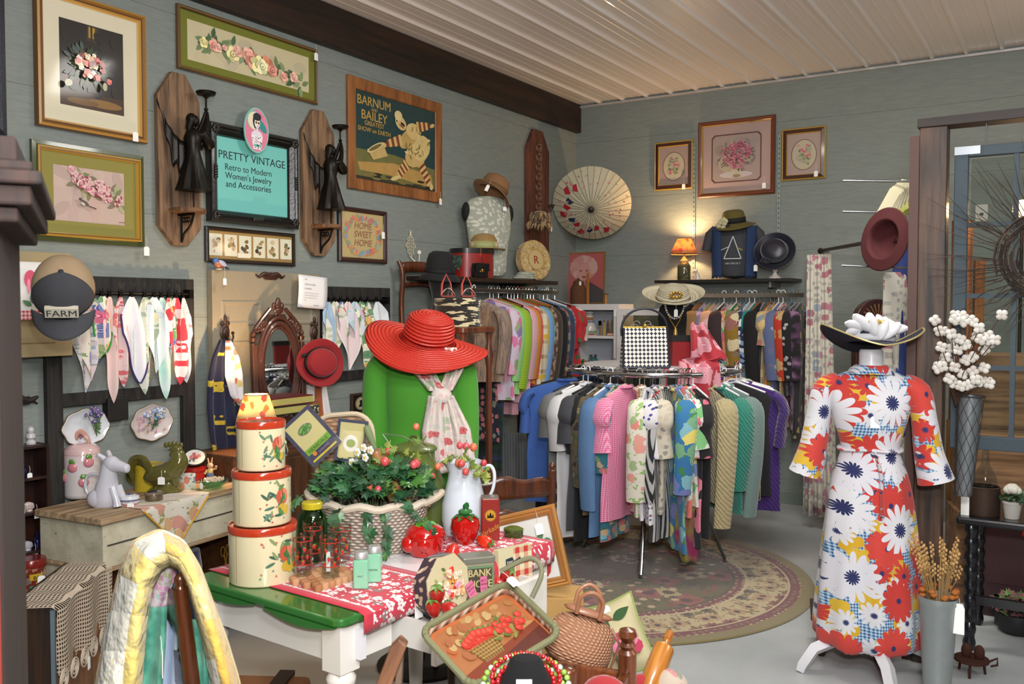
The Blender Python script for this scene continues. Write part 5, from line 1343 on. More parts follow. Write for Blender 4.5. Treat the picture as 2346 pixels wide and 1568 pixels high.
pane('teal_band',[(338,1390),(330,1480),(322,1600)],[(378,1390),(374,1480),(366,1600)],2.09,blotch('tealq',[(.35,'2f7a66'),(.65,'5a9c86')],18,const=False),seed=2)
pane('teal_band',[(436,1420),(445,1500),(452,1600)],[(458,1420),(468,1500),(476,1600)],2.06,blotch('tealq',[(.35,'2f7a66'),(.65,'5a9c86')],18,const=False),seed=1)
pane('blue_backing',[(376,1350),(370,1480),(364,1600)],[(412,1330),(408,1480),(405,1600)],2.13,plain('aebcd0',.9,bump=.2,bs=60),seed=3)
# ================================================================ enamel top table and everything on it
TZ=.76;N0=Z(778,1425,TZ);TRZ=RL-.07
TM=basis(TRZ,(N0.x,N0.y,0));TI=TM.inverted()
TL_,TW_=1.04,.68
WHT=plain('d6d3cc',.28,0,.35,bump=.05,bs=20)
t=thing('enamel_top_table','white farmhouse table with green end leaves and an open drawer','table',(N0.x,N0.y,0),TRZ)
GRN=plain('2a6428',.15,0,.6,bump=.06,bs=12)
def rr2(x0,x1,y0,y1,r,n=6):
 out=[]
 for cx_,cy_,a0 in((x1-r,y0+r,-pi/2),(x1-r,y1-r,0),(x0+r,y1-r,pi/2),(x0+r,y0+r,pi)):
  for k in range(n+1):a=a0+k*pi/2/n;out.append((cx_+r*cos(a),cy_+r*sin(a)))
 return out
m=MB();m.hprism(rr2(.0,.30,.0,TW_,.035),TZ-.024,TZ);m.out('end_leaf',t,GRN,False,bev=.006)
m=MB();m.hprism(rr2(TL_-.26,TL_,.0,TW_,.035),TZ-.024,TZ);m.out('end_leaf',t,GRN,False,bev=.006)
m=MB();m.b2(.302,TL_-.262,.0,TW_,TZ-.024,TZ);m.out('centre_top',t,plain('d9d9da',.15,0,.5),False,bev=.004)
m=MB();m.prism([(-.0,0),(.0,0),(0,0)],0,0)if 0 else None
for y0,y1 in((.0,.012),(TW_-.012,TW_)):pass
# scalloped green brackets under the leaf
m=MB()
pts=[(.02,0)]+[(.02+.3*k/12,-.022*sin(pi*k/12))for k in range(1,12)]+[(.32,0)]
m.T=Matrix.Translation((-.002,0,TZ-.0245))@Matrix.Rotation(-pi/2,4,'Z')
m.prism([(-p[0]-.0,p[1])for p in pts],-.0,.02);m.T=None;m.out('leaf_bracket',t,GRN,False)
m=MB();m.T=Matrix.Translation((-.002,.34,TZ-.0245))@Matrix.Rotation(-pi/2,4,'Z');m.prism([(-p[0],p[1])for p in pts],-.0,.02);m.T=None;m.out('leaf_bracket',t,GRN,False)
ap=.115;az0,az1=TZ-.025-ap,TZ-.0255
for args in((.04,.065,.03,TW_-.03),(TL_-.065,TL_-.04,.03,TW_-.03)):
 m=MB();m.b2(*args,az0,az1);m.out('apron',t,WHT,False)
m=MB();m.b2(.065,TL_-.065,TW_-.055,TW_-.03,az0,az1);m.out('apron',t,WHT,False)
m=MB();m.b2(.065,.23,.03,.055,az0,az1);m.b2(.80,TL_-.065,.03,.055,az0,az1);m.b2(.23,.80,.03,.055,az1-.015,az1);m.out('apron',t,WHT,False)
for x in(.055,TL_-.055):
 for y in(.055,TW_-.055):
  m=MB();m.T=Matrix.Translation((x,y,0));s_=.036
  m.b2(-s_,s_,-s_,s_,.60,az1);
  m.lathe([(.018,0),(.022,.04),(.026,.1),(.034,.38),(.036,.46),(.024,.475),(.04,.5),(.042,.52),(.026,.54),(.04,.56),(.042,.58),(.03,.6)],seg=20);m.out('leg',t,WHT)
dx0,dx1,dy0=.235,.795,-.115
d_=MB();d_.b2(dx0-.0,dx1,dy0-.02,dy0,az0-.03,az1-.008);d_=d_.out('drawer',t,WHT,False,bev=.004)
m=MB();
m.b2(dx0+.01,dx0+.022,dy0,.4,az0,az1-.03);m.b2(dx1-.022,dx1-.01,dy0,.4,az0,az1-.03);m.b2(dx0+.022,dx1-.022,dy0,.4,az0+.045,az0+.055);m.out('drawer_box',d_,plain('c8c6c0',.5),False)
for x in(.38,.65):k=MB('d8dad8');k.lathe([(.01,0),(.018,.012),(.016,.022),(0,.025)],(x,dy0-.02,az0+.05),16,ax='y',fn=lambda x,y,z,a:(x,y,z));k.out('knob',d_,glass('e8f0f4',.05))
m=MB('dcdcd8');m.b2(.075,.098,-.0,.018,az0+.01,az1-.02,'cfcfd4');m.out('barcode_sticker',t,paint(.6),False)
def tb(px,py,dz=0.):return Z(px,py,TZ+dz)
# printed red cloths
def bandana_mat():
 m,nt,b=_nt('bandana');g=G(nt);sp=g.n('ShaderNodeSeparateXYZ');g.set(sp.inputs[0],g.obj())
 c=g.n('ShaderNodeCombineXYZ');g.set(c.inputs[0],sp.outputs[0]);g.set(c.inputs[1],g.m('SUBTRACT',sp.outputs[1],sp.outputs[2]))
 v=c.outputs[0]
 col=flowers(g,'b3263a',v,24.,['dcd6d4','d8d0d0','7a6a66'],.40,5,.55,'b3263a',.2,.6,.85)
 col=flowers(g,col,g.v('ADD',v,(.3,.7,0)),60.,['e0dada'],.22,0,keep=.5)
 ex=g.m('SUBTRACT',.185,g.m('ABSOLUTE',sp.outputs[0]))
 plainb=g.m('LESS_THAN',ex,.035);dot=g.m('MULTIPLY',g.m('LESS_THAN',g.m('ABSOLUTE',g.m('SUBTRACT',ex,.04)),.0045),g.m('LESS_THAN',g.m('FRACT',g.m('MULTIPLY',sp.outputs[1],90)),.6))
 col=g.mix(plainb,col,'b3263a');col=g.mix(dot,col,'e6e0de')
 g.set(b.inputs['Base Color'],col);clothfin(g,b);return m
BM=bandana_mat()
def runner(label,xc,w,drop,loc_y0=-.0):
 t=thing('printed_red_cloth',label,'table cloth',TM@Vector((xc,0,TZ)),TRZ,'red printed cloths')
 Lc=TW_+.0
 def fn(u,v):
  s_=v*(Lc+drop+.015);x=(u-.5)*w
  if s_<drop:return(x+.0,-.008-.004*sin(u*9+1),-(drop-s_))
  return(x,s_-drop-.006,.0035)
 m=MB();m.grid(fn,16,30);m.out('cloth',t,BM,solid=.0015);return t
c1_=runner('red bandana print cloth hanging over the near side of the table under the drinking glasses',.265,.37,.055)
price_tag(c1_,.03,-.018,-.01,.034,.06,.02)
runner('red bandana print cloth under the strawberry jars at the far end of the table',.85,.36,.07)
# stack of three fruit tins
TINS=[]
def fruit(m,r,zc,s_,R_):
 """painted spray of fruit on the curved wall of the tin, facing right"""
 def P(a,z):return(r*cos(a),r*sin(a),z)
 lay=[0.0006]
 def blob(a,z,da,dz,c,rot=0):
  lay[0]+=.00006;q=r+lay[0];n=14;vs=[(q*cos(a),q*sin(a),z)]
  for k in range(n):
   t_=2*pi*k/n;u,w=da*cos(t_),dz*sin(t_);u,w=u*cos(rot)-w*sin(rot),u*sin(rot)+w*cos(rot)
   vs.append((q*cos(a+u/r),q*sin(a+u/r),z+w))
  m.add(vs,[(0,k+1,(k+1)%n+1)for k in range(n)],c)
 for k in range(16):
  a,z=R_.uniform(-.55,.55),R_.uniform(-.05,.05)*s_;blob(a,zc+z,.014*s_,.004*s_,R_.choice(['4a6a5a','5a7a66','3a5a4a','7a8a5a']),R_.random()*3)
 for k in range(14):blob(R_.uniform(-.7,.6),zc+R_.uniform(-.06,.06)*s_,.003*s_,.003*s_,R_.choice(['a85a4a','b06a5a','6a8a7a']))
 blob(.12,zc+.012*s_,.021*s_,.024*s_,'b4503c');blob(.2,zc+.016*s_,.013*s_,.018*s_,'c87a5a');blob(.12,zc+.02*s_,.002,.012*s_,'8a3424')
 blob(.1,zc-.022*s_,.014*s_,.014*s_,'b89a34');blob(.26,zc-.028*s_,.013*s_,.013*s_,'c0a23c')
 for k in range(5):blob(.1+.2*(R_.random()-.5),zc+R_.uniform(-.035,.04)*s_,.012*s_,.005*s_,R_.choice(['3f6a3a','4f7a4a']),R_.random()*3)
base=tb(603,1326)
zz=TZ
for i,(r,h,nm)in enumerate(((.102,.176,'largest cream fruit tin with a red orange lid, bottom of the stack of three'),(.088,.165,'middle cream fruit tin with a red orange lid in the stack of three'),(.073,.150,'smallest cream fruit tin with a red orange lid, top of the stack of three'))):
 t=thing('fruit_tin',nm,'tin',(base.x-.006*i,base.y+.004*i,zz+.001),.42,'stack of fruit tins')
 m=MB('cfc4a0');m.lathe([(r*.985,0),(r,.004),(r,h-.02)],seg=48,cols=['6a4a34','cfc4a0','cfc4a0']);m.out('can',t,paint(.16,.0,.5,var=.05,vs=8))
 m=MB('a8351c');m.lathe([(r*1.025,h-.022),(r*1.03,h-.02),(r*1.03,h-.004),(r*1.0,h),(r*.96,h),(r*.94,h-.004),(0,h-.004)],seg=48);m.out('lid',t,paint(.14,0,.6))
 m=MB();m.T=Matrix.Rotation(-.55,4,'Z');fruit(m,r,h*.46,1+(r-.08)*7,random.Random(i+3));m.out('painted_fruit',t,paint(.2,0,.4),False)
 m=MB('9a8a62');m.T=Matrix.Rotation(-2.0,4,'Z');m.b2(r-.001,r+.0012,-.001,.001,.01,h-.022);m.out('seam',t,paint(.3),False)
 zz+=h+.001
# cork trivet and the strawberry tumblers
tp=tb(748,1352);
t=thing('cork_trivet','trivet of wine corks under the strawberry glasses','trivet',(tb(742,1335).x,tb(742,1335).y,TZ+.004),TRZ)
m=MB('a5744e');R_=random.Random(5)
for i in range(7):
 for j in range(6):
  x,y=(i-3)*.026+(j%2)*.013,(j-2.5)*.025;m.lathe([(.012,0),(.0125,.002),(.0125,.018),(.0115,.02),(0,.02)],(x,y,0),12,R_.choice(['a5744e','b08560','96643e','9c6a4a']))
m.out('corks',t,paint(.8,0,0,bump=.5,bs=90))
GL=glass('f4f8f6',.01,1.45)
def tumbler(label,loc,rot):
 t=thing('strawberry_glass',label,'drinking glass',loc,rot,'strawberry drinking glasses')
 r0,r1,h=.026,.032,.135
 m=MB();m.lathe([(0,0),(r0-.002,0),(r0,.003),(r1,h),(r1-.0016,h),(r0-.0014,.012),(0,.012)],seg=32,cap=False);m.out('glass',t,GL)
 m=MB();R=lambda z:r0+(r1-r0)*z/h+.0005
 for zc,c in((.108,'a8281c'),(.035,'a8281c')):
  m.grid(lambda u,v:(R(zc+v*.003)*cos(2*pi*u),R(zc+v*.003)*sin(2*pi*u),zc+v*.003),28,1,c,cu=True)
 for zc in(.118,.085,.06,.045):
  for k in range(6):
   a=k*pi/3+zc*30;q=R(zc)+.0004;s_=.008 if zc!=.118 else.005
   pts=[(-.7,.5),(-.5,.85),(0,.7),(.5,.85),(.7,.5),(.35,-.5),(0,-1),(-.35,-.5)]
   m.add([(q*cos(a+u*s_/q),q*sin(a+u*s_/q),zc+w*s_)for u,w in pts],[tuple(range(8))],'b3241c')
   m.add([((q+.0003)*cos(a+u*s_/q),(q+.0003)*sin(a+u*s_/q),zc+w*s_)for u,w in((-.6,.7),(0,.45),(.6,.7),(.2,.95),(0,1.3),(-.2,.95))],[tuple(range(6))],'5f7a34')
 m.out('printed_strawberries',t,paint(.4),False);return t
zt_=TZ+.0245
for i,(px,py,lb)in enumerate(((694,1318,'strawberry printed tumbler nearest the tin stack'),(717,1290,'strawberry printed tumbler behind, in front of the green jar'),(758,1322,'strawberry printed tumbler in front holding a paper slip'),(783,1292,'strawberry printed tumbler at the right rear, toward the wicker basket'))):
 p=Z(px,py,zt_);tumbler(lb,p,i*.7)
m=MB('e2e2e2');m.b2(-.006,.006,-.001,.001,0,.06);p=Z(752,1310,zt_+.02);tag(m.out('paper_slip',None,paint(.7),False),'white paper slip standing in the front strawberry tumbler','paper',None,p,TRZ-.8)
# jadeite shakers
def shaker(label,px,py):
 t=thing('jade_shaker',label,'shaker',tb(px,py,.005),.6,'jade glass shakers');s_=.0225
 m=MB();m.hprism(rr2(-s_,s_,-s_,s_,.007),0,.085);m.out('bottle',t,plain('7fb798',.15,0,.6),False,bev=.002)
 m=MB();m.lathe([(.019,.085),(.019,.089)],seg=20);m.out('neck',t,plain('7fb798',.15,0,.6))
 m=MB('c0c0be');m.lathe([(.0215,.088),(.0215,.1),(.018,.107),(0,.108)],seg=24)
 for k in range(7):a=k*.9;m.ell(.009*cos(a),.009*sin(a),.1075,.0012,None,.0008,'1a1a1a',5,rings=3)
 m.out('cap',t,paint(.4,.6));
 m=MB();m.py=-s_-.0003;m.txt('PEPPER' if 'behind' in label else 'SALT',0,.035,.008,'16201c',bold=.01,maxw=.034);m.out('lettering',t,paint(.4),False);return t
shaker('square jade green glass shaker nearer the viewer',828,1345);shaker('square jade green glass shaker behind the other one',858,1330)
# green jar
p=tb(716,1285);t=thing('green_glass_jar','emerald green glass jar with a yellow lid behind the strawberry glasses','jar',p)
m=MB();m.lathe([(0,0),(.044,0),(.05,.006),(.05,.13),(.044,.155),(.031,.17),(.031,.18),(.029,.18),(.029,.168),(.042,.153),(.047,.13),(.047,.008),(0,.008)],seg=36,cap=False);m.out('glass',t,glass('a4e492',.03))
m=MB('b8a820');m.lathe([(.034,.176),(.0345,.18),(.0345,.194),(.031,.198),(0,.199)],seg=36,fn=lambda x,y,z,a:(x*(1+.01*cos(18*a)),y*(1+.01*cos(18*a)),z));m.out('lid',t,paint(.35,.1,.3))
# white wicker basket with ivy
bL,bR=tb(742,1268),tb(985,1270);bc=(bL+bR)/2+Vector((-.06,.06,0));bw=(bR-bL).length/2*1.02;bd=.13;BZ=TZ;bang=atan2(bR.y-bL.y,bR.x-bL.x)
t=thing('white_wicker_basket','large whitewashed oval wicker basket with rolled rim and side handles','basket',(bc.x,bc.y,BZ),bang)
bh=.165
def bask(x,y,z,a):f=(.80+.2*(z/bh)**.7);return(x*bw*f,y*bd*f,z)
m=MB();m.lathe([(1,z*bh/8)for z in range(9)],seg=72,fn=bask,cap=True)
m.f=m.f[:-1];m.out('wicker_wall',t,weavem('6a5648','cfc6b8',75,95),solid=.008)
m=MB('c4b8a6');m.tube([(bw*1.02*cos(k*pi/24),bd*1.02*sin(k*pi/24),bh+.006*sin(k*1.3))for k in range(48)],.014,8,closed=True);m.out('rolled_rim',t,paint(.8,bump=.6,bs=60))
for s_ in(-1,1):m=MB('b0a490');m.tube([(s_*bw*.97,-.05,bh),(s_*(bw+.035),-.04,bh+.02),(s_*(bw+.05),0,bh+.03),(s_*(bw+.035),.04,bh+.02),(s_*bw*.97,.05,bh)],.012,8);m.out('handle',t,paint(.8,bump=.6,bs=60))
BM_=basis(bang,(bc.x,bc.y,BZ))
def ivyleaf(m,p,d,n,s_,c):
 d=d.normalized();n=(n-d*n.dot(d)).normalized();w=d.cross(n)
 sh=[(0,0),(-.12,.32),(.1,.62),(.28,.38),(.62,.5),(.52,.2),(1.0,0),(.52,-.2),(.62,-.5),(.28,-.38),(.1,-.62),(-.12,-.32)]
 vs=[p+d*(a*s_)+w*(b*s_)-n*(abs(b)*.25*s_)for a,b in sh];k=len(vs)
 vs.append(p+d*.45*s_+n*.02*s_)
 m.add([tuple(v)for v in vs],[(i,(i+1)%k,k)for i in range(k)],c)
def ivy(name,label,mat4,n,rx,ry,z0,zs,seeds,trail,cols,size=(.03,.055),cat='plant'):
 t=thing(name,label,cat,mat4.translation,mat4.to_euler().z);R_=random.Random(seeds)
 st=MB('4a5a30');lf=MB()
 for k in range(26):
  a=R_.random()*6.28;q=R_.random()**.6;e=Vector((rx*q*cos(a),ry*q*sin(a),z0+zs*R_.uniform(.3,1)))
  st.tube([(e.x*.4,e.y*.4,z0-.06),(e.x*.8,e.y*.8,z0+.02),tuple(e)],.0022,5)
 for k in range(n):
  a=R_.random()*6.28;q=R_.random()**.5;h_=zs*sqrt(max(0,1-q*q*.8))*R_.uniform(.5,1.05)
  p=Vector((rx*q*cos(a),ry*q*sin(a),z0+h_));d=Vector((cos(a)*.8+R_.uniform(-.6,.6),sin(a)*.8+R_.uniform(-.8,.6),R_.uniform(-.5,.5)));nn=Vector((R_.uniform(-.5,.5),R_.uniform(-1.2,.1),R_.uniform(.2,1)))
  ivyleaf(lf,p,d,nn,R_.uniform(*size),R_.choice(cols))
 for pts in trail:
  st.tube(pts,.0022,5)
  for i in range(len(pts)-1):
   for j in range(3):
    p=Vector(pts[i]).lerp(Vector(pts[i+1]),(j+R_.random())/3);ivyleaf(lf,p,Vector((R_.uniform(-1,1),-.3,R_.uniform(-1.2,.2))),Vector((R_.uniform(-.3,.3),-1,.3)),R_.uniform(.02,.045),R_.choice(cols))
 st.out('stems',t,paint(.7));lf.out('leaves',t,paint(.45,0,.1),False,ang=0);return t
IV=['27512f','2f5f38','1f4228','3a6c3a','2a4d34','43702e','25472c']
ivy('ivy_plant','bushy dark green ivy filling the white wicker basket',BM_,420,bw*1.08,bd*1.15,bh-.0,.15,21,
 [[(-.02,-bd*.9,bh+.02),(-.0,-bd*1.12,bh-.03),(.01,-bd*1.1,bh-.09),(.03,-bd*1.08,.02)],[(bw*.6,-bd*.7,bh+.03),(bw*.8,-bd*.9,bh+.0),(bw*1.0,-bd,bh-.04),(bw*1.2,-bd*1.2,bh-.07)],
     [(-bw*.5,-bd*.8,bh+.02),(-bw*.55,-bd*1.1,bh-.03),(-bw*.5,-bd*1.1,bh-.08)],[(-bw*.8,0,bh+.04),(-bw*1.2,-.02,bh+.04),(-bw*1.5,-.05,bh+.0),(-bw*1.75,-.06,bh-.04)],
     [(bw*.3,-bd,bh),(bw*.36,-bd*1.15,bh-.06),(bw*.34,-bd*1.2,.03),(bw*.4,-bd*1.5,.012)]],IV)
def crab(label,pts,seed,n=5,leafc=('7c8a3a','8f9a4a','66803a'),name='berry_branch'):
 """artificial apple branch: stem, leaves and small red fruit"""
 R_=random.Random(seed);b0=Vector(pts[0]);t=thing(name,label,'artificial branch',b0)
 q=[Vector(p)-b0 for p in pts];m=MB('5a6a34');m.tube(q,.002,5)
 lf=MB();
 for k in range(n*3):
  i=R_.randrange(1,len(q));p=q[i]+Vector([R_.uniform(-.025,.025)for _ in range(3)]);ivyleaf(lf,p,Vector((R_.uniform(-1,1),R_.uniform(-1,.3),R_.uniform(-.4,1))),Vector((0,-1,.4)),R_.uniform(.02,.034),R_.choice(leafc))
 m.out('stem',t,paint(.7));lf.out('leaves',t,paint(.5),False,ang=0)
 for k in range(n):
  p=q[R_.randrange(1,len(q))]+Vector([R_.uniform(-.05,.05)for _ in range(3)]);f=MB();r=R_.uniform(.011,.016);f.ell(p.x,p.y,p.z,r,r,r*1.12,R_.choice(['c04a4a','b83c46','c86a4a','c45058']),14);f.tube([p+Vector((0,0,r)),p+Vector((.004,0,r+.01))],.001,4,'4a4a2a');f.out('berry',t,paint(.35,0,.3))
 return t
def LB(x,y,z):return tuple(BM_@Vector((x,y,z)))
crab('branch of small red apples rising from the left of the ivy',[LB(-.02,0,bh+.04),LB(-.01,-.02,bh+.11),LB(.02,-.05,bh+.16),LB(.05,-.06,bh+.18)],2,3)
crab('branch of small red apples leaning right over the ivy',[LB(.06,0,bh+.05),LB(.1,-.03,bh+.12),LB(.15,-.04,bh+.17),LB(.17,-.05,bh+.22)],4,4)
crab('branch with one apple low in front of the ivy',[LB(.03,-.08,bh+.05),LB(.05,-.11,bh+.06),LB(.07,-.13,bh+.07)],6,2)
# white blossoms in the ivy
t=thing('white_blossom_spray','spray of small white strawberry blossoms above the ivy','artificial flowers',LB(.0,-.02,bh+.08));m=MB('5a6a34');fl=MB()
for k,(x,y,z)in enumerate(((-.02,-.06,.10),(.015,-.06,.085),(.0,-.05,.115),(.03,-.05,.11),(-.055,-.05,.06))):
 m.tube([(0,0,0),(x*.6,y*.5,z*.7),(x,y,z)],.0016,5)
 for j in range(5):a=j*1.257;fl.ell(x+.009*cos(a),y,z+.009*sin(a),.007,.002,.007,'e8e8e0',8,rings=5)
 fl.ell(x,y-.003,z,.005,.003,.005,'c8b040',8,rings=4)
m.out('stems',t,paint(.7));fl.out('blossoms',t,paint(.7))
# wicker tray standing behind, seed packet signs, rolling pins
p=D(800,1000,3.25);fr=.72
FZ=basis(.55,(0,0,0))
def lean(name,label,cat,px0,py0,px1,py1,d,thick=.01):pass
def quad_thing(name,label,cat,pts,d,build,thick=.006,back='5a4a38',dd=(0,0,0,0)):
 """a flat item in its true place: bottom-left, bottom-right, top-right, top-left as seen, each at its own depth"""
 q=[D(px,py,d+e)for(px,py),e in zip(pts,dd)]
 c=(q[0]+q[1]+q[2]+q[3])/4;ex=((q[1]-q[0])+(q[2]-q[3]));w=ex.length/2;ex.normalize();ez=((q[3]-q[0])+(q[2]-q[1]));h=ez.length/2;ez=(ez-ex*ez.dot(ex)).normalized();ey=ez.cross(ex)
 M=Matrix((ex,ey,ez)).transposed()
 t=thing(name,label,cat,c);t.rotation_euler=M.to_euler();build(t,w/2,h/2);return t
def wtray(t,w,h):
 pts=rr2(-w,w,-h,h,.07);m=MB();m.prism(pts,0,.008);m.out('woven_panel',t,weavem('7a5a40','b08a6a',50,70),False)
 m=MB('b9a98e');m.tube([(x,-.004,z)for x,z in pts],.009,8,closed=True);m.out('rim',t,paint(.7,bump=.5,bs=60))
quad_thing('wicker_basket_cover','rounded wicker basket lid standing behind the seed packet signs','basket lid',[(722,1110),(868,1110),(845,940),(722,960)],3.3,wtray)
def packet(txts):
 def f(t,w,h):
  m=MB('3c4054');m.b2(-w,w,-.003,.003,-h,h);m.py=-.0032
  m.pr(-w*.8,-h*.84,w*.8,h*.86,'b9b07a')
  if txts:
   m.pr(-w*.8,-h*.84,w*.8,-h*.55,'34364e');m.pr(-w*.8,-h*.55,w*.8,-h*.3,'6a9a3c');m.pe(0,h*.35,w*.5,h*.25,'c8a890');m.pe(0,h*.35,w*.44,h*.2,'4f7a3c')
   for k in range(18):m.pe(rr.uniform(-.35,.35)*w,h*(.35+rr.uniform(-.14,.14)),w*.06,h*.04,rr.choice(['5f8a4a','3f6a34','7a9a5a']))
   m.pe(-w*.45,-h*.62,w*.12,w*.12,'c07a34');m.txt('HERBDALE',0,-h*.5,h*.2,'3f5a24',bold=.02,maxw=w*1.5);m.txt('GARDENS',w*.1,-h*.72,h*.12,'8a8a9a',maxw=w);m.pr(-w*.8,-h*.88,w*.8,-h*.8,'b8a83c')
  else:
   m.pr(-w*.7,-h*.8,w*.7,h*.5,'c4bb88');m.pe(0,-.1*h,w*.5,h*.4,'d8d6cc');m.pe(0,-.1*h,w*.3,h*.2,'8a9a5a')
  m.out('printed_card',t,paint(.3,0,.3),False)
  m=MB();m.b2(-w-.004,w+.004,-.008,-.007,-h-.004,h+.004);m.out('plastic_sleeve',t,glass('ffffff',.03,1.1),False)
 return f
quad_thing('seed_packet_sign','tilted garden seed print in a clear sleeve, left of the ivy','print',[(720,1060),(800,1005),(690,934),(640,998)],3.12,packet(1))
quad_thing('seed_packet_sign','garden print with a pale mug in a dark border, behind the ivy blossoms','print',[(772,1060),(842,1060),(836,970),(768,955)],3.2,packet(0))
def rpin(label,a,b_,mat,r=.024,h=.1,body=(.22,.78),mat2=None,name='rolling_pin'):
 a,b_=Vector(a),Vector(b_);d=b_-a;L0=d.length;t=thing(name,label,'rolling pin',a);t.rotation_euler=d.to_track_quat('Z','Y').to_euler()
 m=MB();m.lathe([(r*.9,L0*body[0]),(r,L0*body[0]+.006),(r,L0*body[1]-.006),(r*.9,L0*body[1])],seg=24);m.out('roller',t,mat)
 for e in(0,1):
  z0,z1=(0,L0*body[0]-.008)if e==0 else(L0,L0*body[1]+.008);s_=1 if e==0 else-1
  m=MB();m.lathe([(.0,z0),(.011,z0+s_*.005),(.014,z0+s_*.03),(.009,z1-s_*.01),(.007,z1)][::s_],seg=16,cap=True);m.out('handle',t,mat2 or mat)
  m=MB('9a9a9a');m.cyl((0,0,z1-s_*.0),(0,0,z1+s_*.012),.004,None,10);m.out('spindle',t,paint(.3,.8))
 return t
PIN=wood('8a5a30','b07c4a',2.,2,.4,.2)
rpin('wooden rolling pin with a sage green handle standing in the ivy basket',LB(.12,.02,.03),tuple(D(838,975,3.1)),PIN,.022,mat2=plain('6f7f58',.5))
rpin('wooden rolling pin with plain handles leaning right in the ivy basket',LB(.17,.03,.03),tuple(D(868,1035,3.12)),PIN,.02)
# silver gnome like ornament seen between tin and packet
p=D(648,1025,2.95);t=thing('silver_ornament','small shiny silver figure charm hanging beside the top fruit tin','ornament',p);m=MB('b8b8bc');m.lathe([(.0,-.03),(.016,-.028),(.018,-.01),(.012,.008),(.014,.016),(.006,.03),(0,.04)],seg=16,fn=lambda x,y,z,a:(x*(1+.15*cos(5*a)),y,z));m.out('figure',t,paint(.12,1.));m=MB('b0b0b0');m.tube([(0,0,.038),(.002,0,.06),(0,0,.09)],.0012,5);m.out('cord',t,paint(.3,.8))
# olive milk can
p=tb(965,1222);p=p+Vector((-.03,.0,0));t=thing('olive_milk_can','olive green enamel can with a lid and wire bail, behind the white pitcher','milk can',p)
OL=plain('55632c',.3,0,.4)
zc_=D(972,1030,(p-Vector((0,0,EYE))).dot(_CR@Vector((0,0,-1)))).z-TZ
m=MB();m.lathe([(.1,0),(.108,.01),(.112,zc_*.3),(.11,zc_*.62),(.085,zc_*.82),(.076,zc_*.88),(.076,zc_)],seg=36);m.out('body',t,OL)
m=MB();m.lathe([(.084,zc_),(.085,zc_+.008),(.078,zc_+.016),(.04,zc_+.028),(0,zc_+.03)],seg=36);m.out('lid',t,OL)
m=MB('55632c');m.tube([(-.022,0,zc_+.026),(-.018,0,zc_+.045),(.0,0,zc_+.05),(.018,0,zc_+.045),(.022,0,zc_+.026)],.006,8);m.out('lid_handle',t,OL)
m=MB('c8c8c4');m.tube([(-.08,0,zc_-.03),(-.13,-.03,zc_+.055),(0,-.07,zc_+.06),(.1,-.05,zc_+.02),(.08,0,zc_-.03)],.0018,6);m.out('wire_bail',t,paint(.3,.8))
# white enamel pitcher with berries
p=tb(1063,1225);t=thing('white_enamel_pitcher','tall white enamel pitcher holding apple branches','pitcher',p,.3)
PE=plain('ccd4dc',.12,0,.6)
m=MB();m.lathe([(.062,0),(.072,.006),(.084,.06),(.082,.12),(.062,.2),(.054,.235),(.06,.26),(.068,.275),(.065,.276),(.05,.24),(.05,.2)],seg=36,fn=lambda x,y,z,a:(x-.02*max(0,z-.23)/.04*max(0,-cos(a))**2,y,z),cap=False)
m.lathe([(.062,.0),(0,.001)],seg=36,cap=False);m.out('body',t,PE)
m=MB();m.tube([(.058,0,.245),(.1,0,.262),(.118,0,.23),(.11,0,.17),(.078,0,.115)],[.008,.009,.009,.009,.008],10,sq=.7);m.out('handle',t,PE)
q=p+Vector((0,0,.25))
crab('apple branch spilling left out of the white pitcher',[tuple(q),tuple(q+Vector((-.03,-.03,.05))),tuple(D(1010,1060,3.25)),tuple(D(985,1080,3.22))],11,3)
crab('apple branch spilling right out of the white pitcher',[tuple(q),tuple(q+Vector((.02,-.02,.05))),tuple(D(1085,1070,3.22)),tuple(D(1105,1085,3.2))],12,7)
# strawberry ceramics
RED=plain('a8120e',.1,0,.6)
def seeds(m,r,h,R_,n=40):
 for k in range(n):
  a,z=R_.random()*6.28,R_.uniform(.15,.85)*h;q=r*sin(pi*(.15+.75*z/h))**.5*1.0
  m.ell(q*cos(a),q*sin(a),z,.0018,None,.003,'1c0a08',5,rings=3)
def calyx(m,z,r,n=6,c='4f8a2c'):
 for k in range(n):
  a=k*2*pi/n;d=Vector((cos(a),sin(a),-.35));w=Vector((-sin(a),cos(a),0));p=Vector((0,0,z+.003))
  m.add([tuple(p),tuple(p+d*r*.5+w*r*.28+Vector((0,0,.006))),tuple(p+d*r),tuple(p+d*r*.5-w*r*.28+Vector((0,0,.006)))],[(0,1,2,3)],c)
p=tb(974,1272);t=thing('strawberry_cookie_jar','round glossy red strawberry jar with a notched lid and bright green leaves','cookie jar',p,.4)
m=MB('a8120e');m.lathe([(.04,0),(.05,.004),(.064,.04),(.066,.07)],seg=32);m.ell(-.045,-.04,.045,.028,.024,.03);m.ell(.01,-.058,.05,.022,.014,.024);m.out('jar',t,RED)
m=MB('a8120e');m.lathe([(.068,.071),(.064,.088),(.045,.103),(.02,.108),(0,.109)],seg=32);m.out('lid',t,RED)
m=MB();seeds(m,.067,.08,random.Random(4),34);m.out('seeds',t,paint(.3));m=MB();calyx(m,.112,.05);m.out('leaves',t,paint(.2,0,.5),False,solid=.003);m=MB('4a6a2a');m.tube([(0,0,.108),(.004,0,.13)],[.007,.005],8);m.out('stem',t,paint(.2,0,.5))
p=tb(1066,1248);t=thing('strawberry_cookie_jar','tall glossy strawberry jar with dark green leaves and knob beside the white pitcher','cookie jar',p,.4)
m=MB('a8120e');m.lathe([(.0,0),(.024,.002),(.042,.03),(.052,.065),(.048,.09),(.03,.103),(0,.108)],seg=32);m.out('body',t,RED)
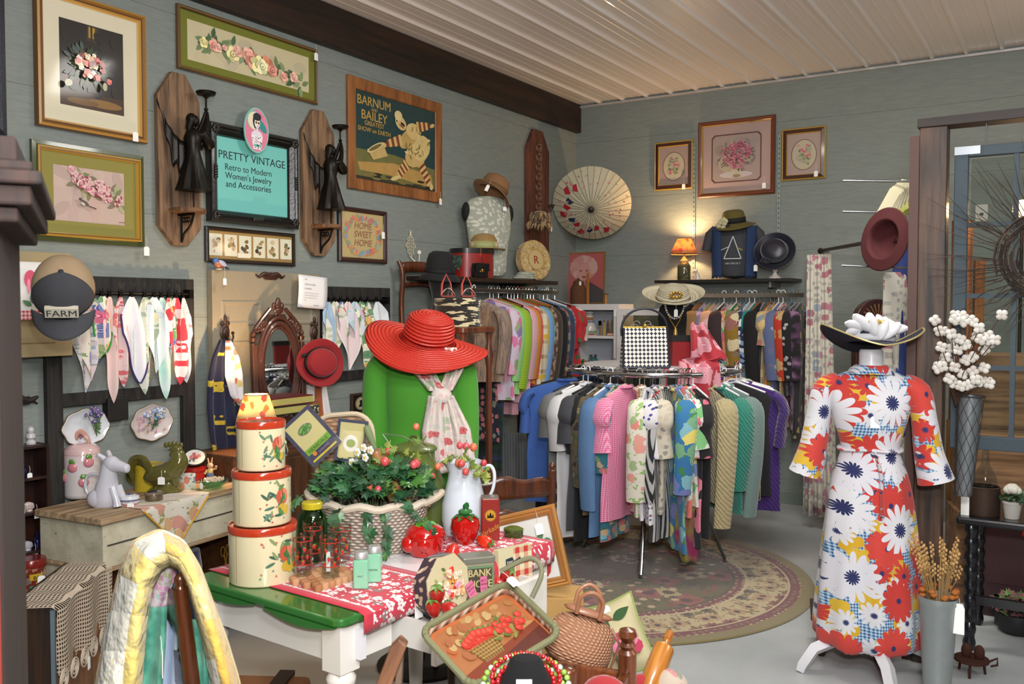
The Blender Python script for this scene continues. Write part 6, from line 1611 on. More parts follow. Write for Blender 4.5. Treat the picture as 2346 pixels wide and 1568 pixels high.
m=MB();seeds(m,.05,.1,random.Random(7),30);m.out('seeds',t,paint(.3));m=MB();calyx(m,.108,.055,7,'2c6a34');m.ell(.0,.0,.118,.026,.026,.012,'2c6a34');m.tube([(0,0,.12),(.003,0,.138),(.008,0,.15)],[.008,.012,.005],10,'1c5a2a');m.out('leaf_lid',t,paint(.1,0,.6),False)
def strawb(name,label,px,py,dz,s_,R,cat='strawberry',grp=None,c='b01812',world=None):
 p=world or tb(px,py,dz);t=thing(name,label,cat,p,0,grp);t.rotation_euler=R
 m=MB(c);m.lathe([(0,-.03*s_),(.008*s_,-.026*s_),(.018*s_,-.008*s_),(.022*s_,.008*s_),(.018*s_,.02*s_),(.006*s_,.026*s_),(0,.027*s_)],seg=20);m.out('fruit',t,paint(.22,0,.4,bump=.5,bs=160))
 m=MB();m.T=Matrix.Scale(s_,4);calyx(m,.024,.022,6,'5a7a34');m.out('leaves',t,paint(.5),False,solid=.001);return t
strawb('strawberry_ornament','orange red strawberry ornament in front of the tall strawberry jar',1037,1268,.025,1.25,(pi,0.3,0),c='b8281c')
strawb('strawberry_ornament','orange red strawberry ornament tipped on its side by the green trinket box',1110,1242,.02,1.15,(0,1.9,0),c='c42c12')
# tall red tin, green round box
p=tb(1122,1238);t=thing('red_cocoa_tin','tall slim red tin with a gold roundel and gold script','tin',p,.68);w,d_2,h=.034,.028,.155
m=MB('84261e');m.hprism(rr2(-w,w,-d_2,d_2,.008),0,h);m.out('can',t,paint(.3,.1,.3),False,bev=.002)
m=MB('8a8078');m.hprism(rr2(-w+.003,w-.003,-d_2+.003,d_2-.003,.008),h,h+.006);m.out('lid',t,paint(.3,.5),False)
m=MB();m.py=-d_2-.0006;m.pe(0,h*.62,.02,.021,'b08a2c',n=24);m.pe(0,h*.62,.0165,.0175,'c89a34',n=24);m.pl([(-.012,h*.56),(.012,h*.56),(.01,h*.66),(.005,h*.6),(.002,h*.68),(-.002,h*.68),(-.005,h*.6),(-.01,h*.66)],'241410')
m.txt('Verkade',0,h*.22,.026,'c09a3c',shear=.4,rot=.5,maxw=.07);m.out('gold_lettering',t,paint(.3,.4),False)
p=tb(1142,1235);p=p+Vector((.04,.04,0));t=thing('green_trinket_box','small dark green and gold oval box beside the red tin','trinket box',p,.3)
m=MB('2a3c16');m.lathe([(.034,0),(.036,.003),(.036,.028)],seg=30,fn=lambda x,y,z,a:(x,y*.7,z));m.out('box',t,plain('2c3f18',.12,0,.6,var=.4,vs=60));m=MB('33441a');m.lathe([(.0375,.029),(.037,.036),(.02,.043),(0,.044)],seg=30,fn=lambda x,y,z,a:(x,y*.7,z));m.out('lid',t,plain('4a5a22',.12,0,.6,var=.4,vs=60))
# things standing in the drawer
DZ=az0+.056
def dr(x,y,z=0.):return TM@Vector((x,y,DZ+z))
t=thing('octagonal_tin','eight sided cream tin printed with a bouquet, standing on edge in the drawer','tin',dr(.36,-.055,.1),TRZ-.0,rx=-.12)
oc=[(.098*cos(pi/8+k*pi/4),.098*sin(pi/8+k*pi/4))for k in range(8)]
m=MB('2c1424');m.prism(oc,-.02,.03);m.out('box',t,floral('octside','2a1422',['a8906a','8a6a4a'],40,.3,None),False)
m=MB('c2b692');m.prism([(x*1.0,z*1.0)for x,z in oc],-.024,-.018);m.py=-.0245;R_=random.Random(14)
for k in range(22):m.leafp(R_.uniform(-.05,.05),R_.uniform(-.06,.05),.022,R_.random()*6,R_.choice(['6a8a4a','8a9a5a','4f6a3a']))
m.pl([(-.018,-.085),(.012,-.085),(.02,-.05),(-.022,-.05)],'9ab0c8');m.pe(.012,-.07,.006,.012,'4a7ab0')
for k in range(26):a,q=R_.random()*6.28,R_.random()**.6;m.rose(q*.06*cos(a),.005+q*.055*sin(a),R_.uniform(.009,.014),R_.choice(['d8b8a0','d0803c','c8281c','d89a6a','dcd0b8','c88a9a','d8a890']),None,R_)
m.out('printed_lid',t,paint(.2,0,.5),False)
p=dr(.34,-.105,.035)
for i,(dx,dz,R1,lb)in enumerate(((-.02,.05,(.3,.2,0),'strawberry pick against the octagonal tin, highest of three'),(-.035,.015,(.2,-.1,0),'strawberry pick at the dark edge of the octagonal tin, middle of three'),(.03,.0,(0,1.8,.3),'strawberry pick lying over the left end of the drawer front'))):strawb('strawberry_pick',lb,0,0,0,1.05-i*.05,R1,c='9c1c16',grp='strawberries on a pick',world=TM@Vector((.27+dx,-.128,TZ-.02+dz)))
t=thing('bank_note_tin','grey green paper labelled tobacco tin standing in the drawer','tin',dr(.53,-.045),TRZ-.62);w,d2,h=.052,.034,.155
m=MB('8a8870');m.hprism(rr2(-w,w,-d2,d2,.01),0,h-.02);m.out('can',t,paint(.4,.1,.2,var=.08),False)
m=MB('7a7a6c');m.hprism(rr2(-w-.002,w+.002,-d2-.002,d2+.002,.01),h-.02,h);m.out('lid',t,paint(.35,.3,.2),False,bev=.003)
m=MB();m.py=-d2-.0006;m.pr(-w*.92,.006,w*.92,h-.026,'5f7a58');m.pr(-w*.74,.016,w*.8,h-.034,'3f3c2a');m.txt('BANK',.002,h*.62,.032,'b8a878',bold=.02,maxw=w*1.4);m.txt('NOTE',.004,h*.4,.032,'b8a878',bold=.02,maxw=w*1.4);m.pr(-w*.7,.022,w*.76,.046,'b09a78');m.txt('FIVE CENTS',.002,.028,.016,'a8382a',bold=.02,maxw=w*1.3);m.out('label',t,paint(.5),False)
m=MB();m.T=Matrix.Rotation(-pi/2,4,'Z');m.py=-w-.0006;m.txt('BANK',0,h*.45,.018,'5a5842',bold=.02,maxw=.05);m.txt('NOTE',0,h*.3,.018,'5a5842',bold=.02,maxw=.05);m.out('side_label',t,paint(.5),False)
for i,(x,r_,lb)in enumerate(((.445,.35,'pink shop card leaning left in the drawer'),(.50,-.12,'pink shop card leaning right against the tobacco tin'))):
 t=thing('shop_card',lb,'card',dr(x,-.1,.062),TRZ,'pink shop cards',rx=-.15);t.rotation_euler.y=-r_;m=MB('c8688a');m.b2(-.017,.017,-.0004,.0004,-.04,.04);m.py=-.0006
 m.txt('PRETTY',0,.024,.009,'3a1c2a',bold=.01,maxw=.028);m.txt('VINTAGE',0,.014,.009,'3a1c2a',bold=.01,maxw=.03);m.ps([(-.012,.006),(.012,.006)],.001,'5a2c3a');m.ps([(-.01,.002),(.01,.002)],.001,'5a2c3a');m.pe(.004,-.025,.01,.012,'6ab8ac');m.pe(.004,-.026,.006,.008,'e0d8dc');m.pe(.004,-.02,.006,.004,'181a24');m.out('printed_face',t,paint(.5),False)
# gingham print bag and berries at the far end of the drawer
def ging(t,w,h):
 m=MB('c0b894');m.b2(-w,w,-.012,.012,-h,h);m.out('card_box',t,paint(.5),False)
 m=MB('a8281c');m.b2(-w*.1,w,-.0135,-.012,-h,h);m.out('gingham_panel',t,stripes('ging2','c8c09c','b02a20',26,.5,0,None,True),False)
 m=MB();m.py=-.0145;m.pl([(-w*.55,-h*.15),(-w*.15,-h*.15),(-w*.05,h*.2),(w*.3,h*.45),(w*.28,h*.55),(-.1*w,h*.4),(-w*.2,h*.6),(-w*.6,h*.55)],'1c2a3c')
 m.txt('ter',-w*.35,h*.3,.022,'c8c0a0',bold=.01);m.txt('mes',-w*.35,h*.08,.022,'c8c0a0',bold=.01);m.pl([(-w*.1,-h*.55),(w*.1,-h*.9),(w*.6,-h*.9),(w*.7,-h*.4),(w*.2,-h*.55)],'1c2a3c');m.txt('new',w*.34,-h*.82,.018,'c8c0a0',bold=.01);m.out('printed_lettering',t,paint(.5),False)
quad_thing('gingham_print_box','card box printed with red gingham and a navy milk bottle shape','box',[(1140,1365),(1216,1345),(1210,1245),(1135,1262)],2.98,ging,dd=(0,.1,.1,0))
for i,(px,py)in enumerate(((1160,1318),(1138,1335),(1160,1353))):strawb('strawberry_pick',('uppermost','leftmost','lowest')[i]+' of three strawberries in front of the gingham print box',0,0,0,1.0,((0,.8,0),(0,-1.7,0),(.3,2.4,0))[i],c='a82420',grp='strawberries by the gingham box',world=D(px,py,2.88))
# framed strawberry print on a tan box
sp0=(Z(1150,1380,.62),Z(1300,1340,.62))
def spr(t,w,h):
 frame_mesh(2*w,2*h,[(0,0,'9a6a34'),(0,.018,'9a6a34'),(.006,.022,'b07c40'),(.012,.018,'7a4c22'),(.016,.022,'b07c40'),(.022,.018,'8a5a2c'),(.03,.016,'a87438'),(.036,.008,'8a5a2c')]).out('frame',t,paint(.35,0,.3),False)
 m=MB('c8c8c2');m.b2(-w+.03,w-.03,-.004,.006,-h+.03,h-.03);m.py=-.0045;m.T=Matrix.Translation((.055,0,-.005))
 for x,z,l,a in((-.02,.0,.05,.3),(.035,.03,.045,.9),(.06,.035,.03,-.3),(-.03,-.05,.05,-1.2),(.03,-.03,.03,-.8)):m.leafp(x,z,l,a,'4f7a54')
 m.leafp(-.06,.005,.07,-.1,'2f6a34');m.ps([(0,-.02),(.03,.02),(.045,.03)],.002,'6a7a4a');m.pl([(.03,-.045),(.055,-.03),(.07,-.05),(.06,-.085),(.045,-.1),(.03,-.085)],'a83a34');m.pe(.075,-.02,.017,.02,'b04038');m.pe(.048,-.055,.018,.02,'a83a34')
 m.out('print',t,paint(.3,0,.5),False);price_tag(t,w*.6,-.02,h*.6,.03,.04,.06)
quad_thing('framed_strawberry_print','pale strawberry print in a reeded oak frame leaning behind the far table end','picture',[(1092,1385),(1303,1338),(1280,1154),(1070,1200)],3.34,spr,dd=(.04,-.06,.0,.1))
q=D(1262,1345,3.36);t=tag(MB().b2(-.05,.12,-.1,.06,0,q.z-.01).out('tan_box',None,plain('a8844c',.8,bump=.6,bs=90,var=.1),False,bev=.004),'tan cork covered box under the framed strawberry print','box',None,(q.x,q.y,0),.5)
# ================================================================ clothes, racks, mannequins, hats
def garment(name,label,mat,loc,rz,w=.42,h=.68,sl=.55,grp=None,cat=None,collar=None,thick=.035,flare=1.0,seed=0,pants=False,slm=None,dz=0.):
 """cloth hanging from a hanger: torso and two sleeves; local x across the shoulders, origin at the rail"""
 R_=random.Random(seed*7+1);t=thing(name,label,cat or name.split('_')[-1],loc,rz,grp);z0=-.082+dz;ph=R_.random()*6
 n=36;rows=[(-.0,.17,.5),(-.012,.34,.8),(-.03,.62,.9),(-.055,.88,1.),(-.085,.97,1.1),(-.14,.93,1.25),(-.22,.9,1.25)]+[(-.22-(h-.22)*k/9,.9+(flare-.9)*k/9,1.2+.35*k/9)for k in range(1,10)]
 if pants:rows=[(0,.8,.5),(-.02,.86,.7)]+[(-.02-(h-.02)*k/9,.86-.1*k/9,.8+.1*k/9)for k in range(1,10)]
 vs=[]
 for z,q,d in rows:
  for k in range(n):
   a=2*pi*k/n;f=min(1,-z*3);rip=1+f*(.35*sin(5*a+ph)+.25*sin(9*a+ph*2+z*5))
   vs.append((w/2*q*cos(a)*(1+.02*sin(z*14+ph)),thick*d*.75*sin(a)*rip+.008*sin(z*6+ph)*f,z0+z))
 m=MB();m.add(vs,[(i*n+k,(i+1)*n+k,(i+1)*n+(k+1)%n,i*n+(k+1)%n)for i in range(len(rows)-1)for k in range(n)]+[tuple(range(n))]);m.out('torso' if not pants else 'panel',t,mat)
 if sl and not pants:
  for s_ in(-1,1):
   L_=sl;m=MB();m.tube([(s_*w*.40,0,z0-.075),(s_*w*.475,0,z0-.10),(s_*(w*.5+.012),-.002,z0-.17),(s_*(w*.5+.018*(L_>.3)),-.012,z0-.08-L_*.5),(s_*(w*.47+.02*(L_<.3)),-.02 if L_>.3 else 0,z0-.08-L_)],[.05,.062,.064,.058,.05 if L_>.3 else.07],14,sq=.52);m.out('sleeve',t,slm or mat)
 if collar and not pants:
  m=MB();m.tube([(.062*cos(a),.03*sin(a),z0+.0-.012*(sin(a)<0))for a in[2*pi*k/16 for k in range(16)]],.011,6,closed=True);m.out('collar',t,collar)
 return t
HG={'white':plain('d8d8da',.3,0,.3),'black':plain('141416',.5),'pink':plain('d0a09a',.4),'clear':plain('b0b4b8',.15,.3),'wood':plain('9a5a24',.4,0,.2),'red':plain('a8182a',.3),'green':plain('2a7a3a',.3),'blue':plain('5a7a9a',.4)}
def hanger(col,what,loc,rz,w=.38,pants=False):
 t=thing('clothes_hanger','%s hanger holding the %s'%(col,what),'hanger',loc,rz,'clothes hangers');mt=HG[col];r=.0045 if col in('white','blue','pink','black','wood')else.003
 m=MB();m.tube([(0,-.018,.006)]+[(0,.018*sin(a)*1.,.008+.018*cos(a))for a in[-pi/2+k*pi/6 for k in range(9)]]+[(0,.0,-.04),(0,0,-.07)],r*.8,6);m.out('hook',t,mt if col in('white','red','green','blue','black')else plain('a8a8a8',.25,.9))
 m=MB();m.tube([(-w/2,0,-.125),(-.05,0,-.085),(0,0,-.072),(.05,0,-.085),(w/2,0,-.125)],[r*1.3,r*1.6,r*1.8,r*1.6,r*1.3],8,sq=1);m.out('shoulders',t,mt);return t
KF=lambda key,base,cols,sc=14,rad=.45,leaf=None,**k:floral(key,base,cols,sc,rad,leaf,**k)
def PL(c,b=.15):return plain(c,.9,0,0,.04,b,120)
# ---- left wall: shelf, rail and its clothes
RZ1=L(1175,668,.32).z;ra,rb=L(1072,668,.32),L(1278,672,.32)
t=thing('clothes_rail','chrome rectangular clothes rail under the dark shelf on the left wall','clothes rail',(0,0,0),0,'wall rails')
m=MB();m.b2(ra.x-.012,ra.x+.012,ra.y,min(rb.y,YB-.06),RZ1-.016,RZ1+.016);m.out('bar',t,plain('b8aea4',.15,1.),False,bev=.003)
for y in(L(1143,655).y,rb.y-.25):m=MB('9a9a98');m.b2(XL+.014,ra.x,y-.008,y+.008,RZ1-.012,RZ1+.012);m.out('arm',t,paint(.3,.8),False)
sa,sb=L(1010,632,.30),L(1279,642,.30);SZ1=L(1180,640,.3).z
t=thing('wall_shelf','dark brown wall shelf above the clothes rail on the left wall','shelf',(0,0,0),0,'wall shelves');m=MB();m.b2(XL,XL+.30,sa.y,min(sb.y,YB-.02),SZ1-.03,SZ1);m.out('board',t,wood('1c120c','3c261a',1.,1,.45,.1),False,bev=.003)
for y in(L(1143,655).y,sa.y+.3):m=MB('2a2a2a');m.add([(XL,y-.006,SZ1-.03),(XL,y+.006,SZ1-.03),(XL+.27,y-.006,SZ1-.03),(XL+.27,y+.006,SZ1-.03),(XL,y-.006,SZ1-.13),(XL,y+.006,SZ1-.13)],[(0,2,3,1),(0,4,2),(1,3,5),(4,5,3,2)]);m.out('bracket',t,paint(.5,.5),False)
LC=[  # px of the hook, name, description, material, width, height, sleeve, hanger
 (1086,'navy_dress','navy dress with small red flowers',KF('l1','121628',['8a1c22','a83030','3a4a2a'],22,.35,None,keep=.6),.42,1.0,.5,'white'),
 (1122,'floral_blouse','purple and pink flowered blouse',KF('l3','c8b8c8',['6a4a9a','c84a8a','d88aa8','7a8a5a'],12,.5),.44,.72,.45,'pink'),
 (1130,'green_blouse','pale mint green blouse',PL('8cc27a'),.44,.68,.5,'clear'),
 (1142,'lime_blouse','lime green textured blouse with long sleeves',stripes('l4','93b82c','7fa420',60,.5,1),.46,.66,.56,'wood'),
 (1154,'black_shirt','black top squeezed behind the lime blouse',PL('16161a'),.40,.5,.3,'black'),
 (1163,'pink_striped_blouse','pale pink striped blouse',stripes('l6','d8a8b4','c894a4',50,.5),.42,.76,.5,'pink'),
 (1171,'orange_shirt','mustard orange top',PL('c8862a'),.42,.62,.5,'clear'),
 (1178,'coral_blouse','coral pink blouse',PL('c24a56'),.42,.64,.5,'clear'),
 (1186,'plaid_shirt','cream shirt with brown and yellow plaid',stripes('l9','cfc6ae','8a7444',9,.25,0,'c8a83a',True),.45,.64,.56,'wood'),
 (1194,'blue_shirt','light sky blue shirt',PL('6f9cd0'),.46,.66,.58,'red'),
 (1201,'green_teal_blouse','lime and teal print blouse',KF('l11','7fa82c',['2a9a94','3aa8a0'],6,.6),.44,.6,.5,'green'),
 (1208,'paisley_shirt','brown paisley shirt',KF('l12','4f3426',['7a5a44','3a241a','8a6a58'],26,.5),.45,.64,.56,'wood'),
 (1215,'checked_jacket','brown houndstooth jacket',stripes('l13','4a3620','2a2018',70,.5,0,None,True),.46,.66,.58,'wood'),
 (1222,'cream_blouse','cream blouse behind the brown check jacket',PL('b8ae94'),.42,.5,.45,'clear'),
 (1228,'black_blazer','plain black blazer',PL('121216'),.46,.66,.58,'black'),
 (1236,'plaid_flannel','tan flannel shirt with navy and red plaid',stripes('l16','a89a78','2a3450',11,.38,0,'7a2a26',True),.45,.66,.56,'blue'),
 (1245,'denim_jacket','dark denim jacket',stripes('l17','1d2d48','26395a',12,.5,0,None,True),.46,.68,.58,'clear'),
 (1254,'teal_striped_shirt','teal and white striped top',stripes('l18','2a8a9a','c8d8d8',30,.3,1),.42,.55,.3,'white'),
 (1262,'red_blouse','bright red blouse',PL('b01c26'),.44,.72,.3,'black'),
 (1271,'hawaiian_shirt','red short sleeved shirt with white and navy flowers',KF('l20','b01c22',['cfcabc','2c3452','7a8a6a','c8c0b0'],9,.42,'4a5a3a'),.50,.66,.24,'clear')]
for i,(px,nm,lb,mt,w,h,sl,hg)in enumerate(LC):
 y=L(px,670,.32).y;p=(ra.x,y,RZ1+.012)
 hanger(hg,lb,p,0,w*.85)
 garment(nm,lb+' on the left wall rail',mt,p,0,w,h,sl,'clothes on the left wall rail',seed=i,thick=.022)
fy=L(1100,670,.45).y
t=garment('fur_stole','brown mink fur stole with a paper tag at the near end of the left rail',PL('4f3524'),(ra.x+.07,L(1086,670,.32).y-.085,RZ1+.012),-.1,.5,.56,.42,thick=.075,cat='fur stole')
fm,nt_,b__=_nt('fur');g_=G(nt_);n_=g_.noise(g_.v('MULTIPLY',g_.obj(),(7,7,1.2)),6,4,.7);g_.set(b__.inputs['Base Color'],g_.ramp(n_,[(.35,'4a2e1a'),(.52,'93683f'),(.7,'bb9468')]));fin(b__,.9,0,0,.6);g_.bump(b__,g_.m('ADD',n_,g_.noise(g_.v('MULTIPLY',g_.obj(),(10,10,2)),30,3)),1.,.02)
for c in t.children:c.data.materials[0]=fm
price_tag(t,.1,-.07,-.25,.025,.05,.04)
yb_=L(1135,1000,.3).y
for i,(nm,lb,mt,w,h,z0)in enumerate((('tartan_skirt','long dark navy and green tartan skirt hanging below the left rail',stripes('tart','0f1a22','16301f',14,.5,0,'1c2a4a',True),.34,.62,1.02),('green_skirt','pale green skirt beneath the fur stole',PL('8fc080'),.3,.3,1.15),('pink_striped_skirt','pink striped skirt below the left rail',stripes('pks','c87a8a','d8b0b8',60,.5),.26,.34,1.12),('grey_skirt','grey pleated skirt low by the steel wainscot',stripes('gks','55575a','6a6c70',40,.5),.34,.4,.62),('black_fur_collar','black curly fur collar hanging low behind the blue shirt',PL('101012',1.),.16,.36,.98))):
 y=L((1130,1105,1175,1190,1200)[i],900,.35).y;garment(nm,lb,mt,(ra.x-.02+.05*(i==4),y,z0+.1),0,w,h,0,None,nm.split('_')[-1],pants=True,seed=i,thick=.04)
# ---- hats
def hat(name,label,loc,rot,crown,brim,mat,band=None,hc=.11,warp=None,bandh=.03,s=1.,dent=0.,inner=None,bt=.004,bump_=None):
 """crown radius, brim radius; warp(a, k) lifts the brim, k 0 at the crown and 1 at the edge"""
 t=thing(name,label,'hat',loc,0,s=s);t.rotation_euler=rot;warp=warp or(lambda a,k:0)
 pr=[(crown*1.04,0),(crown*1.0,hc*.3),(crown*.96,hc*.6),(crown*.86,hc*.85),(crown*.6,hc*.98),(crown*.3,hc*(1.-dent*.5)),(0,hc*(1-dent))]
 def cf(x,y,z,a):return(x*1.12,y,z+warp(a,0)*(1-z/hc))
 m=MB();m.lathe(pr,seg=36,fn=cf,cap=False);m.out('crown',t,mat,solid=bt)
 def bf(u,v):a=2*pi*u;r=crown*1.04+(brim-crown*1.04)*v;return(r*1.06*cos(a)*(1.12-.06*v)/1.06,r*sin(a),warp(a,v))
 m=MB();m.grid(bf,48,8,cu=True);m.out('brim',t,mat,solid=bt)
 if band:m=MB();m.lathe([(crown*1.05,.002),(crown*1.035,bandh)],seg=36,fn=lambda x,y,z,a:(x*1.12,y,z+warp(a,0)),cap=False);m.out('hat_band',t,band,solid=.003)
 return t
def straw(h,s_=40.,rough=.5,key=''):
 k=('st',h)
 if k in MC:return MC[k]
 m,nt,b=_nt('straw_'+h);g=G(nt);sp=g.n('ShaderNodeSeparateXYZ');g.set(sp.inputs[0],g.obj())
 r=g.m('SQRT',g.m('ADD',g.m('MULTIPLY',sp.outputs[0],sp.outputs[0]),g.m('MULTIPLY',sp.outputs[1],sp.outputs[1])))
 w=g.m('SINE',g.m('MULTIPLY',g.m('ADD',r,g.m('MULTIPLY',sp.outputs[2],-1.)),s_*12));n=g.noise(g.obj(),120,3)
 g.set(b.inputs['Base Color'],g.mix(g.m('MULTIPLY',n,.3),h,'000000'));fin(b,rough);g.bump(b,g.m('ADD',w,n),.8,.004);MC[k]=m;return m
def bow(t,x,y,z,s_,mat,name='bow'):
 m=MB()
 for k in(-1,1):m.tube([(x,y,z),(x+k*s_*.6,y,z+s_*.3),(x+k*s_,y-.01,z),(x+k*s_*.6,y,z-s_*.3),(x,y,z)],[s_*.1,s_*.28,s_*.3,s_*.28,s_*.1],8,sq=.5)
 m.ell(x,y-.01,z,s_*.18);return m.out(name,t,mat)
def body(t,prof_,mat,name='torso',n=36,fn=None,o=(0,0,0)):
 """stacked ellipses (z, half width, half depth, y shift)"""
 vs=[(w*cos(2*pi*k/n),y+d*sin(2*pi*k/n),z)for z,w,d,y in prof_ for k in range(n)]
 if fn:vs=[fn(*v)for v in vs]
 m=MB();m.add([(x+o[0],y+o[1],z+o[2])for x,y,z in vs],[(i*n+k,i*n+(k+1)%n,(i+1)*n+(k+1)%n,(i+1)*n+k)for i in range(len(prof_)-1)for k in range(n)]+[tuple(range(n))[::-1],tuple((len(prof_)-1)*n+k for k in range(n))]);return m.out(name,t,mat,sub=1)
# things on the left wall shelf
def LS(px,py,off=.2):p=L(px,py,off);return Vector((p.x,p.y,SZ1+.001))
p=LS(1118,625,.17);zz=L(1120,450,.17).z-SZ1;hx=L(1176,500,.17).y-L(1088,500,.17).y
t=thing('mannequin_torso','black half torso form wearing a pale sage sleeveless lace top','mannequin',p,RL+-.5);s_=hx*.36
LACE=KF('lace','9da293',['b4b8aa','8a9080','c0c2b4'],40,.42)
body(t,[(0,s_*.82,.07,0),(.1,s_*.8,.075,0),(.25,s_*.82,.08,-.01),(.38,s_*.98,.085,-.02),(zz*.88,s_*1.,.07,0),(zz*.95,s_*.85,.05,0),(zz,s_*.3,.045,0)],LACE,'lace_top')
for k in(-1,1):m=MB('0e0e10');m.ell(k*s_*.96,0,zz*.8,.03,.04,.07);m.out('arm_cap',t,paint(.8))
price_tag(t,.09,-.1,zz*.86,.03,.03,.06)
LH=hat('felt_hat','tan felt hat tipped on top of the sage lace torso',p+Vector((.03,.02,zz+.035)),(-.25,.42,.5),.075,.12,PL('85603e',.3),plain('70502f',.8),.1,lambda a,k:-.02*k+.03*k*cos(a+2.5),s=1.25);price_tag(LH,-.02,-.13,-.02,.02,.04,.03)
p=LS(1200,632,.24);t=thing('folded_top','pale sage lace fabric folded on the shelf in front of the rose box','folded garment',p+Vector((0,.02,0)),RL-.2);m=MB()
for k in range(3):m.ell(-.01+.02*k,.01*k,.015+.018*k,.12-.02*k,.07,.017)
m.out('folded_cloth',t,LACE)
p=LS(1078,625,.15);a_,b2_=L(1028,600,.15).y,L(1132,600,.15).y;r=.19;h=L(1080,572,.15).z-SZ1
t=thing('red_hat_box','round red hat box with a black lid on the dark shelf','hat box',(p.x,(a_+b2_)/2,SZ1+.001));m=MB('8c1a16');m.lathe([(r,0),(r,h*.86)],seg=40,cap=True,fn=lambda x,y,z,a:(x*.75,y,z));m.out('box',t,paint(.4,0,.1));m=MB('121214');m.lathe([(r*1.03,h*.84),(r*1.03,h),(0,h+.004)],seg=40,fn=lambda x,y,z,a:(x*.76,y,z));m.out('lid',t,paint(.4,0,.1))
m=MB('2a0c0a');m.tube([(.75*r,-.09,h*.7),(.78*r,-.05,h*.3),(.77*r,.02,h*.25)],.0025,5);m.out('cord',t,paint(.8))
HBZ=SZ1+h
hat('straw_hat','natural straw boater with a floral trim lying on the red hat box',Vector((p.x+.02,L(1108,570,.17).y,HBZ+.008)),(0,0,RL),.075,.12,straw('b5915a'),KF('bandf','9a9a60',['c88a8a','8a9a4a','c8b080'],30,.45),.085,lambda a,k:.0,bandh=.04,s=1.35)
p=LS(1100,630,.30);t=thing('black_clutch','shiny black patent clutch with a gold clasp in front of the red hat box','clutch bag',p,RL);m=MB('101012');m.b2(-.085,.085,-.018,.018,0,.1);m.out('bag',t,plain('0e0e10',.12,0,.7,bump=1.,bs=70),False,bev=.008);m=MB('0e0e10');m.b2(-.087,.087,-.024,-.018,.045,.102);f_=m.out('flap',t,plain('0e0e10',.12,0,.7,bump=1.,bs=70),False,bev=.003);m=MB('b08a30');m.b2(-.01,.01,-.03,-.024,.038,.056);m.out('clasp',f_,paint(.2,.9),False)
p=LS(1212,635,.1);t=thing('round_rose_box','round papered box of cream roses with a red letter, standing on edge on the shelf','hat box',p+Vector((.04,0,.17)),RL-.3,rx=-.15);rb_=.165
m=MB('b8a068');m.lathe([(rb_,-.03),(rb_,.03)],seg=40,ax='y',fn=lambda x,y,z,a:(x,y,z));m.out('box',t,KF('rosebox','b89c58',['c8b07a','a8834a','c29a4c'],20,.5,'8a6a34'))
m=MB('c0a870');m.py=-.0305
for k in range(13):a=k*.4833;m.rose(rb_*.78*cos(a),rb_*.78*sin(a),.027,'c2a468','cdb888')
m.pe(0,0,rb_*.52,None,'b08c4c',n=30);m.pe(0,0,rb_*.48,None,'c4b07c',n=30);m.txt('R',0,-.033,.095,'9a3a2a',bold=.03);m.out('printed_lid',t,paint(.5),False)
t=thing('fur_hat','fluffy striped tan fur hat in front of the carved board','hat',L(1237,505,.16),RL,rx=.1);m=MB();R_=random.Random(3)
for k in range(260):
 a=R_.random()*6.28;z=R_.uniform(-.05,.06);rr_=.085 if z>-.02 else.105;p0_=Vector((rr_*cos(a),rr_*.8*sin(a),z));d=Vector((cos(a)*.5,sin(a)*.5,-.9+R_.uniform(-.3,.3)))*.04;m.tube([tuple(p0_*.7),tuple(p0_),tuple(p0_+d)],[.008,.01,.001],4,R_.choice(['6a4a26','9a7a48','3a2412','a88a58']))
m.ell(0,0,.02,.085,.07,.06,'7a5a34');m.out('fur',t,paint(.9,sheen=.5));price_tag(t,.03,-.1,-.05)
# wooden chair hung on the wall, ivory hook, cloche on a black head
p=L(943,563,.02);t=thing('ornate_wall_hook','ivory cast iron lattice hook on the wall above the hanging chair','wall hook',(XL,p.y,p.z),RL);m=MB('c0baa4')
for i in range(-2,3):
 for j in range(-3,4):
  if abs(i)+abs(j)*.7<2.6:m.tube([(i*.02+.012*cos(k*.785),-.012,j*.022+.014*sin(k*.785))for k in range(8)],.0035,5,closed=True)
m.ell(0,-.012,.085,.01,.006,.02);m.out('lattice',t,paint(.5));m=MB('c8c4b4');m.tube([(0,-.012,-.08),(.02,-.05,-.12),(.02,-.07,-.1),(.02,-.07,-.06)],.005);m.ell(.02,-.07,-.05,.016,.016,.018,'d8d8d4');m.out('peg',t,paint(.3))
a_,b2_=L(930,650,.12),L(1010,650,.12);zt,zb=L(965,600,.12).z,L(965,710,.12).z
t=thing('hung_wooden_chair','brown wooden side chair hung on the wall behind the black cloche hat','chair',(XL+.10,(a_.y+b2_.y)/2,zb-.3),RL);w=b2_.y-a_.y;h=zt-zb+.3;CW2=wood('3c1c0e','66331a',1.3,2,.35,.2)
for s_ in(-1,1):m=MB();m.tube([(s_*w/2,0,0),(s_*w/2,.02,h*.5),(s_*w/2*1.04,-.0,h*.85),(s_*w/2*1.15,.02,h)],[.016,.018,.016,.014],10);m.out('back_post',t,CW2)
for z,q in((.93,.035),(.74,.016)):m=MB();m.grid(lambda u,v:((u-.5)*w,.01+.015*sin(pi*u),h*z+(v-.5)*2*q+.012*sin(pi*u)),16,2);m.out('slat',t,CW2,solid=.012)
p=L(1008,640,.34);t=thing('black_head_form','black velvet head form on the near end of the shelf','head form',(p.x,p.y,SZ1-.28));m=MB('0c0c0e');m.lathe([(.08,0),(.06,.04),(.05,.12),(.07,.2),(.085,.28),(.08,.34),(.05,.38),(0,.39)],seg=28);m.out('form',t,paint(.9,sheen=.3))
m=MB('0c0c0e');m.b2(-.12,.12,-.12,.12,-.02,0);m.out('base',t,paint(.6),False);HZ=L(1010,628,.34).z
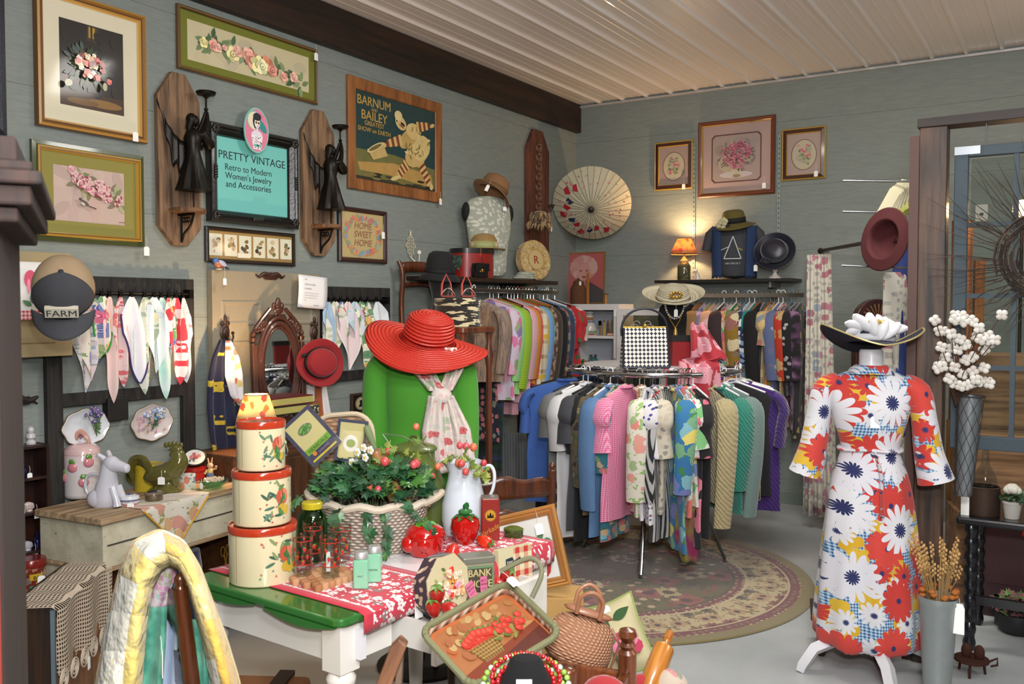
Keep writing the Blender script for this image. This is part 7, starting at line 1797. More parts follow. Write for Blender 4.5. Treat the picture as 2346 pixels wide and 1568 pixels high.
H1=hat('cloche_hat','black felt cloche with a dark green feather rosette on the black head form',Vector((p.x,p.y,HZ)),(.1,0,RL),.092,.135,PL('0f1012',.4),plain('0c0c0e',.8),.15,lambda a,k:-.045*k*k);m=MB('1a2c24')
for k in range(24):a=k*.8;m.ell(.07+.012*cos(a)*(k%5),-.09,.09+.012*sin(a)*(k%5),.012,.006,.018,('16281f','22382c','2c4a3a')[k%3],R=Matrix.Rotation(a,3,'Y'))
m.out('feather_rosette',H1,paint(.7));del HZ
# parasol, poster, things on the white cabinet
pc=B(1355,475,.40);t=thing('paper_parasol','open cream paper parasol painted with red and blue, hung high in the corner','parasol',pc,.0);t.rotation_euler=(pi/2+.08,.0,.0);R0=B(1441,490,.40).x-B(1265,490,.40).x;R0*=.46
t.rotation_euler=Euler((pi/2+.52,0,.42));n=34;m=MB('bdb69a');vs=[(0,0,.05)]+[(q*R0*cos(2*pi*k/n)*(1 if k%1==0 else 1),q*R0*sin(2*pi*k/n),.05-.13*q*q-(.004 if k%2 else 0))for q in(.25,.5,.75,1.)for k in range(n)]
m.add(vs,[(0,1+k,1+(k+1)%n)for k in range(n)]+[(1+i*n+k,1+(i+1)*n+k,1+(i+1)*n+(k+1)%n,1+i*n+(k+1)%n)for i in range(3)for k in range(n)])
def pz(x,y):q2=(x*x+y*y)/R0/R0;return.0525-.13*q2
R_=random.Random(5)
for k in range(11):
 a0=2.2+k*.3;q=.62+.1*sin(k*2);pts=[(R0*(q+dr_)*cos(a0+da),R0*(q+dr_)*sin(a0+da))for dr_,da in((-.08,0),(.02,.16),(.12,.05),(.1,-.1))];m.add([(x,y,pz(x,y)+.003)for x,y in pts],[(0,1,2,3)],('a81c28','a81c28','1c2a4a')[k%3])
for k in range(60):
 a,q=R_.uniform(0,6.28),R_.uniform(.35,.95);x,y=R0*q*cos(a),R0*q*sin(a);s2=.009;m.add([(x-s2,y,pz(x,y)+.003),(x,y-s2,pz(x,y)+.003),(x+s2,y,pz(x,y)+.003),(x,y+s2,pz(x,y)+.003)],[(0,1,2,3)],R_.choice(['c88a8a','b8606a','a8a888']))
m.out('paper_canopy',t,None,False,solid=.001);m=MB('3a2a1c')
for k in range(n):a=2*pi*k/n;m.tube([(q*R0*cos(a),q*R0*sin(a),pz(q*R0,0)+.001)for q in(.05,.4,.7,1.01)],.0014,4)
m.out('ribs',t,paint(.6));m=MB('241c16');m.lathe([(.026,.05),(.024,.062),(.01,.07),(0,.071)],seg=20);m.tube([(0,0,.05),(0,0,-.1)],.008);m.out('handle_and_cap',t,paint(.5))
t=thing('dried_flower_stem','dark dried flower umbel sticking out beside the parasol','dried flower',L(1262,480,.035),RL);m=MB('3a2a1e')
for k in range(12):a=k*.52;e=(.035*cos(a),.02*sin(a),.02+.01*(k%3));m.tube([(0,0,-.1),(0,0,-.03),e],.0016,4);m.ell(*e,.011,.009,.006,None,6,rings=4)
m.out('umbel',t,paint(.9))
# white cabinet in the corner (standing against the back wall)
ca,cb=B(1302,700,.32),B(1418,700,.32);CZ=B(1360,697,.32).z;cw=cb.x-ca.x;cx0=ca.x+.0
CB=thing('white_cabinet','white open fronted cabinet with shelves and a glazed door swung open, in the corner','cabinet',(cx0,YB-.32,0));WM=plain('dad6d4',.5,bump=.1,bs=20);ft=B(1360,712,.32).z
for x in(0,cw-.05):m=MB();m.b2(x,x+.05,0,.30,0,CZ);m.out('side',CB,WM,False)
zsh=[.35,B(1360,838,.2).z-.03,B(1360,772,.25).z,CZ-.04]
for i,z in enumerate(zsh):m=MB();m.b2(.05,cw-.05,.01 if i<3 else 0,.30,z-.012,z+.012 if i<3 else CZ);m.out('shelf' if i<3 else 'top',CB,WM,False)
m=MB();m.b2(.05,cw-.05,.29,.30,.1,CZ-.05);m.out('back_panel',CB,plain('a8acb4',.7),False)
dw_=B(1528,720,.36).x-cb.x;dz1=B(1450,708,.36).z;d_=frame_mesh(dw_,1.0,[(0,0,'c4bfbc'),(0,.02,'c4bfbc'),(.055,.02,'c4bfbc'),(.055,0,'c4bfbc')]);d_.v=[(x+cw+dw_/2,y-.02,z+dz1-.5)for x,y,z in d_.v];d_=d_.out('door',CB,WM,False)
m=MB();m.b2(cw+.05,cw+dw_-.05,-.024,-.021,dz1-.95,dz1-.05);m.out('glass_pane',d_,glass('d8d8d0',.05),False)
m=MB('d8d4cc')
for k in(-1,1):
 for j in range(3):m.tube([(cw+dw_/2+k*(.05+.02*j)+(.03+.01*j)*cos(q*.6),-.027,dz1-.13-.03*j+(.028)*sin(q*.6))for q in range(10)],.003,5)
m.out('etched_scroll',d_,paint(.6));price_tag(CB,cw-.03,-.01,CZ-.05,.03,.06,.03)
def cbp(px,z,off=.17):p=B(px,770,off);return Vector((p.x,YB-off,z+.0125))
p=cbp(1351,zsh[2],.2);t=thing('duck_cookie_jar','white ceramic duck cookie jar with an orange bill and blue collar, on the cabinet shelf','cookie jar',p,.5);m=MB('c8c4bc');m.lathe([(.05,0),(.062,.02),(.066,.06),(.05,.1),(.034,.125)],seg=28);m.ell(0,0,.155,.042,.042,.044);m.lathe([(.03,.19),(.04,.2),(.038,.21),(0,.215)],seg=20);m.out('body',t,paint(.15,0,.5));m=MB('a86a1c');m.ell(0,-.05,.15,.034,.03,.012);m.out('bill',t,paint(.2,0,.4));m=MB('4a6a9a');m.tube([(.04*cos(a),.04*sin(a),.118)for a in[k*.4 for k in range(16)]],.005,6,closed=True);m.out('collar',t,paint(.3))
for i,c in enumerate(('b89a4a','6a4a3a','7a7a5a')):
 p=cbp(1384+i*9,zsh[2],.12);t=thing('fashion_doll_figure',('yellow','brown','olive')[i]+' dressed paper figure in the white cabinet','figure',p,0,'little fashion figures');m=MB(c);m.lathe([(.014,0),(.016,.05),(.009,.08),(.014,.1),(.005,.115)],seg=12,fn=lambda x,y,z,a:(x,y*.5,z));m.out('dress',t,paint(.8));m=MB('a07a5a');m.ell(0,0,.128,.009,.008,.012);m.out('head',t,paint(.7))
p=cbp(1375,zsh[2],.22);t=thing('wrist_watch','square wrist watch with a tan strap standing in the white cabinet','watch',p);m=MB('8a6a4a');m.b2(-.008,.008,-.003,.003,0,.12);m.out('strap',t,paint(.7),False);m=MB('141416');m.b2(-.014,.014,-.007,.0,.09,.13);m.out('case',t,paint(.3,.3),False)
p=cbp(1400,zsh[2],.24);m=MB();m.b2(-.03,.03,-.02,.02,0,.004,'a01c1c');m.b2(-.03,.03,-.018,.02,.004,.02,'c8b890');m.b2(-.03,.03,-.02,.02,.02,.024,'a01c1c');tag(m.out('small_book',None,paint(.6),False),'tiny cream and red book on the upper cabinet shelf','book',None,p)
p=cbp(1357,zsh[2],.28);m=MB();m.b2(-.035,.035,-.012,.012,0,.02,'b8b0a0');m.b2(-.03,.03,-.012,.012,.021,.038,'7a9a7a');m.py=-.0125;m.pr(-.028,.005,.028,.015,'a8342a');tag(m.out('small_packet',None,paint(.5),False),'two little printed packets stacked before the duck jar','packet',None,p)
p=cbp(1359,zsh[1],.2);t=thing('mason_jar','aqua glass canning jar with a grey lid on the lower cabinet shelf','jar',p);m=MB();m.lathe([(.04,0),(.045,.01),(.046,.07),(.034,.09),(.03,.1)],seg=28,cap=False);m.out('glass',t,glass('b8e0dc',.04));m=MB('6a6c68');m.lathe([(.033,.098),(.033,.115),(0,.117)],seg=24);m.out('lid',t,paint(.4,.7))
p=cbp(1336,zsh[1],.2);m=MB();m.lathe([(.03,0),(.022,.05),(.01,.07),(0,.072)],seg=20,c='0f6a34');tag(m.out('green_glass_bell',None,glass('7ad09a',.05)),'small green glass bell shape behind the red flowered shirt','ornament',None,p)
p=cbp(1372,zsh[1],.24);t=thing('wooden_sewing_box','brown wooden box of spools and trims on the lower cabinet shelf','box',p);m=MB();m.b2(-.13,.1,-.05,.06,0,.055);m.out('box',t,wood('2a160c','4a2a18',2.,0,.5),False,bev=.002)
for i,(x,c,cat)in enumerate(((-.1,'a87a4a','wooden thread spool'),(-.0,'c8a0a0','pink bead string'),(.055,'c8a02a','yellow tape measure'))):
 m=MB(c);q=p+Vector((x,-.075,0))
 if i==0:m.lathe([(.018,0),(.018,.006),(.011,.01),(.011,.06),(.018,.064),(.018,.07)],seg=18)
 else:m.tube([(0,.03,.06),(.004,.012,.068),(.0,-.002,.04),(.004,0,.0)],.004+.003*(i==2),6)
 tag(m.out(cat.replace(' ','_'),None,paint(.6)),cat+' against the sewing box in the white cabinet',cat.split()[-1],None,q)
def onc(px,off):p=B(px,690,off);return Vector((p.x,YB-off,CZ+.001))
pa_,pb_=B(1289,640,.14),B(1386,640,.14);zt=B(1340,577,.14).z;t=thing('pink_portrait_poster','pink tinted framed photograph of a curly haired person leaning on the white cabinet','picture',((pa_.x+pb_.x)/2,YB-.14,(CZ+zt)/2),0,rx=-.06);w,h=(pb_.x-pa_.x)/2,(zt-CZ)/2*.98
frame_mesh(2*w,2*h,[(0,0,'a8803a'),(0,.012,'b8903f'),(.008,.012,'b8903f'),(.008,.002,'7a5a24')]).out('frame',t,paint(.25,.6),False);m=MB();m.b2(-w+.004,w-.004,0,.004,-h+.004,h-.004,'8a4a48');m.py=-.002;m.pr(-w+.006,-h+.006,w-.006,h-.006,'a85a58');R_=random.Random(2);m.pe(.0,h*.3,w*.5,h*.42,'b8807a');
for k in range(16):a=k*.4;m.pe(w*.46*cos(a),h*(.4+.34*sin(a)),w*.2,h*.15,R_.choice(['c09a90','bc8c84','b8807a']))
m.pe(.02*w,h*.22,w*.34,h*.34,'c08a80');m.pe(-w*.13,h*.28,w*.06,h*.03,'6a3a3a');m.pe(w*.16,h*.28,w*.06,h*.03,'6a3a3a');m.pe(w*.02,h*.04,w*.1,h*.03,'7a2a2e');m.pl([(-w*.1,-h*.98),(w*.98,-h*.98),(w*.98,-h*.5),(w*.3,-h*.15)],'4a4648');m.pl([(-w*.6,-h*.98),(w*.3,-h*.98),(w*.1,-h*.1),(-w*.3,-h*.3)],'b8786c');m.out('photograph',t,paint(.25,0,.4),False)
p=onc(1325,.24);t=thing('wicker_jug','tall covered jug of dark woven cane on the white cabinet','jug',p);m=MB();m.lathe([(.066,0),(.07,.02),(.07,.14),(.05,.175),(.045,.185)],seg=32);m.out('body',t,weavem('3a2010','8a5a34',90,110));m=MB();m.lathe([(.05,.185),(.045,.2),(.02,.215),(.012,.225),(.0,.235)],seg=24);m.out('lid',t,weavem('3a2010','8a5a34',90,110));price_tag(t,.05,-.06,.2)
p=onc(1347,.23);m=MB('9a6428');m.b2(-.012,.012,-.003,.003,0,.28);tag(m.out('wooden_ruler',None,paint(.5),False),'upright wooden ruler beside the cane jug','ruler',None,p,.1)
p=onc(1388,.24);t=thing('thread_bobbin','tall wooden bobbin with dark flanges at the right end of the cabinet top','bobbin',p);m=MB('a8743a');m.lathe([(.013,0),(.013,.085)],seg=18);m.out('core',t,paint(.5));m=MB('2a1c14');m.lathe([(.024,.085),(.024,.09)],seg=18);m.out('flange',t,paint(.5))
# ---- back wall shelf and rail
sa,sb=B(1499,642,.32),B(1813,642,.32);SZ2=B(1650,640,.32).z
t=thing('wall_shelf','black fronted wall shelf holding the glowing lamp on the back wall','shelf',(0,0,0),0,'wall shelves');m=MB('141212');m.b2(sa.x,sb.x,YB-.32,YB-.002,SZ2-.025,SZ2);m.out('board',t,plain('1a1614',.4,0,.2),False,bev=.002)
for px in(1592,1787):x=B(px,640).x;m=MB('8a8a8a');m.b2(x-.008,x+.008,YB-.28,YB-.012,SZ2-.07,SZ2-.026);m.out('bracket',t,paint(.4,.5),False)
RZ2=B(1700,677,.32).z;x0,x1=B(1575,677,.32).x,B(1842,677,.32).x
t=thing('clothes_rail','chrome rectangular clothes rail under the shelf on the back wall','clothes rail',(0,0,0),0,'wall rails');m=MB();m.b2(x0,x1,YB-.332,YB-.308,RZ2-.018,RZ2+.018);m.out('bar',t,plain('b8b0a8',.15,1.),False,bev=.003)
for px in(1592,1787):x=B(px,640).x;m=MB('8a8a8a');m.b2(x-.008,x+.008,YB-.308,YB-.016,RZ2-.012,RZ2+.012);m.out('arm',t,paint(.3,.8),False)
BC=[(1582,'fur_coat','black coat with a brown fur collar',PL('0e0c0c'),.46,.9,.5,'clear'),(1603,'tan_coat','camel tan coat',PL('8f6c44'),.42,.95,.56,'wood'),
 (1616,'lavender_blouse','lavender and turquoise print blouse',KF('b3','8a78a8',['5a9aa8','b88ab0','4a4a8a'],18,.45),.38,.6,.4,'clear'),(1628,'olive_dress','olive yellow dress',PL('98903a'),.38,1.0,0,'clear'),
 (1638,'pink_orange_dress','pink and orange swirled dress',KF('b5','c8a07a',['c84a4a','d8a0a0','c88a6a'],14,.5),.4,.95,.5,'clear'),(1649,'tan_print_blouse','tan and rose print blouse',KF('b6','a89a7a',['8a5a4a','6a7a5a','b8a890'],22,.45),.38,.6,.4,'clear'),
 (1659,'plum_coat','dark plum brown coat',PL('36262a'),.42,.95,.5,'white'),(1668,'red_print_blouse','red and white flowered blouse',KF('b8','2a1a1c',['b82030','c8b0b0','b81c28'],18,.45),.38,.7,.3,'clear'),
 (1677,'rainbow_blouse','brightly flowered green and red blouse',KF('b9','c8c0b0',['b82a4a','2a8a3a','c86a1c'],12,.5),.38,.7,.4,'clear'),(1687,'green_shirt','emerald green top',PL('1f7a34'),.38,.6,.3,'white'),
 (1697,'gold_paisley_dress','gold and brown paisley dress',KF('b11','8a6a1c',['5a3a14','c8b88a','7a2a1a'],9,.48),.42,1.0,.5,'clear'),(1709,'navy_print_blouse','navy and white print blouse',KF('b12','1c2a4a',['c8d0d8','5a8ab0'],22,.42),.38,.8,.4,'blue'),
 (1717,'fringed_shawl','cream shawl with a blue fringe',blotch('b13',[(.4,'c0bab0'),(.62,'7a9ac0')],7,const=False),.4,.72,0,'white'),(1729,'teal_blouse','teal blouse',PL('1f8a84'),.38,.6,.3,'white'),
 (1740,'black_grey_dress','black top over a grey skirt',PL('131315'),.42,.62,.58,'wood'),(1752,'grey_trousers','pair of grey trousers',PL('5a5c60'),.3,.95,0,'clear'),
 (1765,'tan_floral_shirt','tan and red flowered short sleeved shirt',KF('b16','a89070',['8a3a2a','5a7a8a','c8a860'],16,.45),.42,.7,.24,'wood'),(1775,'orange_yellow_dress','orange and yellow dress',stripes('b17','c86a1c','c8a82a',14,.5),.38,.9,.2,'clear'),
 (1784,'blue_dress','dusty blue dress with embroidery',KF('b18','5f6a90',['3a4470','8a94b8'],14,.3,None,keep=.5),.42,1.0,.5,'white'),(1794,'pink_cardigan','pale pink cardigan',PL('c890a0'),.38,.5,.45,'white'),
 (1803,'orange_kimono','orange red kimono with cream medallions',KF('b20','b8331a',['c0a070','b89a68','c08a50'],7,.36,None,petals=6),.48,.95,.5,'clear'),(1813,'black_script_robe','black robe with white writing like marks',KF('b21','121214',['9a9a9c','7a7a7c'],20,.26,None,keep=.7),.48,.7,.5,'blue'),
 (1824,'purple_velvet_dress','purple and black tie dyed dress',blotch('b22',[(.42,'141014'),(.52,'5a3a5a'),(.62,'8a6a8a')],8,const=False),.46,.95,.5,'clear'),(1834,'black_embroidered_skirt','long black skirt with gold embroidery and a blue and red hem',KF('b23','0f0f12',['b89a34','8a6a24','5a1a1a'],12,.3,None,keep=.6),.4,1.02,0,'clear')]
for i,(px,nm,lb,mt,w,h,sl,hg)in enumerate(BC):
 x=B(px,677,.32).x;p=(x,YB-.32,RZ2+.012);hanger(hg,lb,p,RL,w*.8);garment(nm,lb+' on the back rail',mt,p,RL+(.12 if i>18 else 0),w,h,sl,'clothes on the back wall rail',seed=i+30,thick=.02)
# lamp, cat, t-shirt torso, hats
def lamp(label,p,sw,sb_,sh,bz,base,power,shc,s_,light,zb):
 t=thing('table_lamp',label,'lamp',p,0,None);base(t);m=MB('8a7a4a');m.cyl((0,0,zb),(0,0,bz+.02),.006);m.out('stem',t,paint(.3,.7))
 m=MB();m.lathe([(sb_,bz),(sw,bz+sh)],seg=36,cap=False);o=m.out('lamp_shade',t,shc,solid=.002)
 m=MB('6a4a24');m.tube([(sb_*cos(a),sb_*sin(a),bz)for a in[k*.2618 for k in range(24)]],.003,5,closed=True);m.tube([(sw*cos(a),sw*sin(a),bz+sh)for a in[k*.2618 for k in range(24)]],.003,5,closed=True);m.out('shade_trim',t,paint(.6))
 m=MB();m.ell(0,0,bz+sh*.4,.022,.022,.028);m.out('bulb',t,emit('ffd9a0',25),False)
 point('lamp_light',(p[0],p[1],p[2]+bz+sh*.8),power,(1,.62,.3),.02);return t
def shade_mat(key,base,cols,tr=.55,em=0.):
 m=floral(key,base,cols,20,.38,None,keep=.55);nt=m.node_tree;b=nt.nodes['Principled BSDF'];o=nt.nodes['Material Output']
 tl=nt.nodes.new('ShaderNodeBsdfTranslucent');mx=nt.nodes.new('ShaderNodeMixShader');mx.inputs[0].default_value=tr;l=b.inputs['Base Color'].links[0].from_socket;nt.links.new(l,tl.inputs[0]);nt.links.new(b.outputs[0],mx.inputs[1]);nt.links.new(tl.outputs[0],mx.inputs[2]);nt.links.new(mx.outputs[0],o.inputs[0]);return m
def on2(px,off=.17):p=B(px,640,off);return Vector((p.x,YB-off,SZ2+.001))
def jarbase(t):m=MB();m.lathe([(.05,0),(.056,.01),(.056,.12),(.04,.145),(.034,.15)],seg=30);m.out('button_jar',t,plain('4a4a34',.1,0,.6,var=.9,vs=70));m=MB('b8a060');m.lathe([(.034,.15),(.036,.165),(.02,.18),(.01,.2)],seg=20);m.out('collar',t,paint(.4))
lamp('glowing table lamp with an amber shade on a jar of buttons, on the back shelf',on2(1567,.17),.055,.115,.13,.22,jarbase,24,shade_mat('shade1','e0b078',['c8502a','d88a4a','e0c098']),0,0,.16)
p=on2(1596,.22);t=thing('cat_figurine','small white cat figurine beside the button jar lamp','cat figurine',p);m=MB('c8bcb0');m.lathe([(.03,0),(.028,.03),(.016,.06)],seg=16,fn=lambda x,y,z,a:(x,y*.6,z));m.ell(-.008,0,.072,.018,.014,.015);m.tube([(-.016,0,.08),(-.02,0,.096)],[.006,.001],6);m.tube([(.0,0,.082),(.004,0,.097)],[.006,.001],6);m.tube([(.026,0,.01),(.045,0,.008),(.05,0,.02)],[.006,.006,.002],6);m.out('body',t,paint(.3,0,.3))
p=on2(1682,.17);a_,b2_=B(1636,560,.17).x,B(1737,560,.17).x;s_=(b2_-a_)/2;zz=B(1680,512,.17).z-SZ2
t=thing('dressed_torso_form','torso form in a charcoal prism t-shirt and a frayed denim vest','mannequin',p,.25)
CH_=plain('3c3e44',.9,bump=.2,bs=200,var=.12);body(t,[(0,s_*.74,.07,0),(.12,s_*.72,.075,0),(.28,s_*.8,.085,-.01),(zz*.85,s_*.9,.075,0),(zz*.96,s_*.75,.05,0),(zz,s_*.3,.045,0)],CH_,'t_shirt')
for k in(-1,1):m=MB();m.tube([(k*s_*.8,0,zz*.9),(k*s_*1.05,0,zz*.8),(k*s_*1.22,0,zz*.52)],[.05,.055,.05],14,sq=.8);m.out('short_sleeve',t,CH_)
DN=plain('20355a',.9,bump=.5,bs=200,var=.18)
for k in(-1,1):
 m=MB();m.grid(lambda u,v:(k*s_*(.56+.4*sin(min(1,u*1.3)*pi/2)-.06*v*(1-u))*(1 if v<.8 else 1),-.096*cos(u*pi/2*1.1)-.012,zz*(.93-.9*v)-.01*sin(u*30)*(v>.95)),12,14);m.out('denim_vest_front',t,DN,solid=.006)
m=MB('c8cacc');m.py=-.098;zc=zz*.62
m.ps([(-.075,zc-.12),(-.005,zc+.06),(.06,zc-.12)],.008,'b8babc');m.ps([(-.075,zc-.12),(.06,zc-.12)],.008,'b8babc');m.ps([(-.1,zc-.05),(-.03,zc-.02)],.006,'b8babc');m.ps([(.028,zc-.03),(.07,zc-.05)],.005,'b87a3a');m.ps([(.03,zc-.036),(.07,zc-.06)],.005,'4a8a4a')
m.txt('ARK SIDE OF T',-.005,zc-.165,.018,'b8babc',bold=.01);m.txt('NK FL',0,zz*.87,.036,'b8babc',bold=.02);m.v=[(x,y-.004,z)for x,y,z in m.v];m.out('printed_prism',t,paint(.8),False)
H2=hat('wide_brim_hat','olive green felt hat with cream flowers on the denim vest torso',p+Vector((.0,-.02,zz+.0)),(.2,-.05,.1),.082,.165,PL('5c5220',.3),plain('121212',.8),.105,lambda a,k:-.03*k+.01*cos(2*a)*k,bandh=.045)
m=MB()
for k in range(9):a=k*.7;m.ell(-.06+.03*cos(a)*(k%3+.5)*.6,-.115,.01+.035*sin(a),.022,.012,.02,('b8b490','a8a280','1c1a1e')[0 if k<6 else k%3],R=Matrix.Rotation(a,3,'Y'))
m.out('cloth_flowers',H2,paint(.8))
p=on2(1775,.2);t=thing('white_hat_stand','small white turned hat stand under the navy hat','hat stand',p);m=MB('bdb5b2');m.lathe([(.05,0),(.05,.01),(.02,.03),(.014,.05),(.022,.06),(.02,.1),(.03,.14),(0,.15)],seg=24);m.out('stand',t,paint(.4))
zc=B(1777,578,.2).z;H3=hat('navy_hat','navy satin hat with a rosette and price tag on the white stand',Vector((p.x,YB-.2,zc)),(1.3,0,.1),.095,.155,plain('0c1024',.35,sheen=.4),plain('0a0c1c',.4),.1,lambda a,k:.03*k);m=MB('0d1228')
for k in range(14):a=k*1.1;m.ell(-.06+.004*k*cos(a)*.8,-.085,.03+.004*k*sin(a),.024,.012,.018,R=Matrix.Rotation(a,3,'Y'))
m.out('rosette',H3,plain('0c1126',.3,sheen=.3));price_tag(t,-.14,-.05,.11,.03,.05,.02)
# floral curtain hanging from a dark pole with clip rings
pa_=B(1880,575,.62);pb_=D(1975,558,5.2);t=thing('curtain_pole','dark pole sticking out with wire rings, between the floral curtain and maroon hat','pole',(0,0,0));m=MB('1c1412');m.cyl(pa_,pb_,.012);m.ell(*pa_,.022);m.out('pole',t,paint(.5))
for k in range(7):q=pa_.lerp(pb_,.03+.035*k);m=MB('8a7a5a');m.tube([(q.x,q.y+.018*cos(a),q.z+.018*sin(a)-.006)for a in[j*.785 for j in range(8)]],.002,4,closed=True);m.out('ring',t,paint(.3,.8))
FL=KF('curt','c8c4b6',['8f3450','a8607a','9a4a60','7a8a9a'],15,.38,None,keep=.5,second=['9a9a90','8a8a84']);q=pa_.lerp(pb_,.12);wq=(B(1915,800,.62).x-B(1862,800,.62).x);t=thing('floral_curtain_panel','long cream curtain panel with burgundy roses hanging to the floor by the dress','curtain',Vector((B(1888,600,.62).x,q.y,q.z-.03)),.0)
m=MB();hq=q.z-.03-.1;m.grid(lambda u,v:((u-.5)*wq*(1.0+.45*v)+.03*v,.03*sin(u*22)*(.4+.6*v),-hq*v),48,16);m.out('cloth',t,FL,solid=.003)
# ================================================================ round clothes rack
RC=Vector((-2.31,5.35,0));RZ=1.21;RR0=.545
fwd=Vector((-RC.x,-RC.y,0)).normalized();rgt=Vector((-fwd.y,fwd.x,0))  # towards the viewer, and the viewer's right
CHR=plain('b8b8bc',.12,1.)
t=thing('round_clothes_rack','round chrome clothes rack with a white top disc and four splayed legs','clothes rack',RC)
m=MB();m.tube([(RR0*cos(a),RR0*sin(a),RZ)for a in[k*pi/32 for k in range(64)]],.0165,12,closed=True);m.out('ring',t,CHR)
m=MB();m.lathe([(.44,RZ+.018),(.445,RZ+.024),(.44,RZ+.036),(0,RZ+.036)],seg=64);m.out('top_disc',t,plain('c2c0c0',.35,0,.2))
m=MB()
for k in range(4):a=k*pi/2+.5;m.cyl((.03*cos(a),.03*sin(a),RZ),(RR0*cos(a),RR0*sin(a),RZ),.01)
m.cyl((0,0,.5),(0,0,RZ+.015),.02);m.out('centre_spider',t,CHR)
for px,py in((1467,1330),(1338,1259),(1661,1292),(1520,1235)):
 f=Z(px,py,0.)-RC;f.z=0;m=MB();m.tube([(f.x*.08,f.y*.08,.62),(f.x*.55,f.y*.55,.48),(f.x*.94,f.y*.94,.09),(f.x,f.y,.03)],.014,8,sq=.7);l_=m.out('leg',t,CHR);m=MB('5a5a5a');m.lathe([(.018,0),(.018,.012),(.006,.02),(.006,.04)],(f.x,f.y,.0),12);m.out('foot',l_,paint(.4,.5))
RK=[  # angle from the viewer (deg), name, description, material, width, height, sleeve, hanger, extra turn
 (-100,'leather_coat','long black leather coat',plain('0f1012',.35,0,.1),.5,1.0,.6,'black',0),(-81,'blue_t_shirt','royal blue t-shirt at the left of the round rack',PL('35589c'),.54,.78,.26,'black',0),
 (-54,'grey_t_shirt','heather grey t-shirt',PL('6c6e6e'),.46,.66,.24,'black',0),(-50,'leopard_blouse','brown leopard print top',KF('r4','2a1c12',['6a4a28','0e0a08'],28,.42),.4,.72,.2,'white',0),
 (-45,'white_t_shirt','white t-shirt',PL('c4c4c6'),.5,.9,.3,'white',0),(-39,'charcoal_t_shirt','charcoal grey t-shirt',PL('3c3d42'),.48,.84,.25,'black',0),(-36,'black_knit_shirt','black top beneath the charcoal t-shirt',PL('101113'),.44,.9,.3,'black',0),
 (-32,'camouflage_shirt','camouflage shirt',blotch('camo',[(.0,'2a2018'),(.42,'5a4a30'),(.52,'3a4228'),(.6,'7a6a4c')],9),.42,.74,.5,'clear',0),(-27,'denim_shirt','faded light denim jacket',plain('53749c',.9,bump=.4,bs=160,var=.15),.46,.86,.62,'white',0),
 (-22,'teal_floral_blouse','teal blouse crowded with small flowers',KF('r10','2a6a7a',['4a7a3a','a88a5a','a83a3a','3a8a9a'],24,.48,'2a5a3a'),.42,.88,.4,'clear',0),
 (-17,'gingham_shirt','pink gingham blouse with a high neck',stripes('r11','c84a7e','d8a0b8',90,.5,0,None,True),.48,.76,.28,'pink',-14),
 (-8,'white_rose_blouse','white blouse with coral roses',KF('r12','cfcabc',['c85a4a','c87a6a','7a9a5a'],13,.36,'8aa86a',keep=.7),.42,.72,.55,'wood',8),
 (-5,'sleeveless_blouse','white sleeveless top',PL('c6c4c8'),.38,.74,0,'clear',0),(0,'polka_dot_blouse','white blouse with navy and pink dots',floral('r14','cac8ca',['2a2a5a','7a3a6a','3a3a8a'],30,.26,None,petals=40,keep=.95),.42,.76,.3,'clear',6),
 (4,'lace_blouse','cream and tan lace print blouse',KF('r15','bdb6a4',['6a6a5a','a89a84'],30,.36),.4,.7,.3,'clear',0),
 (8,'striped_dress','black and white striped tie front dress with red poppies',None,.44,.86,.55,'red',34),
 (14,'blue_floral_dress','blue, yellow and green flowered dress',KF('r17','2a6a9a',['c8b83a','3a8a5a','2a4a9a','4a9aa8'],11,.5,'3a7a3a'),.44,.92,.5,'clear',0),(17,'white_red_blouse','white blouse with big red lilies',KF('r18','c8c4c4',['b0241c','c03a2a','3a6a3a'],9,.42,'5a8a4a'),.4,.72,.3,'clear',0),
 (19.5,'tropical_blouse','tropical print blouse in red, green and blue',KF('r19','c8c8c0',['c02a5a','3a9a4a','3a6ab0','c8b03a'],14,.48),.4,.66,.25,'green',0),(22,'pink_black_dress','hot pink and black graphic print dress',KF('r20','141216',['b01c50','c04a6a','a8a8a8'],9,.46),.4,.9,.3,'black',0),
 (25,'black_vest','long plain black vest',PL('111114'),.44,.84,0,'white',0),(37,'beige_cardigan','cream cable knit cardigan with long sleeves',knit('a89a72',60),.48,.66,.70,'black',16),
 (44,'teal_sweater','bright teal crochet sweater',knit('1f7a68',70),.46,.72,.5,'white',8),(50,'sage_sweater','grey green sweater',knit('68807c',110,strength=.3),.46,.7,.66,'white',6),
 (66,'embroidered_vest','black vest embroidered with flowers in boxes',None,.46,.66,0,'white',4),(78,'purple_sweater','deep purple cable knit sweater',knit('3c1c6a',60),.5,.78,.3,'white',0),
 (86,'rainbow_print_blouse','white blouse with red, green and purple print',KF('r27','c4c0b8',['a83a5a','3a7a4a','6a3a8a','b86a3a'],20,.45),.48,.76,.25,'white',0),(95,'green_leaf_blouse','white blouse with green leaves',KF('r28','c8ccc4',['3a8a5a','5aa87a'],12,.4),.48,.6,.25,'white',0),
 (106,'salmon_blouse','salmon blouse showing behind the ring',PL('c09078'),.44,.6,.3,'wood',0),(125,'purple_tunic','purple tunic at the back of the ring',PL('4a2a6a'),.44,.8,.3,'blue',0),(150,'olive_shirt','olive shirt at the back of the ring',PL('4a4a2a'),.44,.7,.3,'clear',0),(178,'blue_jeans','blue jeans at the back of the ring',PL('2a4468'),.4,.9,0,'clear',0),(-150,'grey_blouse','mottled grey blouse at the back of the ring',PL('6a6468'),.44,.7,.3,'pink',0),(-128,'denim_skirt','dark denim skirt low at the left of the ring',plain('243f66',.9,bump=.4,bs=150,var=.15),.44,.92,0,'clear',0)]
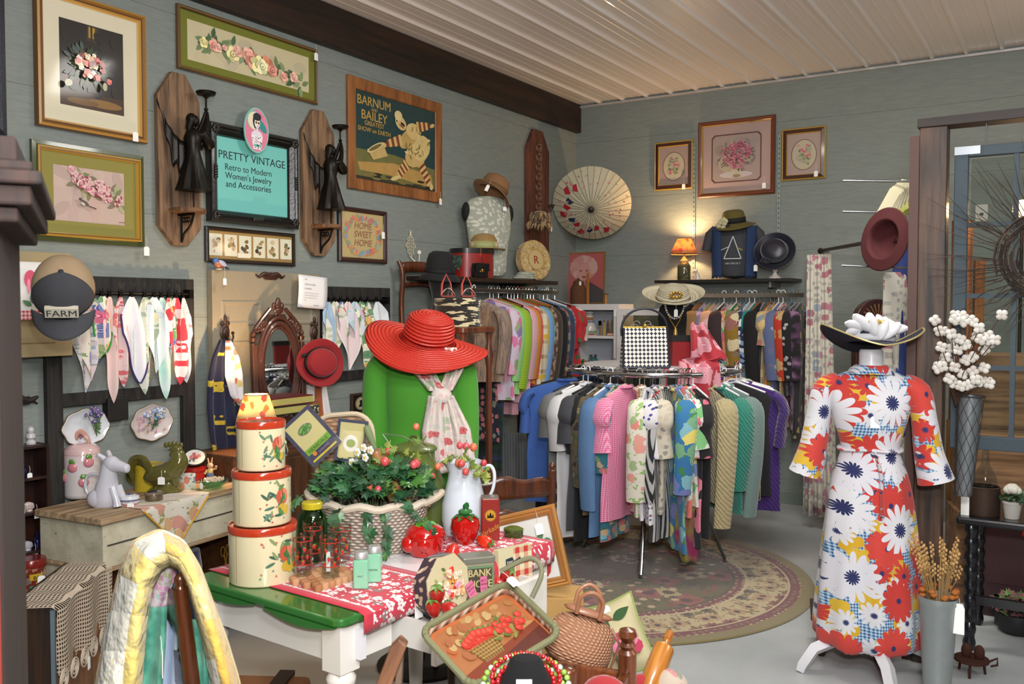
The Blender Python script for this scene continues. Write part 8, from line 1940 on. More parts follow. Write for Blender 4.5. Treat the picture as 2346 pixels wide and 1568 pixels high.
for i,(ad,nm,lb,mt,w,h,sl,hg,tw)in enumerate(RK):
 a=radians(ad);d=fwd*cos(a)+rgt*sin(a);p=RC+d*RR0+Vector((0,0,RZ+.014));rz=atan2(d.y,d.x)+radians(tw)*(1 if ad<0 else-1)
 if nm=='striped_dress':mt=stripes('r16','a8a8a8','1a1a1e',48,.5);mt2=mt
 if nm=='embroidered_vest':mt=PL('131214')
 hanger(hg,lb,p,rz,w*.8,False);q=garment(nm,lb+(' on the round rack' if len(lb.split())<5 else ''),mt,p,rz,w,h,sl,'clothes on the round rack',seed=i+60,thick=.024,collar=mt if sl else None)
 if nm=='striped_dress':
  m=MB();m.py=-.05;R_=random.Random(1)
  for k in range(12):x,z=R_.uniform(-.16,.2),R_.uniform(-.8,-.2);m.rose(x,z,.022,'a82418',None,R_);m.leafp(x,z,.03,R_.random()*6,'3a4a3a')
  m.v=[(x,-.052-abs(y+.05),z)for x,y,z in m.v];m.out('printed_poppies',q,paint(.85),False,ang=0)
  m=MB();m.tube([(.05,-.05,-.66),(.06,-.07,-.72),(.04,-.06,-.88),(.05,-.06,-.98)],[.03,.018,.03,.022],10,sq=.5);m.out('tie_belt',q,mt)
 if nm=='embroidered_vest':
  for sy in(-1,):
   m=MB();m.py=-.05;X=.09
   for k,z in enumerate((-.24,-.36,-.48,-.6,-.7)):
    m.ps([(X-.09,z-.06),(X+.09,z-.06)],.003,'b8a878');
    if k%2==0:m.daisyp(X,z+.01,.035,('b88a2a','8a3a4a','a89ab0')[k//2],'5a2a4a',6);m.leafp(X,z-.045,.04,.4,'b8a890');m.leafp(X,z-.045,.04,2.7,'b8a890')
    else:[m.pe(X+.035*cos(j*.52),z+.035*sin(j*.52),.007,None,('a89a8a','9a4a5a')[j%2],n=6)for j in range(12)]
   m.ps([(X-.09,-.76),(X-.09,-.18)],.003,'b8a878');m.ps([(X+.09,-.76),(X+.09,-.18)],.003,'b8a878');m.out('embroidery',q,paint(.85),False,ang=0)
# scarf hanging beneath, magenta
a=radians(17);d=fwd*cos(a)+rgt*sin(a);p=RC+d*(RR0+.13);drape('sheer_scarf','sheer magenta and olive scarf trailing nearly to the rug from the round rack',[(0,-.03,.03),(-.2,-.05,.05),(-.45,-.07,.07),(-.6,-.03,.06)],blotch('mag',[(.42,'7a1c4a'),(.6,'7a7a24')],5,const=False),p+Vector((0,0,.76)),atan2(-fwd.x,fwd.y)+pi+.2,3)
# on the disc: houndstooth bag, bust with hat and necklaces, red and black box, paisley scarf
DT=RZ+.037
def disc(px,py):return Z(px,py,DT)
def hound():
 m,nt,b=_nt('houndstooth');g=G(nt);sp=g.n('ShaderNodeSeparateXYZ');g.set(sp.inputs[0],g.obj());S_=42.
 u,w=g.m('FRACT',g.m('MULTIPLY',sp.outputs[0],S_)),g.m('FRACT',g.m('MULTIPLY',sp.outputs[2],S_));a,c=g.m('ABSOLUTE',g.m('SUBTRACT',u,.5)),g.m('ABSOLUTE',g.m('SUBTRACT',w,.5))
 f=g.m('LESS_THAN',g.m('MULTIPLY',g.m('ADD',a,.12),g.m('ADD',c,.12)),.11);sq_=g.m('LESS_THAN',g.m('MAXIMUM',a,c),.44);g.set(b.inputs['Base Color'],g.mix(g.m('MULTIPLY',f,sq_),'cfcdc6','14142a'));fin(b,.6);g.bump(b,f,.3);return m
p=disc(1476,843);t=thing('houndstooth_handbag','navy and white houndstooth frame handbag with a tall arched handle on the rack top','handbag',p,YAW+.12);w,h,d_=.14,.235,.05
m=MB();m.add([(-w,-d_,0),(w,-d_,0),(w,d_,0),(-w,d_,0),(-w*.92,-.022,h),(w*.92,-.022,h),(w*.92,.022,h),(-w*.92,.022,h)],[(3,2,1,0),(4,5,6,7),(0,1,5,4),(1,2,6,5),(2,3,7,6),(3,0,4,7)]);m.out('bag',t,hound(),False,bev=.006)
m=MB('12142a');[m.tube([(k*w,-d_,.004),(k*w*.92,-.022,h)],.006,6)for k in(-1,1)];m.tube([(-w,-d_,.004),(w,-d_,.004)],.006,6);m.out('piping',t,paint(.5));m=MB('c8a850');m.tube([(-w*.92,0,h+.004),(w*.92,0,h+.004)],.006,8);m.ell(0,-.01,h+.014,.012);m.out('frame',t,paint(.25,.8))
m=MB('0e1020');m.tube([(-w*.98,0,h*.8),(-w*1.0,0,h*.96)]+[(w*.98*-cos(a),0,h+.115*sin(a))for a in[k*pi/12 for k in range(1,12)]]+[(w*1.0,0,h*.96),(w*.98,0,h*.8)],.007,8);m.out('handle',t,paint(.4))
p=disc(1530,834)+Vector((-.02,.12,0));bt=D(1527,680,5.75).z-DT;t=thing('necklace_bust','black velvet jewellery bust on the rack top','display bust',p,YAW+.1);VL=plain('070708',.95)
body(t,[(0,.07,.05,0),(.06,.06,.045,.01),(.16,.085,.05,.0),(bt-.12,.1,.05,0),(bt-.06,.085,.045,0),(bt-.03,.04,.04,0),(bt+.01,.036,.036,0)],VL,'bust')
def beads(name,label,loc,rz,pts,r,cols,cat='necklace',n=None,gap=2.1,pm=None):
 t=thing(name,label,cat,loc,rz);m=MB();pts=[Vector(q)for q in pts];acc=0;k=0
 for a,b_ in zip(pts,pts[1:]):
  L_=(b_-a).length;x=acc
  while x<L_:q=a.lerp(b_,x/L_);m.ell(q.x,q.y,q.z,r,None,None,cols[k%len(cols)],8,rings=5);k+=1;x+=r*gap
  acc=x-L_
 m.out('beads',t,pm or paint(.15,0,.6));return t
cu=lambda w,dz,y=-.055,z0=0,n=14:[(w*cos(pi-pi*k/n),y-.006*sin(pi*k/n),z0-dz*sin(pi*k/n))for k in range(n+1)]
beads('bead_necklace','short cream and blue bead necklace on the black bust',p,YAW+.1,cu(.062,.10,-.05,bt-.04),.0075,['c8c0a8','b8b0a0','a8a8b0','c8c0a8','8a90a8'])
t=beads('gold_chain_necklace','long gold chain with a tassel hanging on the black bust',p,YAW+.1,[(-.07,-.045,bt-.045),(-.03,-.062,bt-.15),(0,-.066,bt-.2),(.03,-.062,bt-.15),(.07,-.045,bt-.045)],.0042,['a8803a','c09a4a'],pm=paint(.25,.8));m=MB('b08a44');m.lathe([(.006,0),(.012,-.02),(.016,-.06),(.014,-.07)],(0,-.07,bt-.2),14,fn=lambda x,y,z,a:(x*(1+.1*cos(7*a)),y,z));m.out('tassel',t,paint(.3,.8))
H4=hat('cream_hat','cream wide brimmed hat with a gold brooch and price tag on the black bust',p+Vector((0,.01,bt+.0)),(.36,-.06,YAW),.092,.19,straw('b5ad94',40,.7),straw('c0b8a0'),.075,lambda a,k:.045*k*k*(.6+.4*abs(cos(a)))-.01,s=1.0);m=MB('a88034')
for k in range(9):a=k*.7;m.ell(.04*cos(a)*.8,-.095,.045+.018*sin(a),.012,.006,.01)
m.out('brooch',H4,paint(.25,.8));price_tag(H4,-.01,-.15,-.03,.024,.05,.03)
p=disc(1558,838)+Vector((-.0,.05,0));t=thing('red_gift_box','red box with a black lid behind the houndstooth bag','box',p,YAW+.1);m=MB('7c1418');m.b2(-.085,.085,-.06,.06,0,.15);m.out('box',t,paint(.4),False);m=MB('101012');m.b2(-.09,.09,-.065,.065,.15,.185);m.out('lid',t,paint(.4),False);m=MB();m.py=-.0605;m.txt('GUN',.0,.03,.025,'4a0c10',bold=.01);m.out('lettering',t,paint(.4),False)
p=disc(1575,842);t=thing('paisley_scarf','red and pink paisley silk scarf spilling over the edge of the rack top','scarf',p+Vector((0,0,0)),YAW);m=MB()
def psf(u,v):
 x=(u-.5)*(.08+.2*v)+.03+.09*v*(v<.7)+.02;z=.26-.30*v if v<.75 else.035-(v-.75)*.9;y=-.03-.06*v-.02*sin(u*12)-(.03 if v>.75 else 0);return(x,y+.015*sin(v*9+u*5),z+.01*sin(u*9))
m.grid(psf,26,28);m.out('cloth',t,KF('paisley','98202c',['c07888','b86a7c','b84a5c'],9,.5),solid=.002)
# ================================================================ green jacket form with the red sun hat
GD=4.02;gp=D(965,1100,GD);gx=YAW+.02;t=thing('dress_form','dress form in a bright green jacket with white piping behind the table','mannequin',(gp.x,gp.y,0),gx+.12)
GJ=plain('3f861e',.85,0,0,.1,.15,140);z8=D(965,800,GD).z;hw=88*GD/FPX
body(t,[(.78,.17,.12,0),(.9,.185,.13,0),(1.0,.165,.115,0),(1.08,.145,.105,-.01),(1.18,.16,.12,-.02),(1.28,hw*.92,.125,-.02),(z8-.07,hw*.98,.1,0),(z8-.02,hw*.8,.075,0),(z8+.005,hw*.45,.06,0),(z8+.02,.055,.05,0)],GJ,'jacket_body')
for k in(-1,1):m=MB();m.tube([(k*hw*.86,0,z8-.055),(k*hw*1.08,0,z8-.11),(k*hw*1.16,-.01,z8-.3),(k*hw*1.14,-.03,z8-.5),(k*hw*1.02,-.05,z8-.66)],[.05,.066,.06,.055,.045],16);m.out('sleeve',t,GJ)
m=MB('c8d0c0');m.tube([(-hw*.9,-.06,z8-.03),(-hw*.5,-.075,z8-.0)],.003,5);m.tube([(-hw*.7,-.125,z8-.42),(-hw*.2,-.135,z8-.43)],.003,5);m.out('white_piping',t,paint(.6))
m=MB('2a2420');m.lathe([(.05,z8+.0),(.045,z8+.07),(0,z8+.075)],seg=20);m.out('neck',t,paint(.7));m=MB('2a2a2a');m.cyl((0,0,.02),(0,0,.79),.015);m.lathe([(.2,0),(.2,.015),(.03,.03)],seg=28);m.out('stand',t,paint(.4,.5))
GM=basis(gx+.12,(gp.x,gp.y,0));hz=D(975,790,GD).z
hat('sun_hat','huge floppy red straw sun hat on the green jacket form',GM@Vector((.03,-.02,hz+.02)),(.30,.20,gx),.1,.26,straw('d0301f',30,.45),None,.125,lambda a,k:k*(-.03*k+.035*cos(2*a+.6)),bt=.003)
t=thing('cherry_scarf','sheer white scarf printed with red cherries knotted at the neck of the green jacket','scarf',GM@Vector((.06,-.0,0)),gx+.12);CS=KF('cherry','d2c6be',['b0242a','b8343a','9aa88a'],20,.34,None,keep=.55,second=['c8a8a4','b8bab0'])
def strip(pts,ws,seed=0,nu=14):
 pts=[Vector(q)for q in pts];
 def fn(u,v):
  q=v*(len(pts)-1);i=min(int(q),len(pts)-2);f=q-i;p=pts[i].lerp(pts[i+1],f);w=ws[i]*(1-f)+ws[i+1]*f;return(p.x+(u-.5)*w,p.y-.018*sin(pi*u)+.012*sin(u*15+seed+v*3),p.z)
 m=MB();m.grid(fn,nu,24);return m
zk=D(1010,905,GD-.15).z
strip([(-.1,-.08,z8+.0),(-.06,-.14,z8-.08),(.0,-.17,zk+.02)],[.08,.1,.07]).out('neck_fold',t,CS,solid=.004);strip([(.06,-.08,z8+.01),(.08,-.14,z8-.08),(.04,-.17,zk+.02)],[.06,.075,.06],2).out('neck_fold',t,CS,solid=.004)
m=MB();m.ell(.02,-.18,zk,.045,.03,.04);m.out('knot',t,CS);strip([(.0,-.18,zk-.0),(-.0,-.18,zk-.15),(.02,-.17,zk-.33)],[.07,.13,.15],1).out('tail',t,CS,solid=.004);strip([(.04,-.17,zk),(.09,-.16,zk-.15),(.12,-.15,zk-.40)],[.06,.11,.13],3).out('tail',t,CS,solid=.004)
# red felt hat above the blue scarf, silhouette, books
hp=L(733,832,.22);H5=hat('felt_hat','red felt hat with a black ribbon hung facing out beside the oval mirror',hp,(pi/2-.1,0,RL-.35),.085,.14,plain('8e1018',.8,sheen=.2),plain('0e0e10',.7),.06,lambda a,k:.03*k*abs(sin(a)),bandh=.03,s=1.0);bow(H5,-.085,.05,.02,.03,plain('0e0e10',.7))
picture('silhouette_picture','small wooden framed black silhouette portrait low on the wall beside the green jacket',rectw(L,806,852,898,903,947,951),[(0,.012,'3a2412'),(.01,.018,'5a3a1c'),(.016,.01,'8a6a30')],0,'',lambda m,w,h:(m.pe(0,0,w*.66,h*.8,'b0a07c',n=28),m.pe(0,0,w*.6,h*.74,'12100f',n=28),m.pe(0,0,w*.56,h*.7,'b8a884',n=28),m.pe(0,h*.22,w*.17,h*.2,'12100f'),m.pl([(-w*.08,h*.1),(w*.08,h*.1),(w*.22,-h*.4),(-w*.3,-h*.45)],'12100f')),'12100f')
cz_=CUPZ
for i,(px,c,lb)in enumerate(((655,'5c1418','dark red book lying on the low cupboard behind the seed packet sign'),(640,'16281e','dark green book lying under the red book on the low cupboard'))):
 q=L(px,945,.4);m=MB();m.b2(-.15,.15,-.1,.1,0,.045,c);m.b2(-.145,.15,-.102,.098,.006,.039,'a8a05a');tag(m.out('book',None,paint(.5),False),lb,'book','books on the low cupboard',(q.x-.05,q.y,L(640,946,.35).z+(.046 if i==0 else 0)),RL)
q=L(706,935,.38);t=thing('small_wooden_box','small wooden box with a dark green floral panel behind the wicker lid','box',(q.x,q.y,L(706,955,.38).z),RL-.3);m=MB();m.b2(-.055,.055,-.04,.04,0,.08);m.out('box',t,wood('5a3214','8a5424',2.,0,.4,.2),False,bev=.002);m=MB();m.b2(-.042,.042,-.042,-.04,.01,.068);m.out('floral_panel',t,KF('boxfl','1c2c1e',['a8a078','9a9468'],70,.42),False)
q=L(588,960,.42);zb_=CUPZ;bz_=L(588,960,.42).z-zb_
def lbase(t):m=MB('8a7a5a');m.lathe([(.06,0),(.06,.012),(.03,.03),(.045,.1),(.03,.18),(.012,.22),(.01,bz_-.0)],seg=24);m.out('base',t,paint(.3,.2))
lamp('lit table lamp with a rose printed shade behind the top fruit tin',Vector((q.x,q.y,zb_+.001)),.06,.1,L(588,905,.42).z-L(588,960,.42).z,bz_,lbase,26,shade_mat('shade2','ece2b8',['b8452a','c8862a','c86a5a']),0,0,.1)
# zebra box with sandals on a little wooden stand
p=D(1048,748,4.4);t=thing('tiger_stripe_hat_box','round hat box in cream and black tiger stripes','hat box',p,.5);r=.11;m=MB();m.lathe([(r,0),(r,.115)],seg=36);m.out('box',t,blotch('tiger',[(.5,'1a140c'),(.53,'bdb28c')],9,2,5.),False);m=MB('bdb28c');m.lathe([(r*1.03,.105),(r*1.03,.135),(0,.136)],seg=36);m.out('lid',t,blotch('tiger',[(.5,'1a140c'),(.53,'bdb28c')],9,2,5.))
for i,dx in enumerate((-.05,.05)):
 q=p+Vector((dx*.85,dx*.5,.137));s_=thing('floral_sandal',('left' if i==0 else 'right')+' red flowered slingback sandal on the tiger stripe hat box','sandal',q,.7,'pair of sandals');m=MB('7a2a1c');m.hprism([(-.032,-.08),(.032,-.08),(.034,0),(.02,.08),(-.02,.08),(-.034,0)],.004,.012);m.out('sole',s_,paint(.7),False)
 m=MB();m.grid(lambda u,v:(-.034+.068*u,-.075+.06*v,.012+.035*sin(pi*u)),10,4);m.out('toe_strap',s_,KF('sandal','b8a89a',['b82a24','a8341c','4a5a3a'],50,.5),solid=.003);m=MB('a8382c');m.tube([(-.026,.03,.012),(-.022,.06,.07),(0,.075,.12),(.022,.06,.07),(.026,.03,.012)],.005,6,sq=.6);m.out('heel_strap',s_,paint(.6))
t=thing('plant_stand','dark wooden stand under the tiger stripe hat box','stand',(p.x,p.y,0));m=MB();m.hprism(rr2(-.14,.14,-.14,.14,.03),p.z-.03,p.z-.001);m.out('top',t,CW2,False,bev=.005)
for x in(-.11,.11):
 for y in(-.11,.11):m=MB();m.lathe([(.014,0),(.02,.1),(.012,.2),(.02,.5),(.014,p.z-.2),(.024,p.z-.14),(.012,p.z-.08),(.02,p.z-.031)],(x,y,0),14);m.out('leg',t,CW2)
# chair behind the pitcher
cp=Z(1236,1300,.45);ladder_chair('dark wooden ladder back chair standing behind the white pitcher',(D(1122,900,3.78).x,D(1122,900,3.78).y,0),YAW+.25+pi,H=.95-.0,w=.40,rungs=3,mat=wood('2c140a','54280f',1.4,2,.3,.3))
# ================================================================ daisy dress mannequin at the right
def daisy_mat():
 m,nt,b=_nt('daisy_print');g=G(nt);vec=g.xz(1,.0,.7);sp=g.n('ShaderNodeSeparateXYZ');g.set(sp.inputs[0],vec)
 ck=g.m('MULTIPLY',g.m('ADD',g.m('LESS_THAN',g.m('FRACT',g.m('MULTIPLY',sp.outputs[0],75)),.5),g.m('LESS_THAN',g.m('FRACT',g.m('MULTIPLY',sp.outputs[1],75)),.5)),.5)
 base=g.mix(ck,'a8c4d8','1c4a7a');col=base
 o=lambda x,y:g.v('ADD',vec,(x,y,0))
 col=flowers(g,col,o(.31,.77),9.5,['c49a1c','c8a428'],.5,3,.6,None,.2,.9,.8)
 col=flowers(g,col,o(.1,.43),9.0,['c8c8cc','b83028','c8c8cc','c8c8cc'],.5,12,.55,'1c2658',.24,.8)
 col=flowers(g,col,o(.7,.1),4.8,['b8322a','c03a30','b8322a'],.44,14,.3,'1c2658',.14,.5,.72)
 col=flowers(g,col,o(.23,.05),4.3,['cdcdd2','c9c9d0'],.48,14,.55,'161f52',.30,.45,.72)
 g.set(b.inputs['Base Color'],col);clothfin(g,b,.8,.15);return m
DM=daisy_mat();mp=D(1990,1200,3.98);MZ=YAW-.38+.0
t=thing('dress_mannequin','white headless mannequin on a white wooden tripod base wearing the daisy dress','mannequin',(mp.x,mp.y,0),MZ);WP=plain('c8c8cc',.4,0,.1);nz=D(1982,800,3.98).z
m=MB();m.lathe([(.075,1.28),(.06,1.31),(.05,1.345),(.05,nz-.01),(.045,nz),(0,nz)],seg=28,fn=lambda x,y,z,a:(x,y*.9,z));m.out('neck',t,WP)
m=MB();m.cyl((0,0,.12),(0,0,1.0),.02);m.out('pole',t,WP)
for a in(-pi/2+.35,-pi/2+1.75,-pi/2-1.1,pi/2+.35):m=MB();m.tube([(.01*cos(a),.01*sin(a),.15),(.12*cos(a),.12*sin(a),.145),(.24*cos(a),.24*sin(a),.10),(.29*cos(a),.29*sin(a),.03),(.3*cos(a),.3*sin(a),0.002)],[.03,.03,.03,.028,.024],4);m.out('base_leg',t,WP)
t=thing('daisy_dress','long dress printed with big white and red daisies, yellow leaves and blue gingham','dress',(mp.x,mp.y,0),MZ)
def dfn(x,y,z):a=atan2(y,x);f=max(0,min(1,(1.0-z)/.6));k=1+f*(.05*sin(9*a+1)+.04*sin(5*a+z*2));return(x*k,y*k,z+(.012*sin(7*a)if z<.14 else 0))
body(t,[(.10,.235,.19,0),(.16,.232,.19,0),(.4,.215,.175,0),(.7,.185,.15,0),(.86,.165,.13,0),(.95,.125,.095,0),(.985,.118,.09,0),(1.02,.125,.095,-.005),(1.12,.155,.115,-.02),(1.2,.17,.11,-.015),(1.26,.185,.09,0),(1.3,.16,.07,0),(1.325,.09,.06,0),(1.335,.06,.055,0)],DM,'dress_body',60,dfn)
for k in(-1,1):m=MB();m.tube([(k*.13,0,1.275),(k*.19,0,1.24),(k*.215,-.0,1.12),(k*.235,-.01,.98),(k*.265,-.015,.86)],[.055,.068,.07,.08,.10],24,sq=.75);o=m.out('sleeve',t,DM)
m=MB();m.lathe([(.062,1.325),(.066,1.35),(.085,1.335),(.1,1.315)],seg=28,cap=False);m.out('collar',t,DM,solid=.004)
m=MB();m.tube([(.121*cos(a),.094*sin(a),.985+.004*sin(3*a))for a in[k*.2618 for k in range(24)]],.017,8,closed=True,sq=.5);m.tube([(.02,-.1,.985),(.045,-.12,.9),(.05,-.15,.8),(.055,-.165,.72)],[.015,.02,.022,.022],8,sq=.4);m.out('belt',t,DM)
price_tag(t,.02,-.125,1.14,.04,.05,.01,rz=.3)
H6=hat('wide_brim_hat','navy upswept brim hat with a white organza bow',Vector((mp.x,mp.y,nz+.03)),(-.12,.04,YAW-.1),.085,.20,plain('0b0e28',.85),plain('b8b8bc',.6),.07,lambda a,k:k*k*.07*(abs(cos(a))**1.5)-.03*k*abs(sin(a)),s=1.0);m=MB('b8a870');m.tube([(.20*1.06*cos(a),.20*sin(a),.07*abs(cos(a))**1.5-.03*abs(sin(a))+.002)for a in[k*pi/24 for k in range(48)]],.004,5,closed=True);m.out('gold_edge',H6,paint(.4,.5))
m=MB()
for k in range(12):a=k*.55;m.ell(.10*cos(a)*.8,-.06+.03*sin(a),.06+.015*sin(a*2),.055,.03,.02,R=Matrix.Rotation(a,3,'Y')@Matrix.Rotation(.5,3,'X'))
m.out('organza_bow',H6,plain('cfcfd2',.7,sheen=.4));m=MB('c0a868');[m.ell(-.03+.025*k,-.1,.08,.016,.008,.012)for k in range(3)];m.out('gold_flower',H6,paint(.4,.5))
# small wooden stool and tag behind the dress
p=Z(1868,1500,0.);t=thing('small_wooden_bench','small dark turned leg bench half hidden behind the daisy dress','bench',p+Vector((.12,.12,0)),YAW-.3);DWD=wood('1c0f08','3e2212',2.,2,.4,.2)
m=MB();m.b2(-.17,.17,-.13,.13,.17,.195);m.out('seat',t,DWD,False,bev=.004)
for x in(-.12,.12):
 for y in(-.09,.09):m=MB();m.lathe([(.014,0),(.02,.02),(.012,.035),(.02,.05),(.022,.11),(.014,.125),(.02,.14),(.02,.17)],(x,y,0),14);m.out('leg',t,DWD)
m=MB();m.lathe([(.014,.195),(.02,.21),(.012,.23),(.016,.3),(.008,.4)],(-.12,.09,0),14);m.out('turned_post',t,DWD)
# ================================================================ post, header, hanging window
po=Z(2107,1520,0.);PX,PY=po.x,po.y;PW=.125
def AY(px,py,y):
 r=ray(px,py);return Vector((0,0,EYE))+r*(y/r.y)
KN=wood('140d09','543b2a',.9,2,.5,.1,knots=3.);xL_,xR_=AY(2097,900,PY).x,AY(2160,900,PY).x;ptop=AY(2120,292,PY).z;htop=AY(2120,275,PY).z
t=thing('timber_post','rough knotty dark stained timber post with a header beam','post',(0,0,0));m=MB();m.b2(xL_,xR_,PY,PY+.1,0,ptop);m.out('post',t,KN,False,bev=.004)
m=MB();m.b2(xL_-.01,xL_+1.6,PY-.005,PY+.11,ptop,htop+.01);m.out('header_beam',t,wood('120c0a','2c1f18',1.,0,.6,.05),False,bev=.003);m=MB();m.b2(xL_+1.45,xL_+1.57,PY,PY+.1,0,ptop);m.out('post',t,KN,False,bev=.004)
m=MB();x=AY(2080,700,PY+.03).x;m.b2(x,xL_-.002,PY+.01,PY+.05,0,AY(2090,312,PY).z);tag(m.out('brown_side_board',None,plain('4a2c22',.5),False),'flat reddish brown board standing against the left side of the knotty post','board',None,(0,0,0))
WB=plain('2b3c45',.6,0,.1,bump=.3,bs=50,var=.15);wx0=AY(2180,700,PY).x;wx1=wx0+.78;wzt,wzb=AY(2200,336,PY).z,AY(2220,1030,PY).z
t=thing('hanging_window_sash','old blue painted many paned window sash hung from the header beam','window sash',(0,PY+.03,0),0)
for x in(wx0,wx1-.055):m=MB();m.b2(x,x+.055,-.018,.018,wzb,wzt);m.out('stile',t,WB,False,bev=.003)
for z0,z1 in((wzt-.045,wzt),(wzb,wzb+.06)):m=MB();m.b2(wx0+.055,wx1-.055,-.018,.018,z0,z1);m.out('rail',t,WB,False,bev=.003)
zm=[AY(2220,y,PY).z for y in(515,678,842)];xm=AY(2322,700,PY).x
for x in(xm,xm+.245):m=MB();m.b2(x-.01,x+.01,-.014,.014,wzb+.06,wzt-.045);m.out('muntin',t,WB,False)
for z in zm:m=MB();m.b2(wx0+.055,wx1-.055,-.012,.012,z-.01,z+.01);m.out('muntin',t,WB,False)
zs=[wzt-.045]+zm+[wzb+.06];xs=[wx0+.055,xm,xm+.245,wx1-.055]
for i in range(4):
 for j in range(3):m=MB();m.b2(xs[j]+.01,xs[j+1]-.01,-.0015,.0015,zs[i+1]+.01,zs[i]-.01);m.out('glass_pane',t,glass('eef2f0',.02,1.4),False)
m=MB('9aa0a4');m.b2(wx0,wx0+.1,-.022,-.018,wzt-.035,wzt);m.out('corner_plate',t,paint(.3,.9),False)
m=MB('4a4a48');m.tube([(wx0+.12,0,wzt),(wx0+.12,0,ptop)],.003,5);m.tube([(wx1-.12,0,wzt),(wx1-.12,0,ptop)],.003,5);m.out('hanging_wires',t,paint(.4,.8))
# twig wreath
wc=AY(2398,585,PY-.03);t=thing('twig_wreath','wild grey brown twig wreath hung on the blue window sash','wreath',wc);m=MB();R_=random.Random(6)
for k in range(40):
 a0=R_.random()*6.28;r=R_.uniform(.10,.17);m.tube([(r*cos(a0+j*.35)*(1+.02*j),-.02-.02*R_.random(),r*sin(a0+j*.35)*(1+.02*j))for j in range(9)],.003,4,R_.choice(['2a201a','3a2e26','4a3c32']))
for k in range(70):
 a0=1.4+R_.random()*3.6;p0_=Vector((.14*cos(a0),-.03,.14*sin(a0)));e=Vector((cos(a0)-.2,R_.uniform(-.1,.05),sin(a0)+.3))*R_.uniform(.12,.30);m.tube([tuple(p0_),tuple(p0_+e*.5+Vector((R_.uniform(-.03,.03),0,R_.uniform(-.03,.03)))),tuple(p0_+e)],[.0022,.0016,.0006],4,R_.choice(['2a201a','3a2e26','4a3c32']))
m.out('twigs',t,paint(.85))
# galvanised wall pocket with cotton stems
q=AY(2186,1010,PY-.07);z1_,z0_=AY(2195,905,PY-.07).z,AY(2178,1132,PY-.07).z;t=thing('galvanised_wall_cone','tall galvanised cone vase in a chicken wire cage hung on the post','vase',(q.x,PY-.075,0),0,ry=0.05);GV=plain('7a8084',.4,.6,var=.2,vs=30);hh_=z1_-z0_
m=MB();m.lathe([(.028,z0_),(.034,z0_+.02),(.046,z1_),(.044,z1_)],seg=28,cap=True);m.f=m.f[:-1];m.out('cone',t,GV);m=MB('3a3430')
for s_ in(-1,1):
 for k in range(8):a=k*pi/4;m.tube([((.034+.02*j/10)*cos(a+s_*j*.4),(.034+.02*j/10)*sin(a+s_*j*.4),z0_+hh_*j/10)for j in range(11)],.001,4)
m.tube([(.056*cos(a),.056*sin(a),z1_)for a in[k*.35 for k in range(18)]],.003,5,closed=True);m.out('wire_cage',t,paint(.6,.4))
t=thing('cotton_stems','bunch of white cotton boll stems in the galvanised wall cone','cotton stems',(q.x+.005,PY-.075,z1_-.05));m=MB('4a3020');R_=random.Random(8)
for k in range(52):
 e=Vector((R_.uniform(-.09,.19),R_.uniform(-.09,.04),R_.uniform(.08,.40)));e.x*=.6+e.z;m.tube([(0,0,0),(e.x*.3,e.y*.5,e.z*.5),tuple(e)],.0018,4);cb_=MB()
 for j in range(4):a=j*1.57+k;cb_.ell(e.x+.012*cos(a),e.y-.004,e.z+.012*sin(a),.0135,.012,.0135,R_.choice(['c8c4bc','d0cdc6','bfb9b0']),8,rings=5)
 for j in range(4):a=j*1.57+k+.78;cb_.tube([tuple(e+Vector((0,.008,0))),tuple(e+Vector((.022*cos(a),-.01,.022*sin(a))))],[.006,.001],4,'4a3020')
 cb_.out('cotton_boll',t,paint(.95))
m.out('stems',t,paint(.8))
# zinc flower bucket with wheat
bz=D(2150,1366,3.6);rr1=.5*(2191-2106)*3.6/FPX;t=thing('zinc_bucket','tall tapering zinc florist bucket with a white tag, by the post','bucket',(bz.x,bz.y,0));m=MB();m.lathe([(rr1*.62,0),(rr1*.64,.01),(rr1*.97,bz.z-.03),(rr1*1.02,bz.z-.025),(rr1*1.02,bz.z),(rr1*.98,bz.z),(rr1*.94,bz.z-.03),(rr1*.9,bz.z-.06),(0,bz.z-.06)],seg=36,cap=False);m.out('pail',t,plain('8f9696',.4,.5,var=.12,vs=25));price_tag(t,rr1*1.05,-.03,bz.z-.01,.04,.12,.02)
t=thing('wheat_bunch','bunch of dried wheat and rust flowers in the zinc bucket','dried flowers',(bz.x,bz.y,bz.z-.055));m=MB();R_=random.Random(4)
for k in range(46):
 e=Vector((R_.uniform(-.09,.07),R_.uniform(-.05,.05),R_.uniform(.12,.25)));m.tube([(e.x*.3,e.y*.4,0),tuple(e*.7),tuple(e)],.0014,4,'9a7a48')
 dn=Vector((e.x*.5,e.y*.5,.12)).normalized()
 for j in range(7):q2=e+dn*(.009*j);m.ell(q2.x+.004*(j%2*2-1),q2.y,q2.z,.0045,None,.007,R_.choice(['b08a54','c09a64','a07c48']),5,rings=4)
m.out('wheat_ears',t,paint(.85));m=MB()
for k in range(22):a=R_.random()*6.28;m.ell(rr1*.85*cos(a),rr1*.8*sin(a),.055+R_.uniform(0,.03),.014,.014,.01,R_.choice(['8a3a14','a8742c','9a5a20']),7,rings=4)
m.out('rust_flowers',t,paint(.9))
